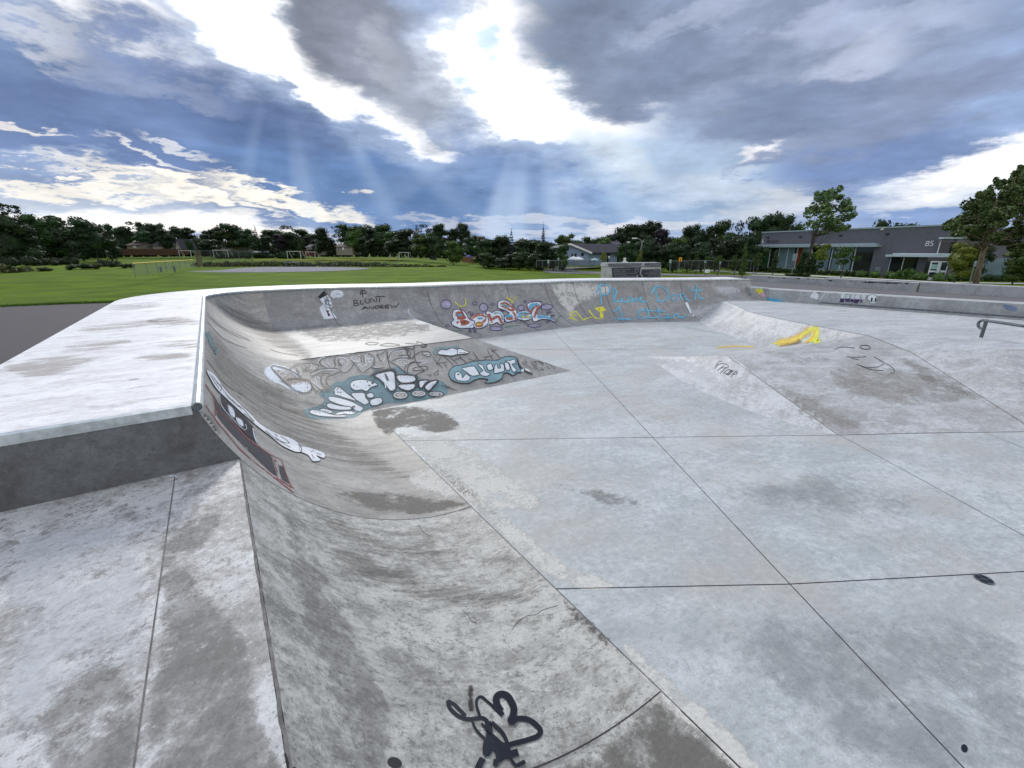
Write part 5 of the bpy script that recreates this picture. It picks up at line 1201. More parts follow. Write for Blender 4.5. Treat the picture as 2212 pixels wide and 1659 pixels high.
# garden umbrellas, tents ----------------------------------------------------------------------------
def parasol(u, vt, hw, Y, mt, label, vb=1042, name='garden_umbrella'):
    P = V(Y, u, vt); r = hw/ppm(Y); e = empty(name, (P.x, Y, zat(Y, vb)), label, 'umbrella'); mb = MB(); n = 8
    v = [Vector((P.x, Y, P.z))]+[Vector((P.x+r*math.cos(2*math.pi*i/n), Y+r*math.sin(2*math.pi*i/n), P.z-r*.36)) for i in range(n)]+[Vector((P.x+r*math.cos(2*math.pi*i/n), Y+r*math.sin(2*math.pi*i/n), P.z-r*.36-.18)) for i in range(n)]
    mb.add(v, [(0, 1+i, 1+(i+1) % n) for i in range(n)]+[(1+i, 1+n+i, 1+n+(i+1) % n, 1+(i+1) % n) for i in range(n)]); mb.build('canopy', mt, e)
    mb = MB(); mb.tube([(P.x, Y, zat(Y, vb)-.3), (P.x, Y, P.z+.05)], .04, 6); mb.build('pole', M['alu2'], e)
parasol(2258, 1008.5, 24, 69, M['tarp'], 'left white garden umbrella before the pale blue house'); parasol(2276, 1010, 22, 68, M['tarp'], 'right white garden umbrella before the pale blue house')
parasol(1846, 1004.5, 12, 103, M['blue'], 'small blue canopy behind the orange brown fence', 1020, 'garden_canopy'); parasol(2342, 1016, 17, 71, M['turq'], 'pale turquoise tent at the right end of the pale blue house', 1040, 'garden_canopy')
# signs on posts ------------------------------------------------------------------------------------------
def sign(u, ub, vt, vs, vb, w, Y, mt, label, name='street_sign', mark=None, back=False):
    Pb = V(Y, ub, vb); t_, s_ = V(Y, u, vt), V(Y, u, vs); e = empty(name, Pb, label, 'sign'); hw = w/ppm(Y)/2
    mb = MB(); mb.tube([Pb-UPV*.5, Vector((t_.x, Y, t_.z-.05))], .035 if Y > 40 else .03, 6); mb.build('post', M['galv'], e)
    mb = MB(); mb.box((t_.x-hw, Y-.06, s_.z), (t_.x+hw, Y-.04, t_.z)); mb.build('sign_plate', mt, e, bevel=.008)
    if mark:
        mb = MB(); cx_, h_ = t_.x, t_.z-s_.z
        if mark == 'ped': mb.tube([(cx_, Y-.075, s_.z+h_*.30), (cx_, Y-.075, s_.z+h_*.62)], hw*.22, 6); mb.tube([(cx_, Y-.075, s_.z+h_*.30), (cx_-hw*.35, Y-.075, s_.z+h_*.12)], hw*.13, 5); mb.tube([(cx_, Y-.075, s_.z+h_*.30), (cx_+hw*.35, Y-.075, s_.z+h_*.12)], hw*.13, 5); mb.tube([(cx_, Y-.075, s_.z+h_*.72), (cx_, Y-.075, s_.z+h_*.84)], hw*.2, 6)
        else:
            for k in range(3): mb.box((cx_-hw*.6, Y-.066, s_.z+h_*(.22+.24*k)), (cx_+hw*.6, Y-.062, s_.z+h_*(.32+.24*k)))
        mb.build('symbol', M['black'] if mark == 'ped' else M['alu2'], e)
sign(2159, 2157, 1023, 1037, 1077, 7, 62, M['green_s'], 'pale green sign nearest the left bend of the path', mark='txt')
sign(2199, 2198.5, 1015, 1024, 1055, 6, 66, M['green_s'], 'pale sign on the grass left of the garden umbrellas', mark='txt')
sign(2398, 2397, 1008, 1017, 1048, 6, 60, M['swhite'], 'small white sign between the blue houses and plinth', mark='txt')
sign(2640, 2637, 1022, 1036, 1061.5, 8.5, 55, M['green_s'], 'pale sign just right of the concrete plinth', mark='txt')
sign(2679, 2672, 1013.5, 1029.5, 1063.5, 11.5, 54, M['syel'], 'amber yellow warning sign with walking figure', mark='ped')
sign(2777, 2773, 1026.5, 1035, 1065, 6, 56, M['green_s'], 'small pale sign before the light round young tree', mark='txt')
sign(2836, 2832, 1029, 1042, 1067, 6, 55, M['sgrey'], 'double grey sign plate right of the small pale sign', mark='txt')
sign(2902, 2897, 1031, 1038, 1062.5, 5, 55, M['green_s'], 'small pale sign left of the narrow columnar tree', mark='txt')
sign(2971, 2968, 1034, 1040, 1061, 5, 55, M['green_s'], 'small pale sign at the left corner of the library', mark='txt')
sign(3131, 3116, 999.5, 1027, 1092, 17, 27, M['sgrey'], 'grey backed sign in front of the orange window panel', back=True)
sign(3840, 3820, 1027, 1050, 1120, 9, 24, M['sgrey'], 'slanting grey sign left of the big maple trunk', back=True)
e = tag(MB().build('x', M['white']) if False else empty('marker_post', V(60, 2460, 1040), 'small white marker post behind the plinth top', 'marker post'))
mb = MB(); a, b = V(60, 2456, 1015), V(60, 2464, 1034); mb.box((a.x, 60, b.z-1), (b.x, 60.15, a.z)); mb.build('plate', M['swhite'], e, bevel=.02)
mb = MB(); a, b = V(60, 2453, 1029), V(60, 2470, 1033); mb.box((a.x, 59.9, b.z), (b.x, 60.3, a.z)); mb.build('base', M['swhite'], e)
mb = MB(); a, b = V(52, 2782, 1062.5), V(52, 2796, 1068); mb.box((a.x, 52, b.z-.2), (b.x, 52.4, a.z)); o = mb.build('kerb_block', M['swhite'], bevel=.03); tag(o, 'short white kerb block on the grass below small pale signs', 'kerb block')
# street lamps
def lamp(ub, vb, pts, Y, label, mt, hd):
    e = empty('street_lamp', V(Y, ub, vb), label, 'street lamp'); mb = MB(); mb.tube([V(Y, ub, vb)-UPV]+[V(Y, *p) for p in pts], [.11, .09]+[.06]*(len(pts)-1), 8); mb.build('pole', mt, e)
    p = V(Y, *pts[-1]); mb = MB(); mb.box((p.x-hd, Y-.15, p.z-.08), (p.x+hd*.3, Y+.15, p.z+.08)); mb.build('lamp_head', M['swhite'], e, bevel=.03)
lamp(2514, 1036, [(2529, 951), (2522, 945), (2513, 940), (2504, 938.5)], 62, 'grey street lamp with curved arm above the plinth', M['galv'], .5)
lamp(2460, 1030, [(2464, 950), (2470, 949), (2478, 954)], 64, 'black lamp post beside the right blue house', M['black'], .3)
# benches on the field
def bench(u0, u1, vt, vb, Y, label):
    a, b = V(Y, u0, vb), V(Y, u1, vb); h = max(.45, zat(Y, vt)-a.z); e = empty('player_bench', ((a.x+b.x)/2, Y, a.z), label, 'bench')
    mb = MB(); mb.box((a.x, Y, a.z+h*.5), (b.x, Y+.3, a.z+h*.5+.05)); mb.build('seat', M['galv'], e)
    mb = MB(); mb.box((a.x, Y+.3, a.z+h*.9), (b.x, Y+.34, a.z+h)); mb.build('backrest', M['galv'], e)
    for x in (a.x+.1, b.x-.1): mb = MB(); mb.box((x-.03, Y, a.z-.3), (x+.03, Y+.36, a.z+h*.9)); mb.build('leg', M['galv'], e)
bench(626, 686, 1050, 1063, 58, 'low metal bench behind the short yellow capped fence'); bench(1125, 1176, 1028, 1041, 88, 'metal bench behind the long fence, left of the big goal')
# sign plinth ----------------------------------------------------------------------------------------------
pl = empty('sign_plinth', V(21.5, 2490, 1130), 'wide concrete plinth with two dark engraved plaques and a lettered top band', 'sign')
Yp = 21.5
def PV(sx, sy, dy=0): return V(Yp+dy, sx, sy)
mb = MB(); mb.extr([PV(2374, 1190), PV(2607, 1190), PV(2603, 1050), PV(2380, 1051)], (0, .8, 0)); mb.build('body', M['lowwall'], pl, bevel=.01)
mb = MB(); q = [PV(2379, 1050, -.03), PV(2604, 1048, -.03), PV(2602, 1034, -.03), PV(2381, 1036, -.03)]; mb.extr(q, (0, .9, 0)); mb.build('cap', M['lowwall'], pl, bevel=.01)
M['plaque'] = simple('dark_plaque', lin((52, 54, 66)), .45, .1, 3); M['band'] = simple('dark_band', lin((78, 80, 92)), .5, .1, 3); M['letter'] = simple('pale_letters', lin((158, 160, 170)), .5, .05, 4)
mb = MB(); mb.extr([PV(2396, 1048, -.05), PV(2526, 1046, -.05), PV(2529, 1036, -.05), PV(2396, 1037, -.05)], (0, .018, 0)); mb.build('name_band', M['band'], pl)
mb = MB(); mb.extr([PV(2539, 1046, -.05), PV(2602, 1046, -.05), PV(2602, 1036, -.05), PV(2537, 1036, -.05)], (0, .018, 0)); mb.build('name_band', M['band'], pl)
mb = MB(); mb.extr([PV(2415, 1150, -.02), PV(2561, 1150, -.02), PV(2519, 1076, -.02), PV(2524, 1052, -.02), PV(2409, 1054, -.02)], (0, .018, 0)); mb.build('plaque', M['plaque'], pl)
mb = MB(); mb.extr([PV(2570, 1150, -.02), PV(2606, 1150, -.02), PV(2600, 1060, -.02), PV(2528, 1061, -.02), PV(2524, 1076, -.02)], (0, .018, 0)); mb.build('plaque', M['plaque'], pl)
def ptxt(s, sx, sy, h, dy, align='LEFT'):
    p = PV(sx, sy, dy); return text_obj('lettering', s, h/ppm(Yp)*1.35, frame(p, Vector((1, 0, 0)), UPV), M['letter'], pl, .002, align)
ptxt('Connecting Businesses to Neighbourhood Concerns', 2399, 1044.5, 4.6, -.056); ptxt('City of Kingston', 2556, 1044, 4.6, -.056)
for i, s in enumerate(('"Neighbourhood Ideas your need"', 'Sept 22 Noon to 2:30 pm', 'Community Development for Everyone & Kids', 'Business Trades Investment', 'The Concert Garden in This Sports Player Team', 'The Concert Faculty and Games', 'Kingston Rd')):
    ptxt(s, 2415+i*.9, 1063+i*6.1+(2 if i else 0), 3.3, -.026)
for i, s in enumerate(('Kingsmen Place', 'Open Community Park', 'Neighbourhood Development Plan', 'Jamie Stewart & Co. LTD', 'Reginal Avenue Street Dance', 'Park of Games')):
    ptxt(s, 2598+i*.7, 1067+i*5.2, 3.0, -.026, 'RIGHT')
mb = MB(); c = PV(2507, 1064, -.026)
for a0, a1 in (((-.085, .1), (.085, .1)), ((.085, .1), (.075, -.04)), ((.075, -.04), (0, -.12)), ((0, -.12), (-.075, -.04)), ((-.075, -.04), (-.085, .1)), ((-.08, .05), (.08, .05))):
    mb.tube([(c.x+a0[0], c.y, c.z+a0[1]), (c.x+a1[0], c.y, c.z+a1[1])], .007, 4)
mb.build('crest', M['letter'], pl)
mb = MB(); c = PV(2509, 1087, -.026); mb.extr([(c.x-.035, c.y, c.z-.07), (c.x+.035, c.y, c.z-.07), (c.x+.02, c.y, c.z+.02), (c.x, c.y, c.z+.09), (c.x-.02, c.y, c.z+.02)], (0, -.004, 0)); mb.build('emblem', M['letter'], pl)
# weeds on the field -----------------------------------------------------------------------------------------
def weeds(name, cols, label, lf='weed', dens=90, wd_=1.6, leaf=.16):
    rng = random.Random(int(cols[0][0])); cs = []
    for i in range(len(cols)-1):
        u0, vb0, h0 = cols[i]; u1, vb1, h1 = cols[i+1]; a, b = ground(u0, vb0), ground(u1, vb1); m_ = max(2, int((b-a).length/.9))
        for k in range(m_):
            t = (k+rng.random())/m_; p = a.lerp(b, t); h = h0+(h1-h0)*t; p = p+Vector((0, rng.uniform(0, wd_), 0)); cs.append((p.x, p.y, T(p.x, p.y)+h*.2, rng.uniform(.5, 1.3), .7, h*.5*rng.uniform(.3, 1.3)))
    v, f = leaves(rng, cs, dens*len(cs), leaf, droop=0)
    o = mesh_obj(name, v, f, M[lf]); tag(o, label, 'weeds', kind='stuff'); return o
weeds('tall_weeds', [(765, 1051, .9), (1000, 1050, 1.1), (1300, 1050, 1.0), (1560, 1051, .9), (1750, 1052, .4)], 'strip of tall weeds behind the gravel infield', dens=130)
weeds('tall_weeds', [(765, 1047, 1.0), (1000, 1046, 1.2), (1300, 1045, 1.1), (1500, 1046, 1.0)], 'dark weeds under the long yellow capped fence', 'lf_mid', 130)
weeds('tall_weeds', [(-20, 1078, 1.3), (60, 1072, 1.2), (95, 1066, .8)], 'tall pale weeds at the left edge of the field', dens=150)
for k, (u0, u1, vb, vt, lab) in enumerate(((150, 213, 1068, 1048, 'small weedy bush second from the left edge of field'), (266, 360, 1062, 1034, 'wide weedy bush in mid left field before twin trunks'), (355, 410, 1060, 1032, 'pale weedy bush touching the wide weedy bush'), (472, 528, 1057, 1034, 'dark bush just left of the short yellow capped fence'), (-10, 45, 1066, 1032, 'grassy bush at the left photo edge'))):
    P = ground((u0+u1)/2, vb); D = P.y; z_ = zat(D, vt); 
    tree('bush', P, max(.8, z_-P.z), (u1-u0)/ppm(D)*1.1, 'bush', 'lf_mid' if k in (1, 3) else 'weed', k, lab, None, 'bush')
mass('far_hedge', [(-20, 1012, 92), (150, 1010, 92), (160, 1016, 95), (290, 1014, 95)], 'lf_dark', 'low dark hedge line before the tall left trees', 160)
mass('far_hedge', [(395, 1026, 88), (460, 1024, 88)], 'lf_dark', 'short dark hedge left of the short yellow capped fence', 160)
mass('far_hedge', [(845, 990, 176), (990, 990, 176), (1100, 990, 174), (1200, 992, 172)], 'lf_dark', 'clipped dark hedge beside the parked cars', 160)
# trees before the library -----------------------------------------------------------------------------------
def big_tree(name, base, tops, cl, n, size, label, mt='lf_big', seed=3, bark='bark2', r0=.11, cat_='tree'):
    rng = random.Random(seed); e = empty(name, base, label, cat_)
    mb = MB(); mb.tube([base-UPV*.3]+tops, [r0*1.15]+[r0*(1-.55*i/len(tops)) for i in range(len(tops))], 9)
    top = tops[-1]
    for c in cl:
        c_ = Vector(c[:3]); k = rng.choice(tops[1:]); mid = k.lerp(c_, .5)+Vector((rng.uniform(-.2, .2), rng.uniform(-.2, .2), -.1)); mb.tube([k, mid, c_], [r0*.17, r0*.10, r0*.04], 5)
    mb.build('trunk', M[bark], e, smooth=True)
    v, f = leaves(rng, cl, n, size, .15); mesh_obj('crown', v, f, M[mt], e)
    return e
def clumps(Y, lst, dy=1.2, seed=1):
    rng = random.Random(seed); out = []
    for u, v_, ru, rv in lst:
        y = Y+rng.uniform(-dy, dy); P = V(y, u, v_); s = 1/ppm(y); out += [(P.x+rng.gauss(0, .42)*ru*s, P.y+rng.gauss(0, .5)*ru*s, P.z+rng.gauss(0, .45)*rv*s, ru*s*.42, ru*s*.45, rv*s*.50) for _ in range(4)]
    return out
Y = 27; b_ = V(Y, 3172, 1092); 
cl = clumps(Y, [(3262, 800, 40, 34), (3284, 762, 22, 22), (3228, 790, 34, 30), (3300, 800, 30, 28), (3330, 838, 32, 20), (3352, 846, 18, 8), (3318, 870, 34, 22), (3210, 840, 30, 28), (3250, 850, 46, 34), (3205, 880, 26, 20), (3240, 895, 40, 24), (3290, 880, 34, 26), (3280, 905, 34, 16), (3235, 915, 26, 10), (3310, 902, 26, 10), (3260, 765, 24, 18), (3305, 775, 20, 20), (3345, 815, 16, 14), (3225, 760, 14, 14)], 1.0, 2)
big_tree('maple_tree', b_, [V(Y, 3176, 1040), V(Y, 3190, 985), V(Y, 3206, 930), V(Y, 3235, 860), V(Y, 3260, 800)], cl, 4600, .08, 'leaning young maple before the long library window', seed=4, bark='bark', r0=.09)
cl = clumps(Y-.3, [(3170, 1010, 14, 22), (3160, 1050, 22, 22), (3178, 1070, 26, 18), (3150, 1080, 36, 12), (3185, 1040, 14, 30), (3200, 1060, 18, 26), (3125, 1086, 22, 7)], .5, 3)
v, f = leaves(random.Random(9), cl, 1500, .09); o = mesh_obj('leafy_shrub', v, f, M['lf_mid']); tag(o, 'leafy vine shrub round the foot of the leaning young maple', 'shrub')
def small(u, top, base, w, Y, lf, kind, seed, label):
    P = V(Y, u, base); tree('young_tree', P, zat(Y, top)-P.z, w/ppm(Y), kind, lf, seed, label)
small(3216, 955, 1078, 105, 34, 'lf_yel', 'sapling', 1, 'yellow green young tree behind the leaning maple'); small(3311, 955, 1092, 110, 34, 'lf_light', 'sapling', 2, 'light green young tree before the dark library window')
small(3042, 985, 1078, 40, 40, 'lf_mid', 'poplar', 1, 'dark narrow shrub tree beside the green window panel'); small(3757, 945, 1108, 125, 33, 'lf_yel', 'round', 3, 'round yellow green young tree right of the glass door')
small(3150, 990, 1078, 50, 38, 'lf_mid', 'poplar', 3, 'narrow green tree in front of the blue window panel')
small(3985, 960, 1118, 140, 31, 'lf_light', 'round', 0, 'light green young tree at the right photo edge'); small(3560, 1052, 1100, 70, 30, 'lf_light', 'bush', 2, 'leafy shrub under the dark square library window')
small(3828, 940, 1100, 90, 36, 'lf_mid', 'round', 2, 'mid green young tree between yellow green tree and big maple')
Y = 20; b_ = V(Y, 3841, 1128)
cl = clumps(Y, [(4010, 720, 40, 40), (4050, 690, 50, 50), (3960, 770, 50, 40), (3905, 800, 44, 40), (3870, 760, 26, 26), (3862, 830, 34, 36), (3930, 850, 60, 44), (4000, 840, 70, 50), (4080, 800, 70, 60), (3800, 870, 50, 24), (3765, 880, 36, 16), (3760, 902, 40, 14), (3740, 880, 24, 10), (3830, 900, 50, 24), (3890, 900, 50, 30), (3960, 910, 60, 34), (4040, 900, 70, 40), (3810, 925, 40, 14), (3870, 935, 44, 20), (3940, 955, 50, 20), (4020, 960, 60, 26), (3893, 738, 14, 18), (3930, 722, 16, 18), (3965, 712, 20, 20), (4002, 680, 12, 22), (3845, 810, 16, 20), (3830, 840, 20, 16)], 1.2, 7)
big_tree('maple_tree', b_, [V(Y, 3855, 1060), V(Y, 3872, 990), V(Y, 3888, 950), V(Y, 3925, 880), V(Y, 3975, 800)], cl, 23000, .07, 'big dark maple with slanting pale trunk at the right edge', seed=6, r0=.105)
# grass tufts along the asphalt edge
def tufts(name, pts, label, n=2600, w_=.35, h=.09):
    rng = random.Random(11); v = []; f = []
    for _ in range(n):
        k = rng.randrange(len(pts)-1); p = pts[k].lerp(pts[k+1], rng.random()); d = abs(rng.gauss(0, w_)); x, y = p.x+rng.uniform(-.1, .1), p.y+d-.06; z = T(x, y)
        z = max(z, -.0); hh = h*rng.uniform(.5, 1.5); a = rng.uniform(0, 3.14); dx, dy = math.cos(a)*.02, math.sin(a)*.02; lx, ly = rng.gauss(0, .03), rng.gauss(0, .03); q = len(v)
        v += [(x-dx, y-dy, z), (x+dx, y+dy, z), (x+lx, y+ly, z+hh)]; f.append((q, q+1, q+2))
    o = mesh_obj(name, v, f, M['blade']); tag(o, label, 'grass', kind='stuff')
M['blade'] = simple('grass_blades', tuple(x*1.0 for x in lin((78, 104, 32))), .8, .3, 3)
tufts('grass_edge', [P1+Vector((3, -.5, 0)), P1, P1.lerp(P2, .5)+Vector((0, .15, 0)), P2, P2+Vector((-8, .6, 0))], 'ragged grass edge along the dark asphalt at left', 5000)
# ------------------------------------------------------------------ joints, stains and graffiti
jm, jh = M['joint'], M['joint2']
j3 = simple('worn_edge_grey', (.27, .26, .245), .9, .3, 14)
k2 = 1.8228
def jline(mt, w, pts, parent, name='joint', k=1.0):
    p = Paint(0, 0, k); p.layer = -2; p.line(mt, w/k, *pts); return p.build(name, parent)
def fj(w, *pts, mt=jm): return jline(mt, w, pts, FLOOR)
def wj(P, w=.012, mt=jm, parent=None, up=.0015):        # joint ribbon from world points
    v = []; f = []
    for i, p in enumerate(P):
        t = (P[min(i+1, len(P)-1)]-P[max(i-1, 0)]).normalized(); n = Vector((-t.y, t.x, 0)).normalized()*w/2
        v += [p+n+UPV*up, p-n+UPV*up]
        if i: f.append((2*i-2, 2*i, 2*i+1, 2*i-1))
    return mesh_obj('joint', v, f, mt, parent, world=True)
def Gp(u, v): return gp(u, v, 0)
def gline(pts, w, mt=jm):
    P = []; Q = [Gp(*p) for p in pts]
    for i in range(len(Q)-1): P += [Q[i].lerp(Q[i+1], j/12) for j in range(12)]
    return wj(P+[Q[-1]], w, mt, FLOOR)
gline([(2172, 1297), (2570, 1722), (3110, 2300), (3800, 3030)], .0075)
gline([(1588, 1736), (2570, 1722), (3306, 1713)], .008)
gline([(2187, 2319), (3110, 2300), (4040, 2250)], .008)
gline([(3306, 1713), (4040, 2114)], .0065)
gline([(3874, 1701), (4040, 1768)], .009, jh)
wj([ns(1.725, 6.45-10*i/40) for i in range(41)], .008, jh, FLOOR)
wj([ns(1.722, s) for s in (-.4, .2, .9)], .006, jm, FLOOR)
gline([(2700, 1289), (3000, 1345), (3080, 1378)], .02, jh)
gline([(1960, 1372), (2240, 1378), (2700, 1373)], .02, jh)
def arcline(s, mt=jm, w=.006, cut=ZP, par=lq, t0=0):
    v = []; f = []
    for j in range(31):
        x, z = arc(1.95, ZR, t0+(1-t0)*j/30, cut=cut) if cut else arc(1.95, ZR, t0+(1-t0)*j/30)
        for q in (-w/2, w/2): P = ns(N0+1.95-x, s+q, z); r_ = (1.95**2+ZR**2)/(2*ZR); n_ = Vector((0, 0, r_))-Vector((x, 0, z)); n_.normalize(); v.append(P+(NV*n_.x*0+NV*(x/r_)+UPV*n_.z)*.0016)
        if j: f.append((2*j-2, 2*j-1, 2*j+1, 2*j))
    mesh_obj('joint', v, f, mt, par)
arcline(1.03); arcline(-.9); arcline(3.262, jh, .010)
wj([ns(-.41, -3.2+(S_END+3.2)*i/20, ZP) for i in range(21)], .006, jh, lq)
# crease line of the platform edge: crumbly dark gap
rng = random.Random(4)
wj([ns(NPL-.006+rng.uniform(-.003, .003), -3+(S_END+3)*i/120, ZP) for i in range(121)], .012, jh, lq)
wj([ns(NPL-.009+rng.uniform(-.003, .003), -1+(S_END-1.2)*i/60, ZP) for i in range(61)], .0045, jm, lq, .003)
wj([ns(.9+3.5*i/10, 8.0, .6) for i in range(11)], .03, jh, rb)
wj([A_.lerp(D_, i/10) for i in range(11)], .014, j3, hp, .005)
wj([E_.lerp(G_, i/10) for i in range(11)]+[G_.lerp(C_, i/4) for i in range(1, 5)], .016, j3, hp, .006)
wj([p for p in eb[:33]], .016, j3, hp, .005)
gline([(3306, 1713), (3700, 1704), (4040, 1700)], .02, jh)
# hairline cracks and faint wheel marks
def crack(pts, par, w=1.6, mt=None): q = Paint(0, 0, 1.8228); q.layer = -2; q.line(mt or jm, w/1.8228, *pts); q.build('crack' if mt is None else 'wheel_mark', par)
crack([(1205, 1308), (1172, 1318), (1158, 1328), (1140, 1330), (1118, 1345), (1105, 1362)], lq); crack([(1002, 1322), (1012, 1330), (1018, 1342), (1030, 1346)], lq); crack([(905, 1135), (915, 1150), (930, 1158)], lq); crack([(130, 1010), (126, 1030), (134, 1046)], qp, 1.2) if False else None
# bowl wall panel joints
def panel(i, mt=jh, w=.03):
    v = []; f = []; r = rows[i]; t = (rimc[i+1]-rimc[i]).normalized(); nn = nrm(rimc, i)
    for j, p in enumerate(r): v += [p-t*w/2+nn*.004+UPV*.004, p+t*w/2+nn*.004+UPV*.004]; (f.append((2*j-2, 2*j-1, 2*j+1, 2*j)) if j else None)
    mesh_obj('joint', v, f, mt, bw)
for i in (10, 30, 52, 70, 84, 98, 112, 126): panel(i, w=.022)
# stains and lime ------------------------------------------------------------------------
ST = {'dk': stain('damp_stain', (.215, .20, .178), .62, 3.2, .12, .78), 'dk2': stain('brown_stain', (.19, .18, .16), .6, 4.0, .14, .7), 'cr': stain('lime_bloom', (.68, .67, .63), .60, 3.6, .12, .85), 'wh': stain('white_bloom', (.66, .68, .70), .5, 4.5, .10, .6),
      'gr': stain('grey_wear', (.25, .243, .228), .55, 5.0, .10, .42), 'bl': stain('blue_grey_wear', (.30, .325, .335), .45, 2.2, .18, .45), 'tan': stain('tan_wear', (.50, .465, .44), .55, 3.0, .12, .6, (.5, 2.4)), 'agg': stain('exposed_grit', (.14, .13, .125), .35, 30, .10, .7),
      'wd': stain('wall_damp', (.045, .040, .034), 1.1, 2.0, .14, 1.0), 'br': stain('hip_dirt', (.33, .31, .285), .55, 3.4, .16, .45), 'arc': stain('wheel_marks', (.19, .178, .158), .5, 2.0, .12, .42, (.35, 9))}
def S(m_, pts, par, **k): return add_stain(ST[m_], pts, par, **k)
S('dk', [(800, 890), (850, 876), (930, 880), (990, 905), (1002, 925), (940, 936), (870, 926), (840, 945), (815, 925)], FLOOR, feather=14)
S('cr', [(815, 905), (880, 935), (960, 940), (1050, 985), (1175, 1080), (1165, 1105), (1090, 1110), (1020, 1100), (900, 985)], FLOOR, feather=24)
S('cr', [(940, 1010), (1010, 1050), (1120, 1130), (1230, 1215), (1340, 1258), (1335, 1275), (1230, 1272), (1110, 1190)], FLOOR, feather=26)
S('cr', [(1420, 1520), (1520, 1600), (1600, 1690), (1680, 1690), (1560, 1560), (1380, 1400), (1330, 1380)], FLOOR, feather=30)
S('agg', [(1195, 1265), (1240, 1300), (1330, 1385), (1350, 1420), (1300, 1395), (1230, 1335)], FLOOR, feather=22)
S('bl', [(1900, 1300), (2230, 1400), (2230, 1680), (1900, 1680), (1600, 1480), (1500, 1350)], FLOOR, feather=120)
S('bl', [(1500, 1050), (1800, 1010), (2000, 1080), (1900, 1150), (1700, 1120)], FLOOR, feather=80)
S('gr', [(1180, 1040), (1340, 1060), (1420, 1100), (1300, 1095)], FLOOR, feather=40)
S('cr', [(905, 1000), (985, 1020), (1005, 1060), (960, 1090), (880, 1050)], qp, feather=30)
S('dk', [(715, 1062), (850, 1060), (985, 1078), (1010, 1092), (930, 1112), (830, 1112), (760, 1092)], qp, feather=22)
S('arc', [(460, 820), (620, 960), (840, 1040), (900, 1030), (700, 900), (560, 800), (450, 700)], qp, feather=40)
S('arc', [(450, 655), (560, 740), (700, 800), (660, 740), (520, 660)], qp, feather=30)
S('arc', [(650, 1110), (760, 1170), (900, 1210), (1010, 1200), (1000, 1180), (860, 1170), (740, 1120)], lq, feather=24)
S('arc', [(700, 1200), (900, 1300), (1150, 1310), (1130, 1270), (930, 1250), (760, 1180)], lq, feather=30)
S('dk2', [(1415, 1505), (1500, 1580), (1590, 1690), (1150, 1690), (1290, 1610)], lq, feather=50)
S('gr', [(600, 1130), (640, 1110), (760, 1330), (860, 1560), (840, 1659), (760, 1640), (660, 1400)], lq, feather=60)
S('gr', [(345, 1150), (470, 1080), (480, 1150), (420, 1230), (520, 1330), (560, 1500), (600, 1690), (310, 1690), (330, 1400)], lq, feather=60)
S('wh', [(20, 1180), (200, 1120), (300, 1160), (330, 1350), (310, 1450), (150, 1500), (20, 1600)], lq, feather=60)
S('gr', [(90, 1540), (200, 1420), (300, 1480), (290, 1690), (100, 1690)], lq, feather=60)
for pts in ([(355, 738), (440, 735), (430, 750), (350, 752)], [(190, 705), (330, 690), (360, 700), (230, 718)], [(30, 790), (120, 770), (200, 775), (90, 812)], [(275, 820), (300, 815), (295, 830)], [(330, 690), (390, 685), (430, 700), (340, 706)], [(240, 660), (330, 652), (340, 664), (260, 672)], [(160, 745), (260, 735), (250, 752), (150, 762)], [(300, 770), (380, 762), (400, 775), (310, 782)]):
    S('tan', [(x*1.0+(x-sum(q[0] for q in pts)/len(pts))*.35, y+(y-sum(q[1] for q in pts)/len(pts))*.35) for x, y in pts], qp, feather=22)
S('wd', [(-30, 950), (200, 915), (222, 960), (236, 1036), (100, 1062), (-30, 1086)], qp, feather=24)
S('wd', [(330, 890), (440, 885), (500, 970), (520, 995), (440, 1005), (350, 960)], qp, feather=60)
S('cr', [(1188, 612), (1240, 609), (1300, 610), (1325, 612), (1318, 634), (1250, 660), (1240, 690), (1215, 668)], bw, feather=14)
S('wh', [(1535, 616), (1615, 618), (1600, 634), (1560, 640)], bw, feather=14)
S('wh', [(1480, 660), (1560, 640), (1600, 650), (1560, 690), (1500, 700)], bw, feather=30)
S('gr', [(640, 702), (900, 690), (960, 705), (880, 730), (700, 742)], rb, feather=20)
S('wh', [(1420, 780), (1500, 770), (1600, 840), (1750, 920), (1700, 900), (1560, 850)], hp, feather=30)
for pts in ([(1800, 790), (2000, 800), (2100, 860), (1950, 880), (1820, 850)], [(1660, 830), (1750, 850), (1850, 900), (2100, 915), (1900, 930), (1760, 920)], [(1930, 760), (2050, 810), (2150, 880), (2000, 830)], [(1700, 770), (1800, 765), (1790, 790), (1700, 790)], [(2080, 760), (2212, 770), (2212, 860), (2120, 830)], [(1450, 850), (1560, 890), (1700, 930), (1600, 915), (1480, 870)]):
    S('br', pts, hp, feather=26)
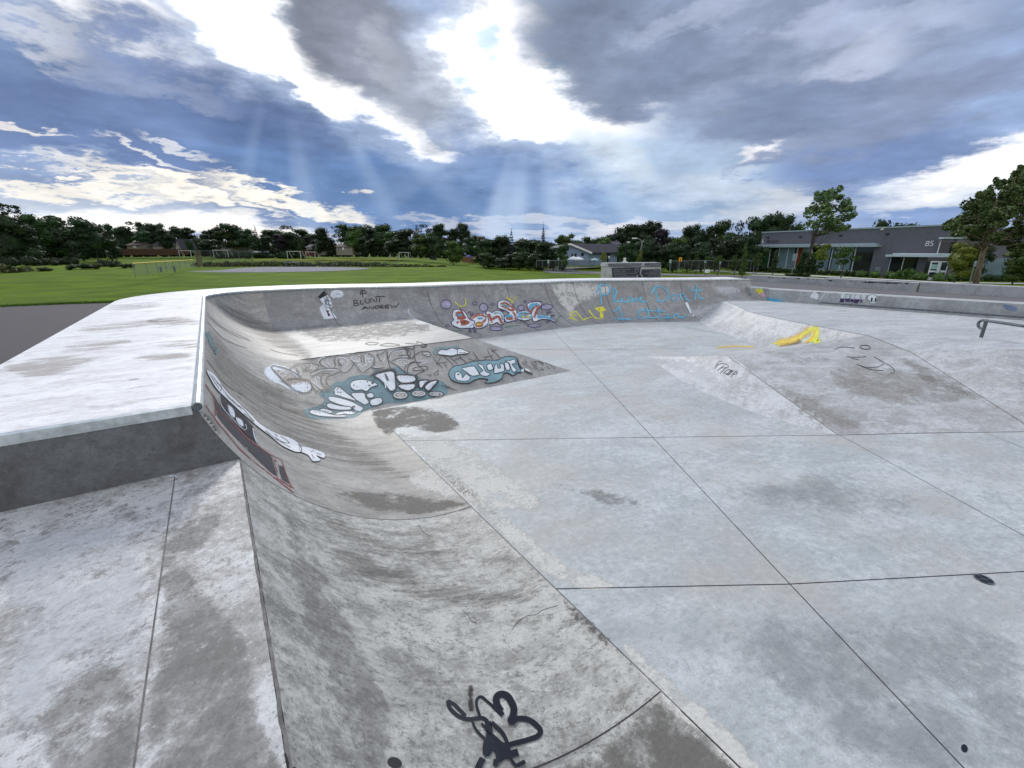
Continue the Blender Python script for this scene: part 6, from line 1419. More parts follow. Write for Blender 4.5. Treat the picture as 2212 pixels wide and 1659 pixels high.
# graffiti --------------------------------------------------------------------------------
blk = paint('black_spray', (34, 27, 36), .12, .5); blk2 = paint('glossy_black_paint', (16, 14, 20), .02, .18, 30, .05, .6); thin = paint('thin_black_marker', (58, 50, 54), .42, .6, 30, .2, .3, .25)
wht = paint('white_spray', (226, 232, 240), .2, .5, 20); whm = paint('white_marker', (222, 228, 238), .36, .5, 26, .18, .3, .15); tealp = paint('teal_spray', (116, 148, 156), .44, .6, 9, .3, .3, .25); teall = paint('solid_teal', (122, 158, 168), .24, .6, 12, .12)
ora = paint('orange_paint', (168, 88, 66), .3, .55); blu = paint('blue_paint', (96, 168, 200), .22, .5); yel = paint('yellow_spray', (226, 222, 76), .3, .55, 16, .2); pur = paint('purple_spray', (70, 52, 104), .1, .5); lav = paint('lavender_spray', (178, 172, 196), .5, .6, 12, .25)
grn = paint('green_spray', (96, 156, 108), .55, .6, 14, .3); red = paint('dull_red_paint', (140, 66, 66), .5, .6, 16, .2); brn = paint('brown_black_spray', (58, 48, 46), .4, .6, 18, .2); gry = paint('charcoal_fill', (62, 60, 66), .36, .6, 10, .25); tn = paint('tan_fill', (158, 148, 138), .5, .6, 20, .2)
oy = paint('amber_spray', (232, 196, 84), .35, .6, 12, .25); cy = paint('sky_blue_spray', (84, 180, 214), .2, .6, 22, .22); cyl = paint('pale_blue_spray', (180, 222, 238), .4, .5, 30, .15); poster = paint('pasted_paper', (214, 218, 224), .10, .8, 14, .1, .1); pgr = paint('printed_grey', (128, 134, 144), .4, .8, 60, .2, .1); pbk = paint('printed_black', (40, 40, 46), .1, .8, 30); pink = paint('pink_spray', (212, 168, 186), .3, .6)
fbl = paint('faded_blue', (120, 142, 186), .62, .6, 10, .3)
mrn = paint('maroon_print', (86, 44, 52), .1, .8)
# 1 big line drawing on the transition
p = Paint(1000, 1380, .22604)
for q in ([(230, 300), (205, 390), (300, 500), (440, 565), (600, 640), (770, 745)],): p.line(whm, 70, *q)
p.fill(whm, (190, 330), (330, 255), (500, 300), (700, 400), (820, 470), (600, 500), (400, 540), (260, 470)); p.fill(tn, (330, 330), (560, 360), (830, 480), (960, 540), (1000, 660), (930, 735), (760, 700), (520, 540), (380, 400))
p.fill(whm, (640, 600), (800, 560), (970, 570), (1000, 660), (900, 735), (760, 700)); p.line(whm, 22, (330, 245), (480, 275), (640, 330), (820, 430)); p.ell(whm, 500, 410, 60, 40, 0, 14)
for q in ([(1190, 170), (1200, 240), (1290, 290)], [(1290, 150), (1270, 210), (1350, 280)], [(1370, 130), (1400, 200), (1380, 280)], [(1480, 120), (1600, 150), (1640, 230), (1560, 310)], [(1520, 190), (1560, 210), (1520, 240), (1490, 210), (1520, 190)], [(1700, 140), (1740, 210), (1790, 310)], [(1730, 100), (1700, 160), (1830, 200), (1830, 70)], [(1940, 80), (1960, 280)], [(1930, 155), (2080, 150)], [(2020, 100), (1990, 200), (2060, 180), (2060, 110)], [(2080, 120), (2090, 220), (1960, 340), (1890, 380)], [(1800, 330), (1830, 240), (1890, 290), (1960, 240)],
          [(1000, 430), (1150, 360), (1300, 340), (1480, 350)], [(1060, 470), (1100, 600), (1190, 690)], [(1100, 460), (1160, 520)], [(660, 240), (670, 330)], [(640, 370), (760, 480)], [(1000, 540), (1180, 690)], [(1110, 230), (1150, 150), (1240, 120)], [(1340, 110), (1500, 85), (1660, 85)], [(1000, 240), (1010, 290), (960, 350)]): p.line(whm, 13, *q)
for q in ([(300, 290), (350, 270), (420, 290), (600, 350), (830, 470)], [(295, 285), (330, 350), (520, 550), (700, 700), (830, 745), (960, 730), (1010, 660), (980, 560), (940, 515), (700, 495), (570, 512)], [(600, 350), (700, 270), (850, 235), (1000, 235), (1130, 275), (1080, 340), (970, 410)],
          [(985, 395), (1100, 345), (1290, 320), (1440, 325), (1515, 365), (1400, 420), (1280, 470), (1250, 540), (1300, 620), (1350, 660)], [(985, 480), (1100, 430), (1220, 405), (1320, 415)], [(1190, 425), (1160, 500), (1190, 590), (1260, 660), (1330, 700)],
          [(1250, 310), (1160, 250), (1150, 190), (1230, 140), (1370, 95), (1500, 95), (1680, 100)], [(1740, 230), (1700, 310), (1620, 385), (1550, 395), (1500, 370)], [(1680, 90), (1760, 45), (1880, 35), (2020, 70), (2100, 160), (2060, 270), (1960, 350), (1890, 395), (1830, 340), (1750, 230), (1690, 180)], [(980, 560), (1030, 660), (1100, 740)], [(1100, 740), (1120, 700), (1230, 690), (1300, 720)], [(2040, 300), (2120, 325), (2212, 320)]): p.line(blk, 15, *q)
for q in ([(730, 320), (790, 415)], [(1415, 140), (1395, 190), (1420, 250)], [(1480, 160), (1470, 210), (1530, 275)]): p.line(blk, 26, *q)
for q in ([(815, 300), (890, 340), (940, 355)], [(870, 280), (980, 345)], [(985, 290), (900, 320), (850, 375)], [(1820, 110), (1870, 140), (1870, 215)], [(1870, 92), (1922, 140), (1905, 220)]): p.line(blk, 14, *q)
for q in ([(160, 555), (330, 660), (500, 745), (420, 690), (400, 620), (440, 598), (445, 630)], [(130, 745), (250, 765), (480, 860), (700, 960), (800, 1000), (872, 1050), (780, 1078), (600, 1050), (430, 985)], [(130, 745), (200, 850), (350, 920), (480, 945), (380, 850)], [(600, 860), (640, 818), (900, 900), (1040, 945)], [(600, 860), (680, 930), (750, 960)], [(900, 880), (940, 830), (1050, 830), (1080, 780)], [(430, 1000), (700, 1080), (920, 1160)], [(440, 690), (700, 730), (730, 820)], [(900, 880), (960, 930), (1200, 980), (1270, 1000)], [(740, 905), (1000, 950), (1240, 990)], [(1150, 750), (1180, 725), (1220, 740), (1190, 770), (1240, 780)]): p.line(thin, 7, *q)
p.build('graffiti', qp, 'black and white looping line graffiti on the curved concrete')
# 2 teal piece with white blocks
p = Paint(0, 0, 1)
p.fill(tealp, (1196, 1615), (1217, 1646), (1282, 1651), (1361, 1649), (1406, 1640), (1443, 1615), (1514, 1592), (1606, 1583), (1685, 1572), (1761, 1549), (1744, 1503), (1671, 1493), (1639, 1476), (1590, 1459), (1574, 1447), (1536, 1447), (1508, 1454), (1470, 1457), (1465, 1476), (1413, 1477), (1373, 1486), (1352, 1502), (1327, 1503), (1300, 1520), (1300, 1538), (1266, 1538), (1255, 1556), (1278, 1572), (1266, 1588), (1248, 1599))
p.at(1000, 1380, .22604)
W1 = [[(1390, 700), (1440, 630), (1520, 660), (1640, 760), (1800, 880), (1720, 870), (1500, 800), (1410, 770)], [(1690, 750), (1800, 735), (1920, 740), (1950, 830), (2010, 900), (1930, 950), (1840, 900), (1760, 850)], [(1290, 820), (1340, 800), (1500, 830), (1700, 890), (1830, 960), (1910, 1000), (1860, 1060), (1760, 1050), (1700, 1000), (1500, 950), (1320, 880)], [(1260, 950), (1320, 920), (1500, 965), (1680, 985), (1700, 1030), (1580, 1045), (1380, 1030), (1290, 1000)],
      [(1140, 1040), (1200, 1010), (1320, 1040), (1380, 1070), (1330, 1095), (1200, 1075)], [(960, 1080), (1000, 1045), (1100, 1050), (1250, 1090), (1400, 1130), (1580, 1130), (1600, 1160), (1400, 1165), (1150, 1150), (1000, 1110)], [(1390, 1120), (1500, 1080), (1650, 1060), (1760, 1090), (1700, 1120), (1600, 1108), (1450, 1130)], [(1680, 640), (1690, 560), (1780, 520), (1900, 510), (2040, 540), (2160, 602), (2040, 650), (1960, 720), (1880, 690), (1760, 700)], [(1960, 770), (2050, 740), (2090, 790), (2070, 830), (1990, 830)], [(2020, 880), (2100, 840), (2212, 830), (2240, 900), (2150, 960), (2040, 960)]]
for w in W1: p.fill(wht, *w); p.line(blk, 17, *w, closed=True)
for x, y, r in ((1975, 550, 16), (2065, 575, 26), (2010, 615, 20), (1740, 610, 14), (1800, 640, 10), (1850, 560, 8), (1080, 1080, 10), (1140, 1098, 10), (1040, 1070, 8), (1440, 700, 12), (1500, 740, 14)): p.ell(blk, x, y, r, r*.6)
p.line(blk, 30, (1700, 1030), (1720, 990), (1760, 985))
p.at(1400, 1340, .27125)
W2 = [[(260, 520), (400, 470), (550, 460), (580, 600), (580, 720), (500, 745), (430, 660), (340, 570)], [(595, 520), (720, 510), (860, 530), (865, 605), (700, 635), (620, 600)], [(620, 655), (855, 640), (855, 700), (770, 745), (650, 710)], [(925, 600), (1070, 592), (1010, 640), (965, 700), (930, 700)], [(1000, 690), (1080, 612), (1200, 592), (1130, 680), (1060, 750)]]
for w in W2: p.fill(tn, *w); p.fill(whm, *w); p.line(blk, 24, *w, closed=True)
for x in (420, 470, 520): p.line(wht, 16, (x-70, 500), (x, 620), (x+20, 710))
for x in (660, 720, 780, 830): p.line(wht, 9, (x, 530), (x+8, 600)); p.line(wht, 9, (x, 655), (x+8, 715))
p.line(wht, 14, (1040, 730), (1080, 660), (1160, 610)); p.line(wht, 12, (940, 690), (945, 620), (1040, 605)); p.line(blk, 30, (430, 500), (470, 600)); p.line(blk, 30, (870, 520), (900, 600), (890, 700)); p.line(blk, 24, (220, 540), (240, 510), (400, 450), (560, 440), (590, 500))
for x, y, rx, ry in ((650, 812, 112, 56), (915, 790, 105, 45), (1165, 796, 108, 36)): p.ell(tn, x, y, rx, ry); p.ell(wht, x, y, rx*.82, ry*.78, 0, 12); p.ell(wht, x, y, rx*.35, ry*.3, 0, 9); p.ell(blk, x, y, rx, ry, 0, 14)
p.build('graffiti', rb, 'teal, black and white block graffiti on the low bank')
p = Paint(1400, 1340, .27125)
for q in ([(500, 290), (510, 220), (560, 165), (700, 150)], [(620, 225), (700, 215), (760, 230), (680, 245)], [(690, 160), (700, 210)], [(600, 300), (680, 275), (770, 300), (750, 350), (650, 365), (600, 330), (600, 300)], [(650, 320), (700, 305), (720, 340), (660, 340), (650, 320)], [(890, 320), (1000, 290), (1040, 310), (950, 345)], [(980, 200), (1060, 190), (1080, 215), (1020, 235)], [(180, 170), (170, 270), (260, 400)], [(240, 400), (330, 395), (380, 375)], [(370, 265), (370, 320), (410, 310), (420, 250)], [(300, 160), (300, 215), (280, 215)]): p.line(whm, 10, *q)
for q in ([(480, 250), (540, 165), (640, 137), (740, 132), (800, 190), (780, 215), (620, 220)], [(460, 150), (470, 290), (520, 440)], [(470, 290), (640, 400), (750, 500)], [(530, 300), (640, 260), (780, 265)], [(860, 220), (940, 170), (1050, 165), (1095, 210), (1060, 240), (980, 212), (975, 180)], [(850, 140), (860, 260), (900, 350), (1000, 440)], [(760, 500), (755, 400), (820, 330), (950, 320)], [(820, 430), (860, 400), (1000, 378), (1052, 400), (1000, 440), (830, 442)], [(870, 505), (1000, 450)], [(305, 160), (320, 230), (380, 315)], [(240, 410), (340, 415), (420, 400)], [(300, 215), (370, 205), (450, 140)], [(720, 480), (715, 400), (770, 345), (860, 310)]): p.line(blk, 11, *q)
for q in ([(620, 95), (700, 100), (780, 125), (830, 135), (858, 85)], [(720, 90), (745, 150), (760, 220), (820, 270), (850, 230)], [(455, 180), (465, 270)]): p.line(blk, 20, *q)
for q in ([(1120, 240), (1180, 330), (1262, 410)], [(1160, 350), (1240, 332), (1332, 320)], [(1228, 255), (1180, 350)], [(1290, 240), (1350, 300), (1425, 372)], [(1280, 330), (1330, 405)], [(1370, 250), (1480, 350)], [(1420, 300), (1540, 255)], [(1500, 235), (1610, 335)], [(1700, 175), (1790, 292)], [(1640, 270), (1720, 300), (1760, 260)], [(1910, 150), (1990, 280)], [(1850, 250), (1960, 240), (2000, 205)], [(1962, 125), (2100, 262)], [(1980, 175), (2050, 135)], [(1850, 325), (1900, 250)], [(1040, 510), (1100, 512), (1070, 532)], [(1205, 440), (1130, 500), (1190, 512), (1195, 450)], [(1240, 665), (1350, 700), (1470, 738)], [(1300, 660), (1400, 720)]): p.line(thin, 11, *q)
p.line(tealp, 46, (1180, 215), (1135, 170), (1200, 125), (1330, 120), (1500, 100)); c = [(1190, 190), (1240, 145), (1320, 150), (1400, 122), (1460, 140), (1530, 132), (1600, 165), (1655, 185), (1600, 205), (1480, 215), (1400, 235), (1280, 225), (1210, 215)]
p.fill(wht, *c); p.line(blk, 12, *c, closed=True); p.line(blk, 10, (1460, 140), (1480, 170), (1470, 210)); p.line(blk, 8, (1500, 185), (1600, 190))
p.at(0, 0, 1)
b_ = [(1766, 1476), (1772, 1459), (1788, 1446), (1823, 1438), (1861, 1427), (1910, 1421), (1956, 1421), (1975, 1412), (1994, 1407), (2025, 1408), (2036, 1416), (2040, 1438), (2047, 1455), (2053, 1468), (2036, 1470), (2021, 1481), (2011, 1478), (1998, 1470), (1987, 1472), (1980, 1477), (1976, 1492), (1948, 1508), (1907, 1511), (1923, 1499), (1894, 1493), (1867, 1500), (1845, 1511), (1812, 1511), (1785, 1503), (1772, 1492)]
p.fill(teall, *b_); p.line(blk, 3.6, *b_, closed=True)
p.at(1400, 1340, .27125)
for w in ([(1440, 540), (1450, 480), (1500, 470), (1540, 510), (1550, 560), (1600, 500), (1665, 545), (1640, 595), (1560, 605), (1470, 590)], [(1540, 420), (1620, 400), (1720, 392), (1795, 510), (1690, 530), (1600, 470)], [(1765, 362), (1835, 370), (1890, 470), (1960, 498), (1900, 535), (1820, 520), (1800, 475), (1850, 455)], [(1900, 375), (1962, 350), (1995, 430), (1930, 452)], [(2020, 380), (2050, 355), (2065, 420), (2105, 410), (2090, 352), (2145, 362), (2155, 460), (2010, 492)]): p.fill(wht, *w, sm_=False); p.line(blk, 11, *w, closed=True)
p.ell(blk, 1488, 508, 15, 12)
p.at(1960, 1340, .13562)
for w in ([(190, 690), (280, 670), (330, 760), (340, 890), (230, 880)], [(210, 610), (350, 620), (480, 575), (515, 700), (400, 720), (545, 905), (440, 950), (350, 760), (330, 700)]): p.fill(wht, *w, sm_=False); p.line(blk, 20, *w, closed=True)
p.line(blk, 50, (560, 560), (600, 720), (700, 850), (850, 950), (1000, 1010)); p.fill(wht, (660, 880), (740, 860), (750, 920), (700, 960)); p.fill(wht, (790, 850), (900, 880), (920, 940), (800, 900))
for q in ([(700, 640), (780, 680), (850, 695), (770, 590)], [(700, 650), (730, 710), (900, 800), (1000, 860)], [(940, 660), (1060, 650), (1115, 740), (1060, 762), (970, 690)], [(1060, 640), (1200, 650), (1310, 740), (1150, 580)], [(1030, 780), (1100, 850), (1160, 875), (1110, 790)], [(1240, 830), (1340, 900)], [(1350, 680), (1500, 740), (1660, 845)], [(1170, 935), (1250, 880), (1330, 900)], [(1240, 620), (1320, 720)], [(1400, 790), (1520, 870)]): p.line(blk, 16, *q)
p.build('graffiti', rb, 'lettered teal banner, white cloud and black scribbles on the low bank')
p = Paint(1400, 1340, .27125)
for q in ([(140, 50), (220, 30), (330, 40), (300, 60), (200, 68), (140, 50)], [(350, 72), (470, 45), (640, 68), (560, 85), (420, 84), (350, 72)], [(720, 45), (900, 52), (880, 15), (960, 40)]): p.line(thin, 14, *q)
p.line(blk, 22, (960, 38), (1030, 72), (1000, 98), (950, 95))
p.build('graffiti', rb, 'black oval squiggles on the flat top of the low bank')
# 3 officer poster, speech cloud
p = Paint(900, 800, .45208)
p.fill(poster, (795, 835), (860, 798), (885, 830), (905, 895), (880, 916), (895, 935), (945, 1002), (830, 1012), (790, 912), (830, 878), (805, 860), sm_=False)
p.fill(pgr, (832, 840), (880, 838), (898, 890), (870, 908), (845, 890)); p.fill(pbk, (776, 818), (828, 764), (866, 790), (850, 806), (800, 832), sm_=False); p.line(pgr, 4, (800, 812), (850, 790)); p.line(pbk, 4, (825, 828), (880, 822)); p.line(pbk, 3, (805, 845), (800, 860), (815, 862)); p.line(pbk, 3, (850, 905), (880, 914))
p.fill(mrn, (848, 934), (874, 936), (870, 952), (890, 980), (868, 988), (858, 955), sm_=False); p.line(pbk, 3, (832, 880), (845, 915), (858, 935))
p.build('poster', bw, 'pasted paper figure in a peaked cap and dark red tie')
p = Paint(900, 800, .45208); p.fill(poster, (888, 795), (898, 768), (930, 756), (965, 758), (996, 775), (998, 808), (965, 824), (935, 822), (915, 832), (905, 820), (890, 812))
for i in range(5): p.line(pbk, 5, (922+i*10, 792), (928+i*10, 792))
p.build('poster', bw, 'white paper speech cloud')
p = Paint(900, 800, .45208)
for q in ([(1170, 822), (1167, 790), (1164, 758)], [(1145, 792), (1165, 755), (1202, 784), (1145, 792)], [(1090, 850), (1092, 872), (1095, 895)], [(1085, 850), (1118, 846), (1116, 866), (1095, 872)], [(1095, 872), (1132, 874), (1127, 890), (1095, 896)], [(1150, 845), (1152, 882), (1180, 876)], [(1190, 830), (1194, 866), (1222, 868), (1224, 832)], [(1240, 868), (1240, 826), (1286, 866), (1288, 826)], [(1312, 868), (1318, 818)], [(1276, 818), (1320, 812), (1362, 816)],
          [(1158, 932), (1190, 900), (1216, 926)], [(1172, 916), (1206, 914)], [(1226, 926), (1226, 900), (1260, 920), (1264, 896)], [(1276, 900), (1280, 920), (1312, 906), (1300, 893), (1276, 898)], [(1322, 916), (1320, 890), (1346, 890), (1342, 902), (1322, 905), (1352, 918)], [(1400, 888), (1362, 891), (1366, 915), (1400, 911)], [(1362, 903), (1394, 900)], [(1410, 886), (1425, 913), (1440, 890), (1456, 911), (1482, 870)]): p.line(blk, 8, *q)
p.build('graffiti', bw, 'black hand lettering BLUNT ANDREW with an arrow')
p = Paint(1700, 1160, .23508)     # 4 coloured letters
def B_(cx, cy, rx, ry, w=9): p.ell(lav, cx, cy, rx, ry); p.ell(pur, cx, cy, rx, ry, 0, w)
for a in ((240, 165, 88, 78), (868, 215, 72, 66), (1495, 222, 55, 48), (1930, 208, 92, 50), (1715, 520, 115, 28), (1080, 570, 108, 35)): B_(*a, 13)
for a in ((265, 520, 30, 16), (720, 150, 36, 26), (1015, 160, 28, 15), (1975, 290, 22, 12), (2025, 355, 25, 10), (1940, 458, 28, 12), (1560, 118, 22, 20)): B_(*a, 12)
for q in ([(340, 600), (420, 605), (520, 600)], [(1220, 548), (1330, 530), (1470, 520)]): p.line(grn, 20, *q)
p.line(grn, 24, (2100, 460), (2110, 400), (2180, 355))
p.line(yel, 20, (385, 125), (440, 180), (520, 200), (568, 160), (556, 70)); p.line(yel, 26, (1245, 45), (1290, 80), (1330, 105), (1345, 150)); p.line(yel, 14, (1345, 150), (1370, 80), (1440, 42)); p.line(yel, 14, (1310, 30), (1320, 100))
c = [(345, 350), (360, 270), (430, 252), (520, 268), (580, 330), (610, 400), (660, 430), (720, 460), (700, 560), (600, 565), (480, 570), (370, 530), (322, 470), (372, 430), (350, 390)]
p.fill(wht, *c); p.line(pur, 15, *c, closed=True); p.fill(ora, (385, 330), (430, 288), (490, 290), (560, 370), (575, 405), (500, 430), (430, 420)); p.ell(blu, 475, 350, 48, 28); p.ell(ora, 520, 475, 112, 48); p.ell(gry, 540, 460, 60, 24); p.line(ora, 30, (470, 235), (510, 310), (560, 395)); p.line(blk, 8, (460, 225), (575, 400)); p.line(blu, 16, (620, 540), (700, 500))
o_ = [(630, 425), (700, 345), (820, 318), (900, 330), (945, 400), (935, 500), (850, 560), (760, 575), (700, 530), (720, 450)]
p.fill(wht, *o_); p.line(pur, 13, *o_, closed=True); p.line(ora, 50, (650, 425), (710, 375), (800, 345), (880, 365), (895, 425), (850, 475)); p.ell(ora, 790, 510, 72, 50); p.ell(yel, 790, 498, 52, 28); p.ell(blu, 810, 405, 52, 22)
n_ = [(905, 310), (950, 280), (1010, 310), (1080, 270), (1170, 300), (1210, 380), (1200, 500), (1140, 510), (1090, 470), (1040, 500), (960, 510), (950, 420)]
p.fill(wht, *n_); p.line(pur, 13, *n_, closed=True); p.line(teall, 34, (1040, 330), (1110, 310), (1175, 360), (1185, 440)); p.line(ora, 52, (945, 325), (985, 420), (1000, 485)); p.line(ora, 50, (1000, 430), (1080, 380), (1125, 385), (1160, 470), (1190, 495)); p.line(whm, 10, (960, 440), (940, 560))
d_ = [(1100, 200), (1110, 130), (1170, 96), (1260, 110), (1340, 180), (1400, 260), (1430, 350), (1420, 430), (1340, 450), (1260, 470), (1215, 420), (1220, 360), (1300, 320), (1200, 260), (1130, 240)]
p.fill(wht, *d_); p.line(pur, 13, *d_, closed=True); p.line(ora, 42, (1145, 175), (1210, 145), (1300, 185), (1375, 262), (1325, 268), (1200, 215), (1150, 180)); p.ell(teall, 1235, 195, 70, 22, 20); p.line(ora, 40, (1360, 300), (1400, 380), (1390, 430)); p.ell(blu, 1290, 375, 70, 34); p.ell(ora, 1300, 410, 66, 28); p.ell(yel, 1300, 405, 38, 18)
p.ell(wht, 1548, 362, 148, 84); p.ell(blu, 1548, 362, 132, 74); p.ell(tn, 1562, 362, 100, 60); p.ell(blk, 1562, 362, 100, 60, 0, 8); p.ell(yel, 1530, 385, 34, 24); p.ell(yel, 1610, 378, 30, 22); p.ell(blk, 1572, 345, 26, 20, 0, 7); p.ell(pur, 1548, 362, 140, 80, 0, 8)
z_ = [(1590, 190), (1670, 135), (1800, 130), (1830, 180), (1760, 270), (1750, 340), (1850, 345), (1950, 365), (1920, 285), (1990, 390), (2080, 475), (1960, 430), (1830, 425), (1720, 465), (1685, 420), (1670, 330)]
p.fill(wht, *z_); p.line(pur, 10, *z_, closed=True); p.fill(blu, (1615, 200), (1680, 150), (1785, 145), (1790, 180), (1660, 280), (1625, 255)); p.line(ora, 42, (1655, 320), (1700, 235), (1785, 195), (1745, 290), (1715, 400)); p.line(ora, 24, (1590, 190), (1615, 260), (1660, 320)); p.fill(blu, (1755, 360), (1850, 355), (1970, 385), (2020, 440), (1900, 405), (1780, 410)); p.line(blk, 7, (1800, 180), (1860, 320)); p.line(pur, 16, (1660, 140), (1740, 118), (1830, 125))
for q in ([(620, 590), (660, 610), (640, 640), (620, 600)], [(680, 590), (740, 600), (700, 620), (750, 642)], [(600, 320), (640, 290), (660, 370), (690, 310)], [(1140, 250), (1200, 290), (1190, 260)]): p.line(pur, 15, *q)
p.line(blk, 9, (1480, 430), (1540, 470), (1600, 505))
p.build('graffiti', bw, 'orange, blue and purple bubble lettering with lavender dots')
p = Paint(2180, 1100, .28029)     # 5 yellow FLIP and blue handwriting
for q in ([(212, 482), (260, 465), (328, 448)], [(225, 480), (250, 530), (300, 570)], [(240, 520), (290, 505), (325, 505)], [(215, 545), (270, 555), (325, 575)], [(318, 458), (370, 520), (412, 575)], [(412, 575), (470, 548), (535, 533)]): p.line(yel, 20, *q)
p.line(yel, 26, (495, 430), (540, 500), (592, 548)); p.line(yel, 18, (592, 548), (660, 552), (695, 530)); p.fill(yel, (570, 398), (700, 385), (742, 440), (685, 450), (705, 520), (690, 545), (650, 530), (648, 460), (600, 430), sm_=False); p.line(oy, 10, (742, 440), (680, 455), (700, 530)); p.ell(brn, 638, 420, 14, 9)
p.build('graffiti', bw, 'yellow lettering FLIP')
p = Paint(2180, 1100, .28029)
BL = [[(590, 205), (625, 150), (650, 80), (658, 220), (668, 350)], [(622, 90), (690, 68), (760, 85), (792, 130), (770, 195), (710, 222), (662, 195)], [(820, 330), (855, 260), (882, 165), (855, 128), (830, 165), (842, 245), (880, 312), (930, 310)], [(930, 310), (968, 285), (955, 262), (945, 290), (985, 322), (1040, 312)], [(1040, 305), (1062, 245), (1110, 290), (1060, 318), (1050, 280)], [(1115, 310), (1160, 258), (1185, 300), (1140, 315)], [(1200, 292), (1240, 268), (1215, 250), (1220, 300), (1270, 325), (1322, 295)],
      [(1362, 205), (1400, 140), (1428, 108), (1440, 200), (1465, 318)], [(1428, 102), (1530, 112), (1598, 170), (1612, 240), (1572, 300), (1462, 306)], [(1750, 225), (1770, 205), (1785, 250), (1795, 295), (1775, 215), (1822, 200), (1850, 245), (1875, 292), (1918, 302)], [(1888, 108), (1902, 130)], [(2000, 72), (2000, 165), (1985, 288)], [(1925, 165), (1960, 145), (2010, 165), (2085, 145)], [(2030, 210), (2042, 262), (2112, 270)],
      [(838, 458), (880, 430), (905, 380), (930, 450), (962, 520), (950, 565), (865, 552)], [(900, 565), (1000, 560), (1082, 568)], [(1105, 552), (1122, 545)], [(1175, 558), (1212, 500), (1192, 450), (1290, 435), (1390, 450)], [(1302, 395), (1328, 470), (1318, 540), (1230, 552)], [(1318, 540), (1400, 545)], [(1450, 400), (1482, 470), (1470, 525), (1405, 545)], [(1418, 455), (1470, 445), (1565, 458)], [(1500, 542), (1590, 545), (1618, 505), (1588, 500), (1602, 545), (1680, 537)], [(1680, 537), (1705, 492), (1742, 495), (1752, 532), (1800, 542), (1862, 510)]]
for q in BL: p.line(cy, 25, *q)
p.ell(cy, 1690, 262, 38, 40, 0, 17)
for q in BL: p.line(cyl, 6, *[(x+3, y+2) for x, y in q])
p.fill(wht, (1838, 332), (1874, 318), (1942, 476), (1915, 486), sm_=False); p.ell(wht, 1956, 514, 22, 11)
p.build('graffiti', bw, "sky blue handwriting Please Don't Litter with white exclamation mark")
# 6 low wall lettering and skull
p = Paint(3200, 1100, .27125)
p.fill(wht, (15, 185), (60, 175), (85, 240), (60, 292), (0, 270), (-40, 250)); p.line(blk, 12, (40, 178), (90, 202), (122, 182)); p.line(wht, 14, (182, 185), (150, 240), (108, 298))
for w in ([(412, 212), (470, 208), (462, 272), (406, 272)], [(480, 228), (537, 224), (528, 277), (476, 274)], [(560, 220), (614, 218), (602, 282), (554, 277)], [(625, 228), (694, 226), (688, 287), (610, 282)], [(710, 228), (784, 226), (757, 294), (698, 290)]): p.fill(wht, *w, sm_=False)
for w in ([(402, 277), (467, 280), (450, 336), (390, 332)], [(472, 280), (542, 277), (537, 327), (468, 322)], [(550, 288), (597, 290), (602, 327), (545, 327)], [(606, 290), (692, 292), (680, 312), (650, 346), (600, 342)], [(695, 298), (724, 295), (712, 340), (688, 337)]): p.fill(pur, *w, sm_=False)
p.ell(wht, 868, 272, 76, 50); p.fill(wht, (828, 300), (918, 300), (898, 346), (844, 346), sm_=False); p.ell(blk, 868, 272, 77, 51, 0, 6); p.ell(blk2, 858, 292, 14, 32, 8); p.ell(blk2, 915, 290, 12, 30, 15); p.line(blk, 5, (885, 318), (892, 330))
p.at(2800, 640, .55696); p.fill(fbl, (2065, 1005), (2150, 1015), (2170, 1050), (2100, 1045))
p.build('graffiti', lw, 'white and purple block lettering with a white skull')
# 7 paint on bowl wall end, yellow swoosh, tags on the hip ramp
p = Paint(2800, 640, .55696)
p.fill(yel, (302, 872), (345, 878), (372, 920), (345, 938), (312, 900)); p.fill(pink, (340, 925), (372, 920), (392, 952), (365, 952)); p.fill(cy, (375, 952), (440, 962), (520, 980), (430, 982))
p.build('graffiti', bw, 'yellow, pink and blue paint streak at the end of the bowl wall')
p = Paint(2800, 640, .55696)
p.line(oy, 60, (470, 1278), (600, 1245), (700, 1180)); p.fill(yel, (428, 1276), (520, 1262), (600, 1236), (680, 1180), (732, 1152), (768, 1180), (760, 1235), (775, 1270), (700, 1285), (640, 1284), (685, 1250), (715, 1210), (700, 1195), (640, 1245), (560, 1275), (490, 1292)); p.line(oy, 16, (660, 1278), (715, 1240), (735, 1185)); p.line(oy, 12, (40, 1310), (150, 1300), (300, 1304))
p.build('graffiti', hp, 'yellow swoosh painted on the curved bank')
p = Paint(2780, 1400, .3707)
for q in ([(98, 112), (140, 60), (168, 66)], [(92, 142), (140, 90), (220, 95), (236, 128), (150, 132)], [(120, 160), (190, 108)], [(148, 192), (200, 142), (212, 122)], [(185, 188), (236, 148), (262, 160)], [(215, 205), (280, 150), (250, 200)], [(230, 210), (292, 160)], [(265, 230), (300, 180), (332, 170), (324, 196), (288, 200)], [(200, 190), (240, 205)]): p.line(blk, 8, *q)
for q in ([(1490, 15), (1620, 20), (1700, 10)], [(1540, 30), (1620, 45)], [(1600, 95), (1700, 125), (1830, 120), (1890, 82), (1860, 60), (1780, 15)], [(1900, 80), (1990, 140), (1992, 186), (1955, 188)], [(1650, 120), (1760, 150), (1885, 162)]): p.line(thin, 8, *q)
p.at(2600, 1050, .6474); p.ell(thin, 1245, 491, 32, 12, 5, 6); p.line(thin, 4, (1060, 505), (1100, 490), (1180, 495))
p.build('graffiti', hp, 'black marker tags and squiggles on the hip ramp')
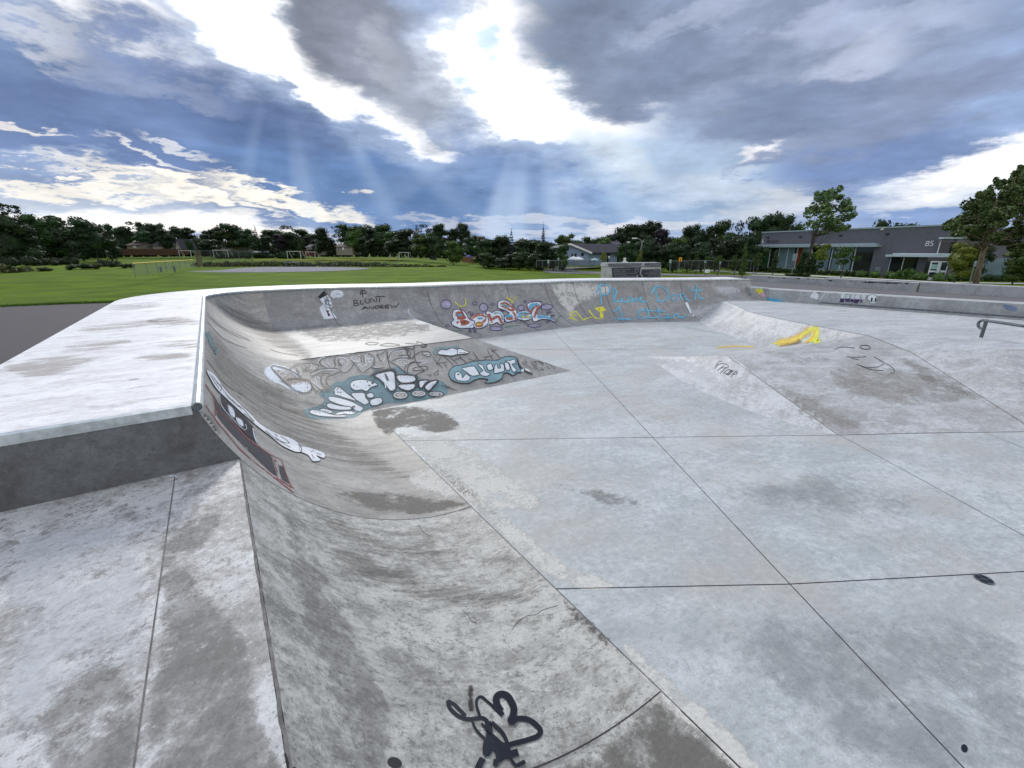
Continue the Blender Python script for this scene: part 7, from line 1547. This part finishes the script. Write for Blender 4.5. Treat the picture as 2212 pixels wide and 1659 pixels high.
# 8 glossy black tag in the foreground
p = Paint(1600, 2600, .31646)
p.line(brn, 76, (800, 310), (800, 470), (806, 632)); B2 = blk2
p.line(B2, 46, (512, 508), (600, 560), (680, 640), (735, 695)); p.line(B2, 50, (512, 505), (540, 600), (640, 695), (770, 738), (940, 722), (1010, 770)); p.line(B2, 80, (1010, 765), (1030, 900), (1010, 1050), (985, 1180)); p.line(B2, 34, (912, 700), (870, 570), (878, 485), (930, 458), (1000, 515), (1080, 580)); p.line(B2, 60, (1070, 570), (1140, 630), (1200, 690))
p.line(B2, 88, (1175, 640), (1125, 560), (1115, 480), (1165, 430), (1245, 445), (1300, 520), (1335, 620), (1310, 750)); p.line(B2, 66, (1300, 770), (1380, 735), (1500, 740), (1600, 800), (1665, 880), (1630, 950), (1500, 1000), (1330, 1045), (1180, 1090)); p.line(B2, 30, (815, 775), (870, 880), (970, 985)); p.line(B2, 30, (928, 795), (1050, 920), (1150, 1020)); p.line(B2, 46, (1055, 780), (1180, 900), (1235, 1000), (1262, 1080))
p.fill(B2, (965, 1000), (1080, 945), (1200, 1035), (1290, 1060), (1250, 1200), (1130, 1290), (1085, 1130), (1020, 1205), (945, 1165)); p.line(B2, 92, (1170, 1205), (1290, 1180), (1385, 1155)); p.line(B2, 84, (945, 1235), (900, 1320), (880, 1380)); p.line(B2, 36, (1285, 1240), (1370, 1345)); p.line(B2, 52, (1370, 1330), (1470, 1275)); p.ell(B2, 1310, 760, 60, 56); p.line(B2, 60, (1110, 1250), (1090, 1340))
p.build('graffiti', lq, 'glossy black looping paint tag')
p = Paint(0, 0, 1.8228); p.ell(blk2, 852, 1648, 16, 11, 20); p.build('paint_blot', lq)
p = Paint(0, 0, 1.8228); p.ell(blk2, 2083, 1617, 7, 9, -20); p.build('paint_blot', FLOOR, 'black paint blot on the floor')
# 9 long white figure and dark panels under the coping
p = Paint(750, 1400, .33153)
p.fill(gry, (175, 340), (262, 470), (300, 690), (420, 860), (700, 1150), (1015, 1430), (965, 1210), (700, 980), (480, 760), (330, 560), (250, 430))
p.fill(gry, (1030, 1290), (1100, 1320), (1172, 1532), (1080, 1470), sm_=False)
for q in ([(172, 345), (250, 470), (285, 560), (290, 720)], [(180, 590), (300, 770), (450, 950), (600, 1130), (800, 1300), (1020, 1470), (1225, 1635)], [(290, 640), (480, 790), (700, 1010), (900, 1150), (1080, 1245)], [(1080, 1245), (1130, 1400), (1190, 1550), (1230, 1580)], [(965, 1210), (1000, 1330), (1040, 1490)], [(1050, 1470), (1200, 1570)], [(985, 1240), (1020, 1260)]): p.line(red, 20, *q)
p.line(tn, 16, (960, 1200), (1000, 1350), (1050, 1500)); p.line(tn, 12, (255, 470), (270, 700))
d = [(335, 450), (480, 560), (740, 850), (785, 1045), (640, 930), (400, 660), (350, 580)]
p.fill(blk, *d, sm_=False); p.line(whm, 9, (340, 460), (350, 570), (400, 660)); p.line(whm, 16, (735, 870), (750, 950), (778, 1035)); p.line(whm, 8, (400, 660), (560, 830), (640, 890), (660, 860), (640, 820))
p.fill(whm, (430, 590), (500, 640), (520, 740), (470, 720)); p.fill(whm, (530, 740), (600, 770), (620, 850), (560, 820))
f_ = [(178, 172), (250, 205), (310, 270), (420, 430), (560, 560), (700, 690), (790, 790), (880, 855), (1000, 920), (1180, 985), (1280, 1050), (1318, 1140), (1240, 1150), (1080, 1075), (950, 970), (830, 880), (700, 775), (560, 650), (420, 520), (300, 400), (220, 270)]
h_ = [(1300, 1085), (1450, 1112), (1592, 1170), (1582, 1226), (1490, 1195), (1542, 1250), (1450, 1262), (1390, 1190), (1300, 1145)]
pw = paint('bright_white_paint', (236, 240, 248), .12, .5, 26, .1)
p.fill(pw, *f_); p.fill(pw, *h_); p.line(thin, 6, *f_, closed=True); p.line(blk, 9, (1270, 1060), (1315, 1110), (1310, 1142)); p.line(thin, 5, *h_, closed=True)
for q in ([(210, 220), (280, 330), (330, 400)], [(240, 240), (330, 350), (420, 470), (500, 540)], [(300, 330), (360, 370), (340, 430)], [(400, 440), (450, 520), (520, 560), (600, 650)], [(560, 600), (620, 640), (700, 740), (750, 790)], [(990, 945), (1020, 960), (1000, 980)], [(1010, 990), (1100, 1040), (1170, 1050)], [(1060, 965), (1130, 1010), (1170, 1050)], [(880, 900), (1020, 1010), (1180, 1100)], [(1420, 1150), (1460, 1140)], [(1430, 1180), (1460, 1230)], [(1490, 1170), (1540, 1190)], [(470, 540), (560, 620)], [(620, 690), (740, 800)]): p.line(thin, 7, *q)
p.build('graffiti', qp, 'long white painted figure with reaching hand above dark red edged panels')
p = Paint(700, 1100, .45208); p.line(tealp, 46, (250, 460), (300, 570), (345, 645)); p.line(thin, 10, (240, 470), (290, 580), (330, 660)); 
for q in ([(250, 285), (330, 370), (430, 440), (620, 525)], [(250, 310), (360, 410), (500, 490), (640, 540)], [(255, 370), (400, 520), (600, 600)], [(250, 700), (400, 900), (560, 1010)], [(800, 610), (900, 640), (1050, 665)]): p.line(thin, 5, *q)
p.build('graffiti', qp, 'faded teal stroke and dark wheel marks beneath the coping')
p = Paint(700, 1100, .45208); p.line(whm, 9, (2005, 260), (2030, 320), (2120, 370), (2212, 395)); p.build('worn_edge', bw)
p = Paint(0, 1100, .60269); p.fill(wht, (1100, 1295), (1125, 1262), (1168, 1260), (1170, 1275), (1150, 1290)); p.build('paint_blot', lq, 'small white paint blot at the foot of the dark end wall')
# floor drain
dc = gp(2125*k2, 1252*k2, 0); dr = empty('floor_drain', dc, 'round dark slotted drain cover set in the floor joint at right', 'drain')
mb = MB(); n = 28; r = .056
mb.tube([dc+Vector((0, 0, .001)), dc+Vector((0, 0, .006))], r, n); mb.build('rim', M['steel_d'], dr)
mb = MB()
for q in range(4):
    a0 = math.pi/4+q*math.pi/2
    pts = [dc+Vector((math.cos(a0+t)*rr, math.sin(a0+t)*rr, 0)) for t, rr in ((-.6, .016), (-.62, .044), (-.3, .047), (0, .048), (.3, .047), (.62, .044), (.6, .016))]
    mb.add([p_+UPV*.0075 for p_ in pts], [tuple(range(7))])
mb.build('slots', M['black'], dr)

seatst = stain('seat_wall_grime', (.05, .048, .05), .55, 3.0, .08, .9)
BV = bvh_of([o for o in bpy.data.objects if o.name.startswith('seat_wall')])
add_stain(seatst, [(1800, 603.5), (1880, 607), (1950, 610), (1985, 612), (1985, 616), (1900, 613), (1800, 609), (1770, 605)], bpy.data.objects['seat_wall.001'], feather=3, off=.004)
add_stain(seatst, [(1640, 597.5), (1700, 599), (1775, 602), (1775, 604), (1700, 603), (1640, 601)], bpy.data.objects['seat_wall'], feather=3, off=.004)
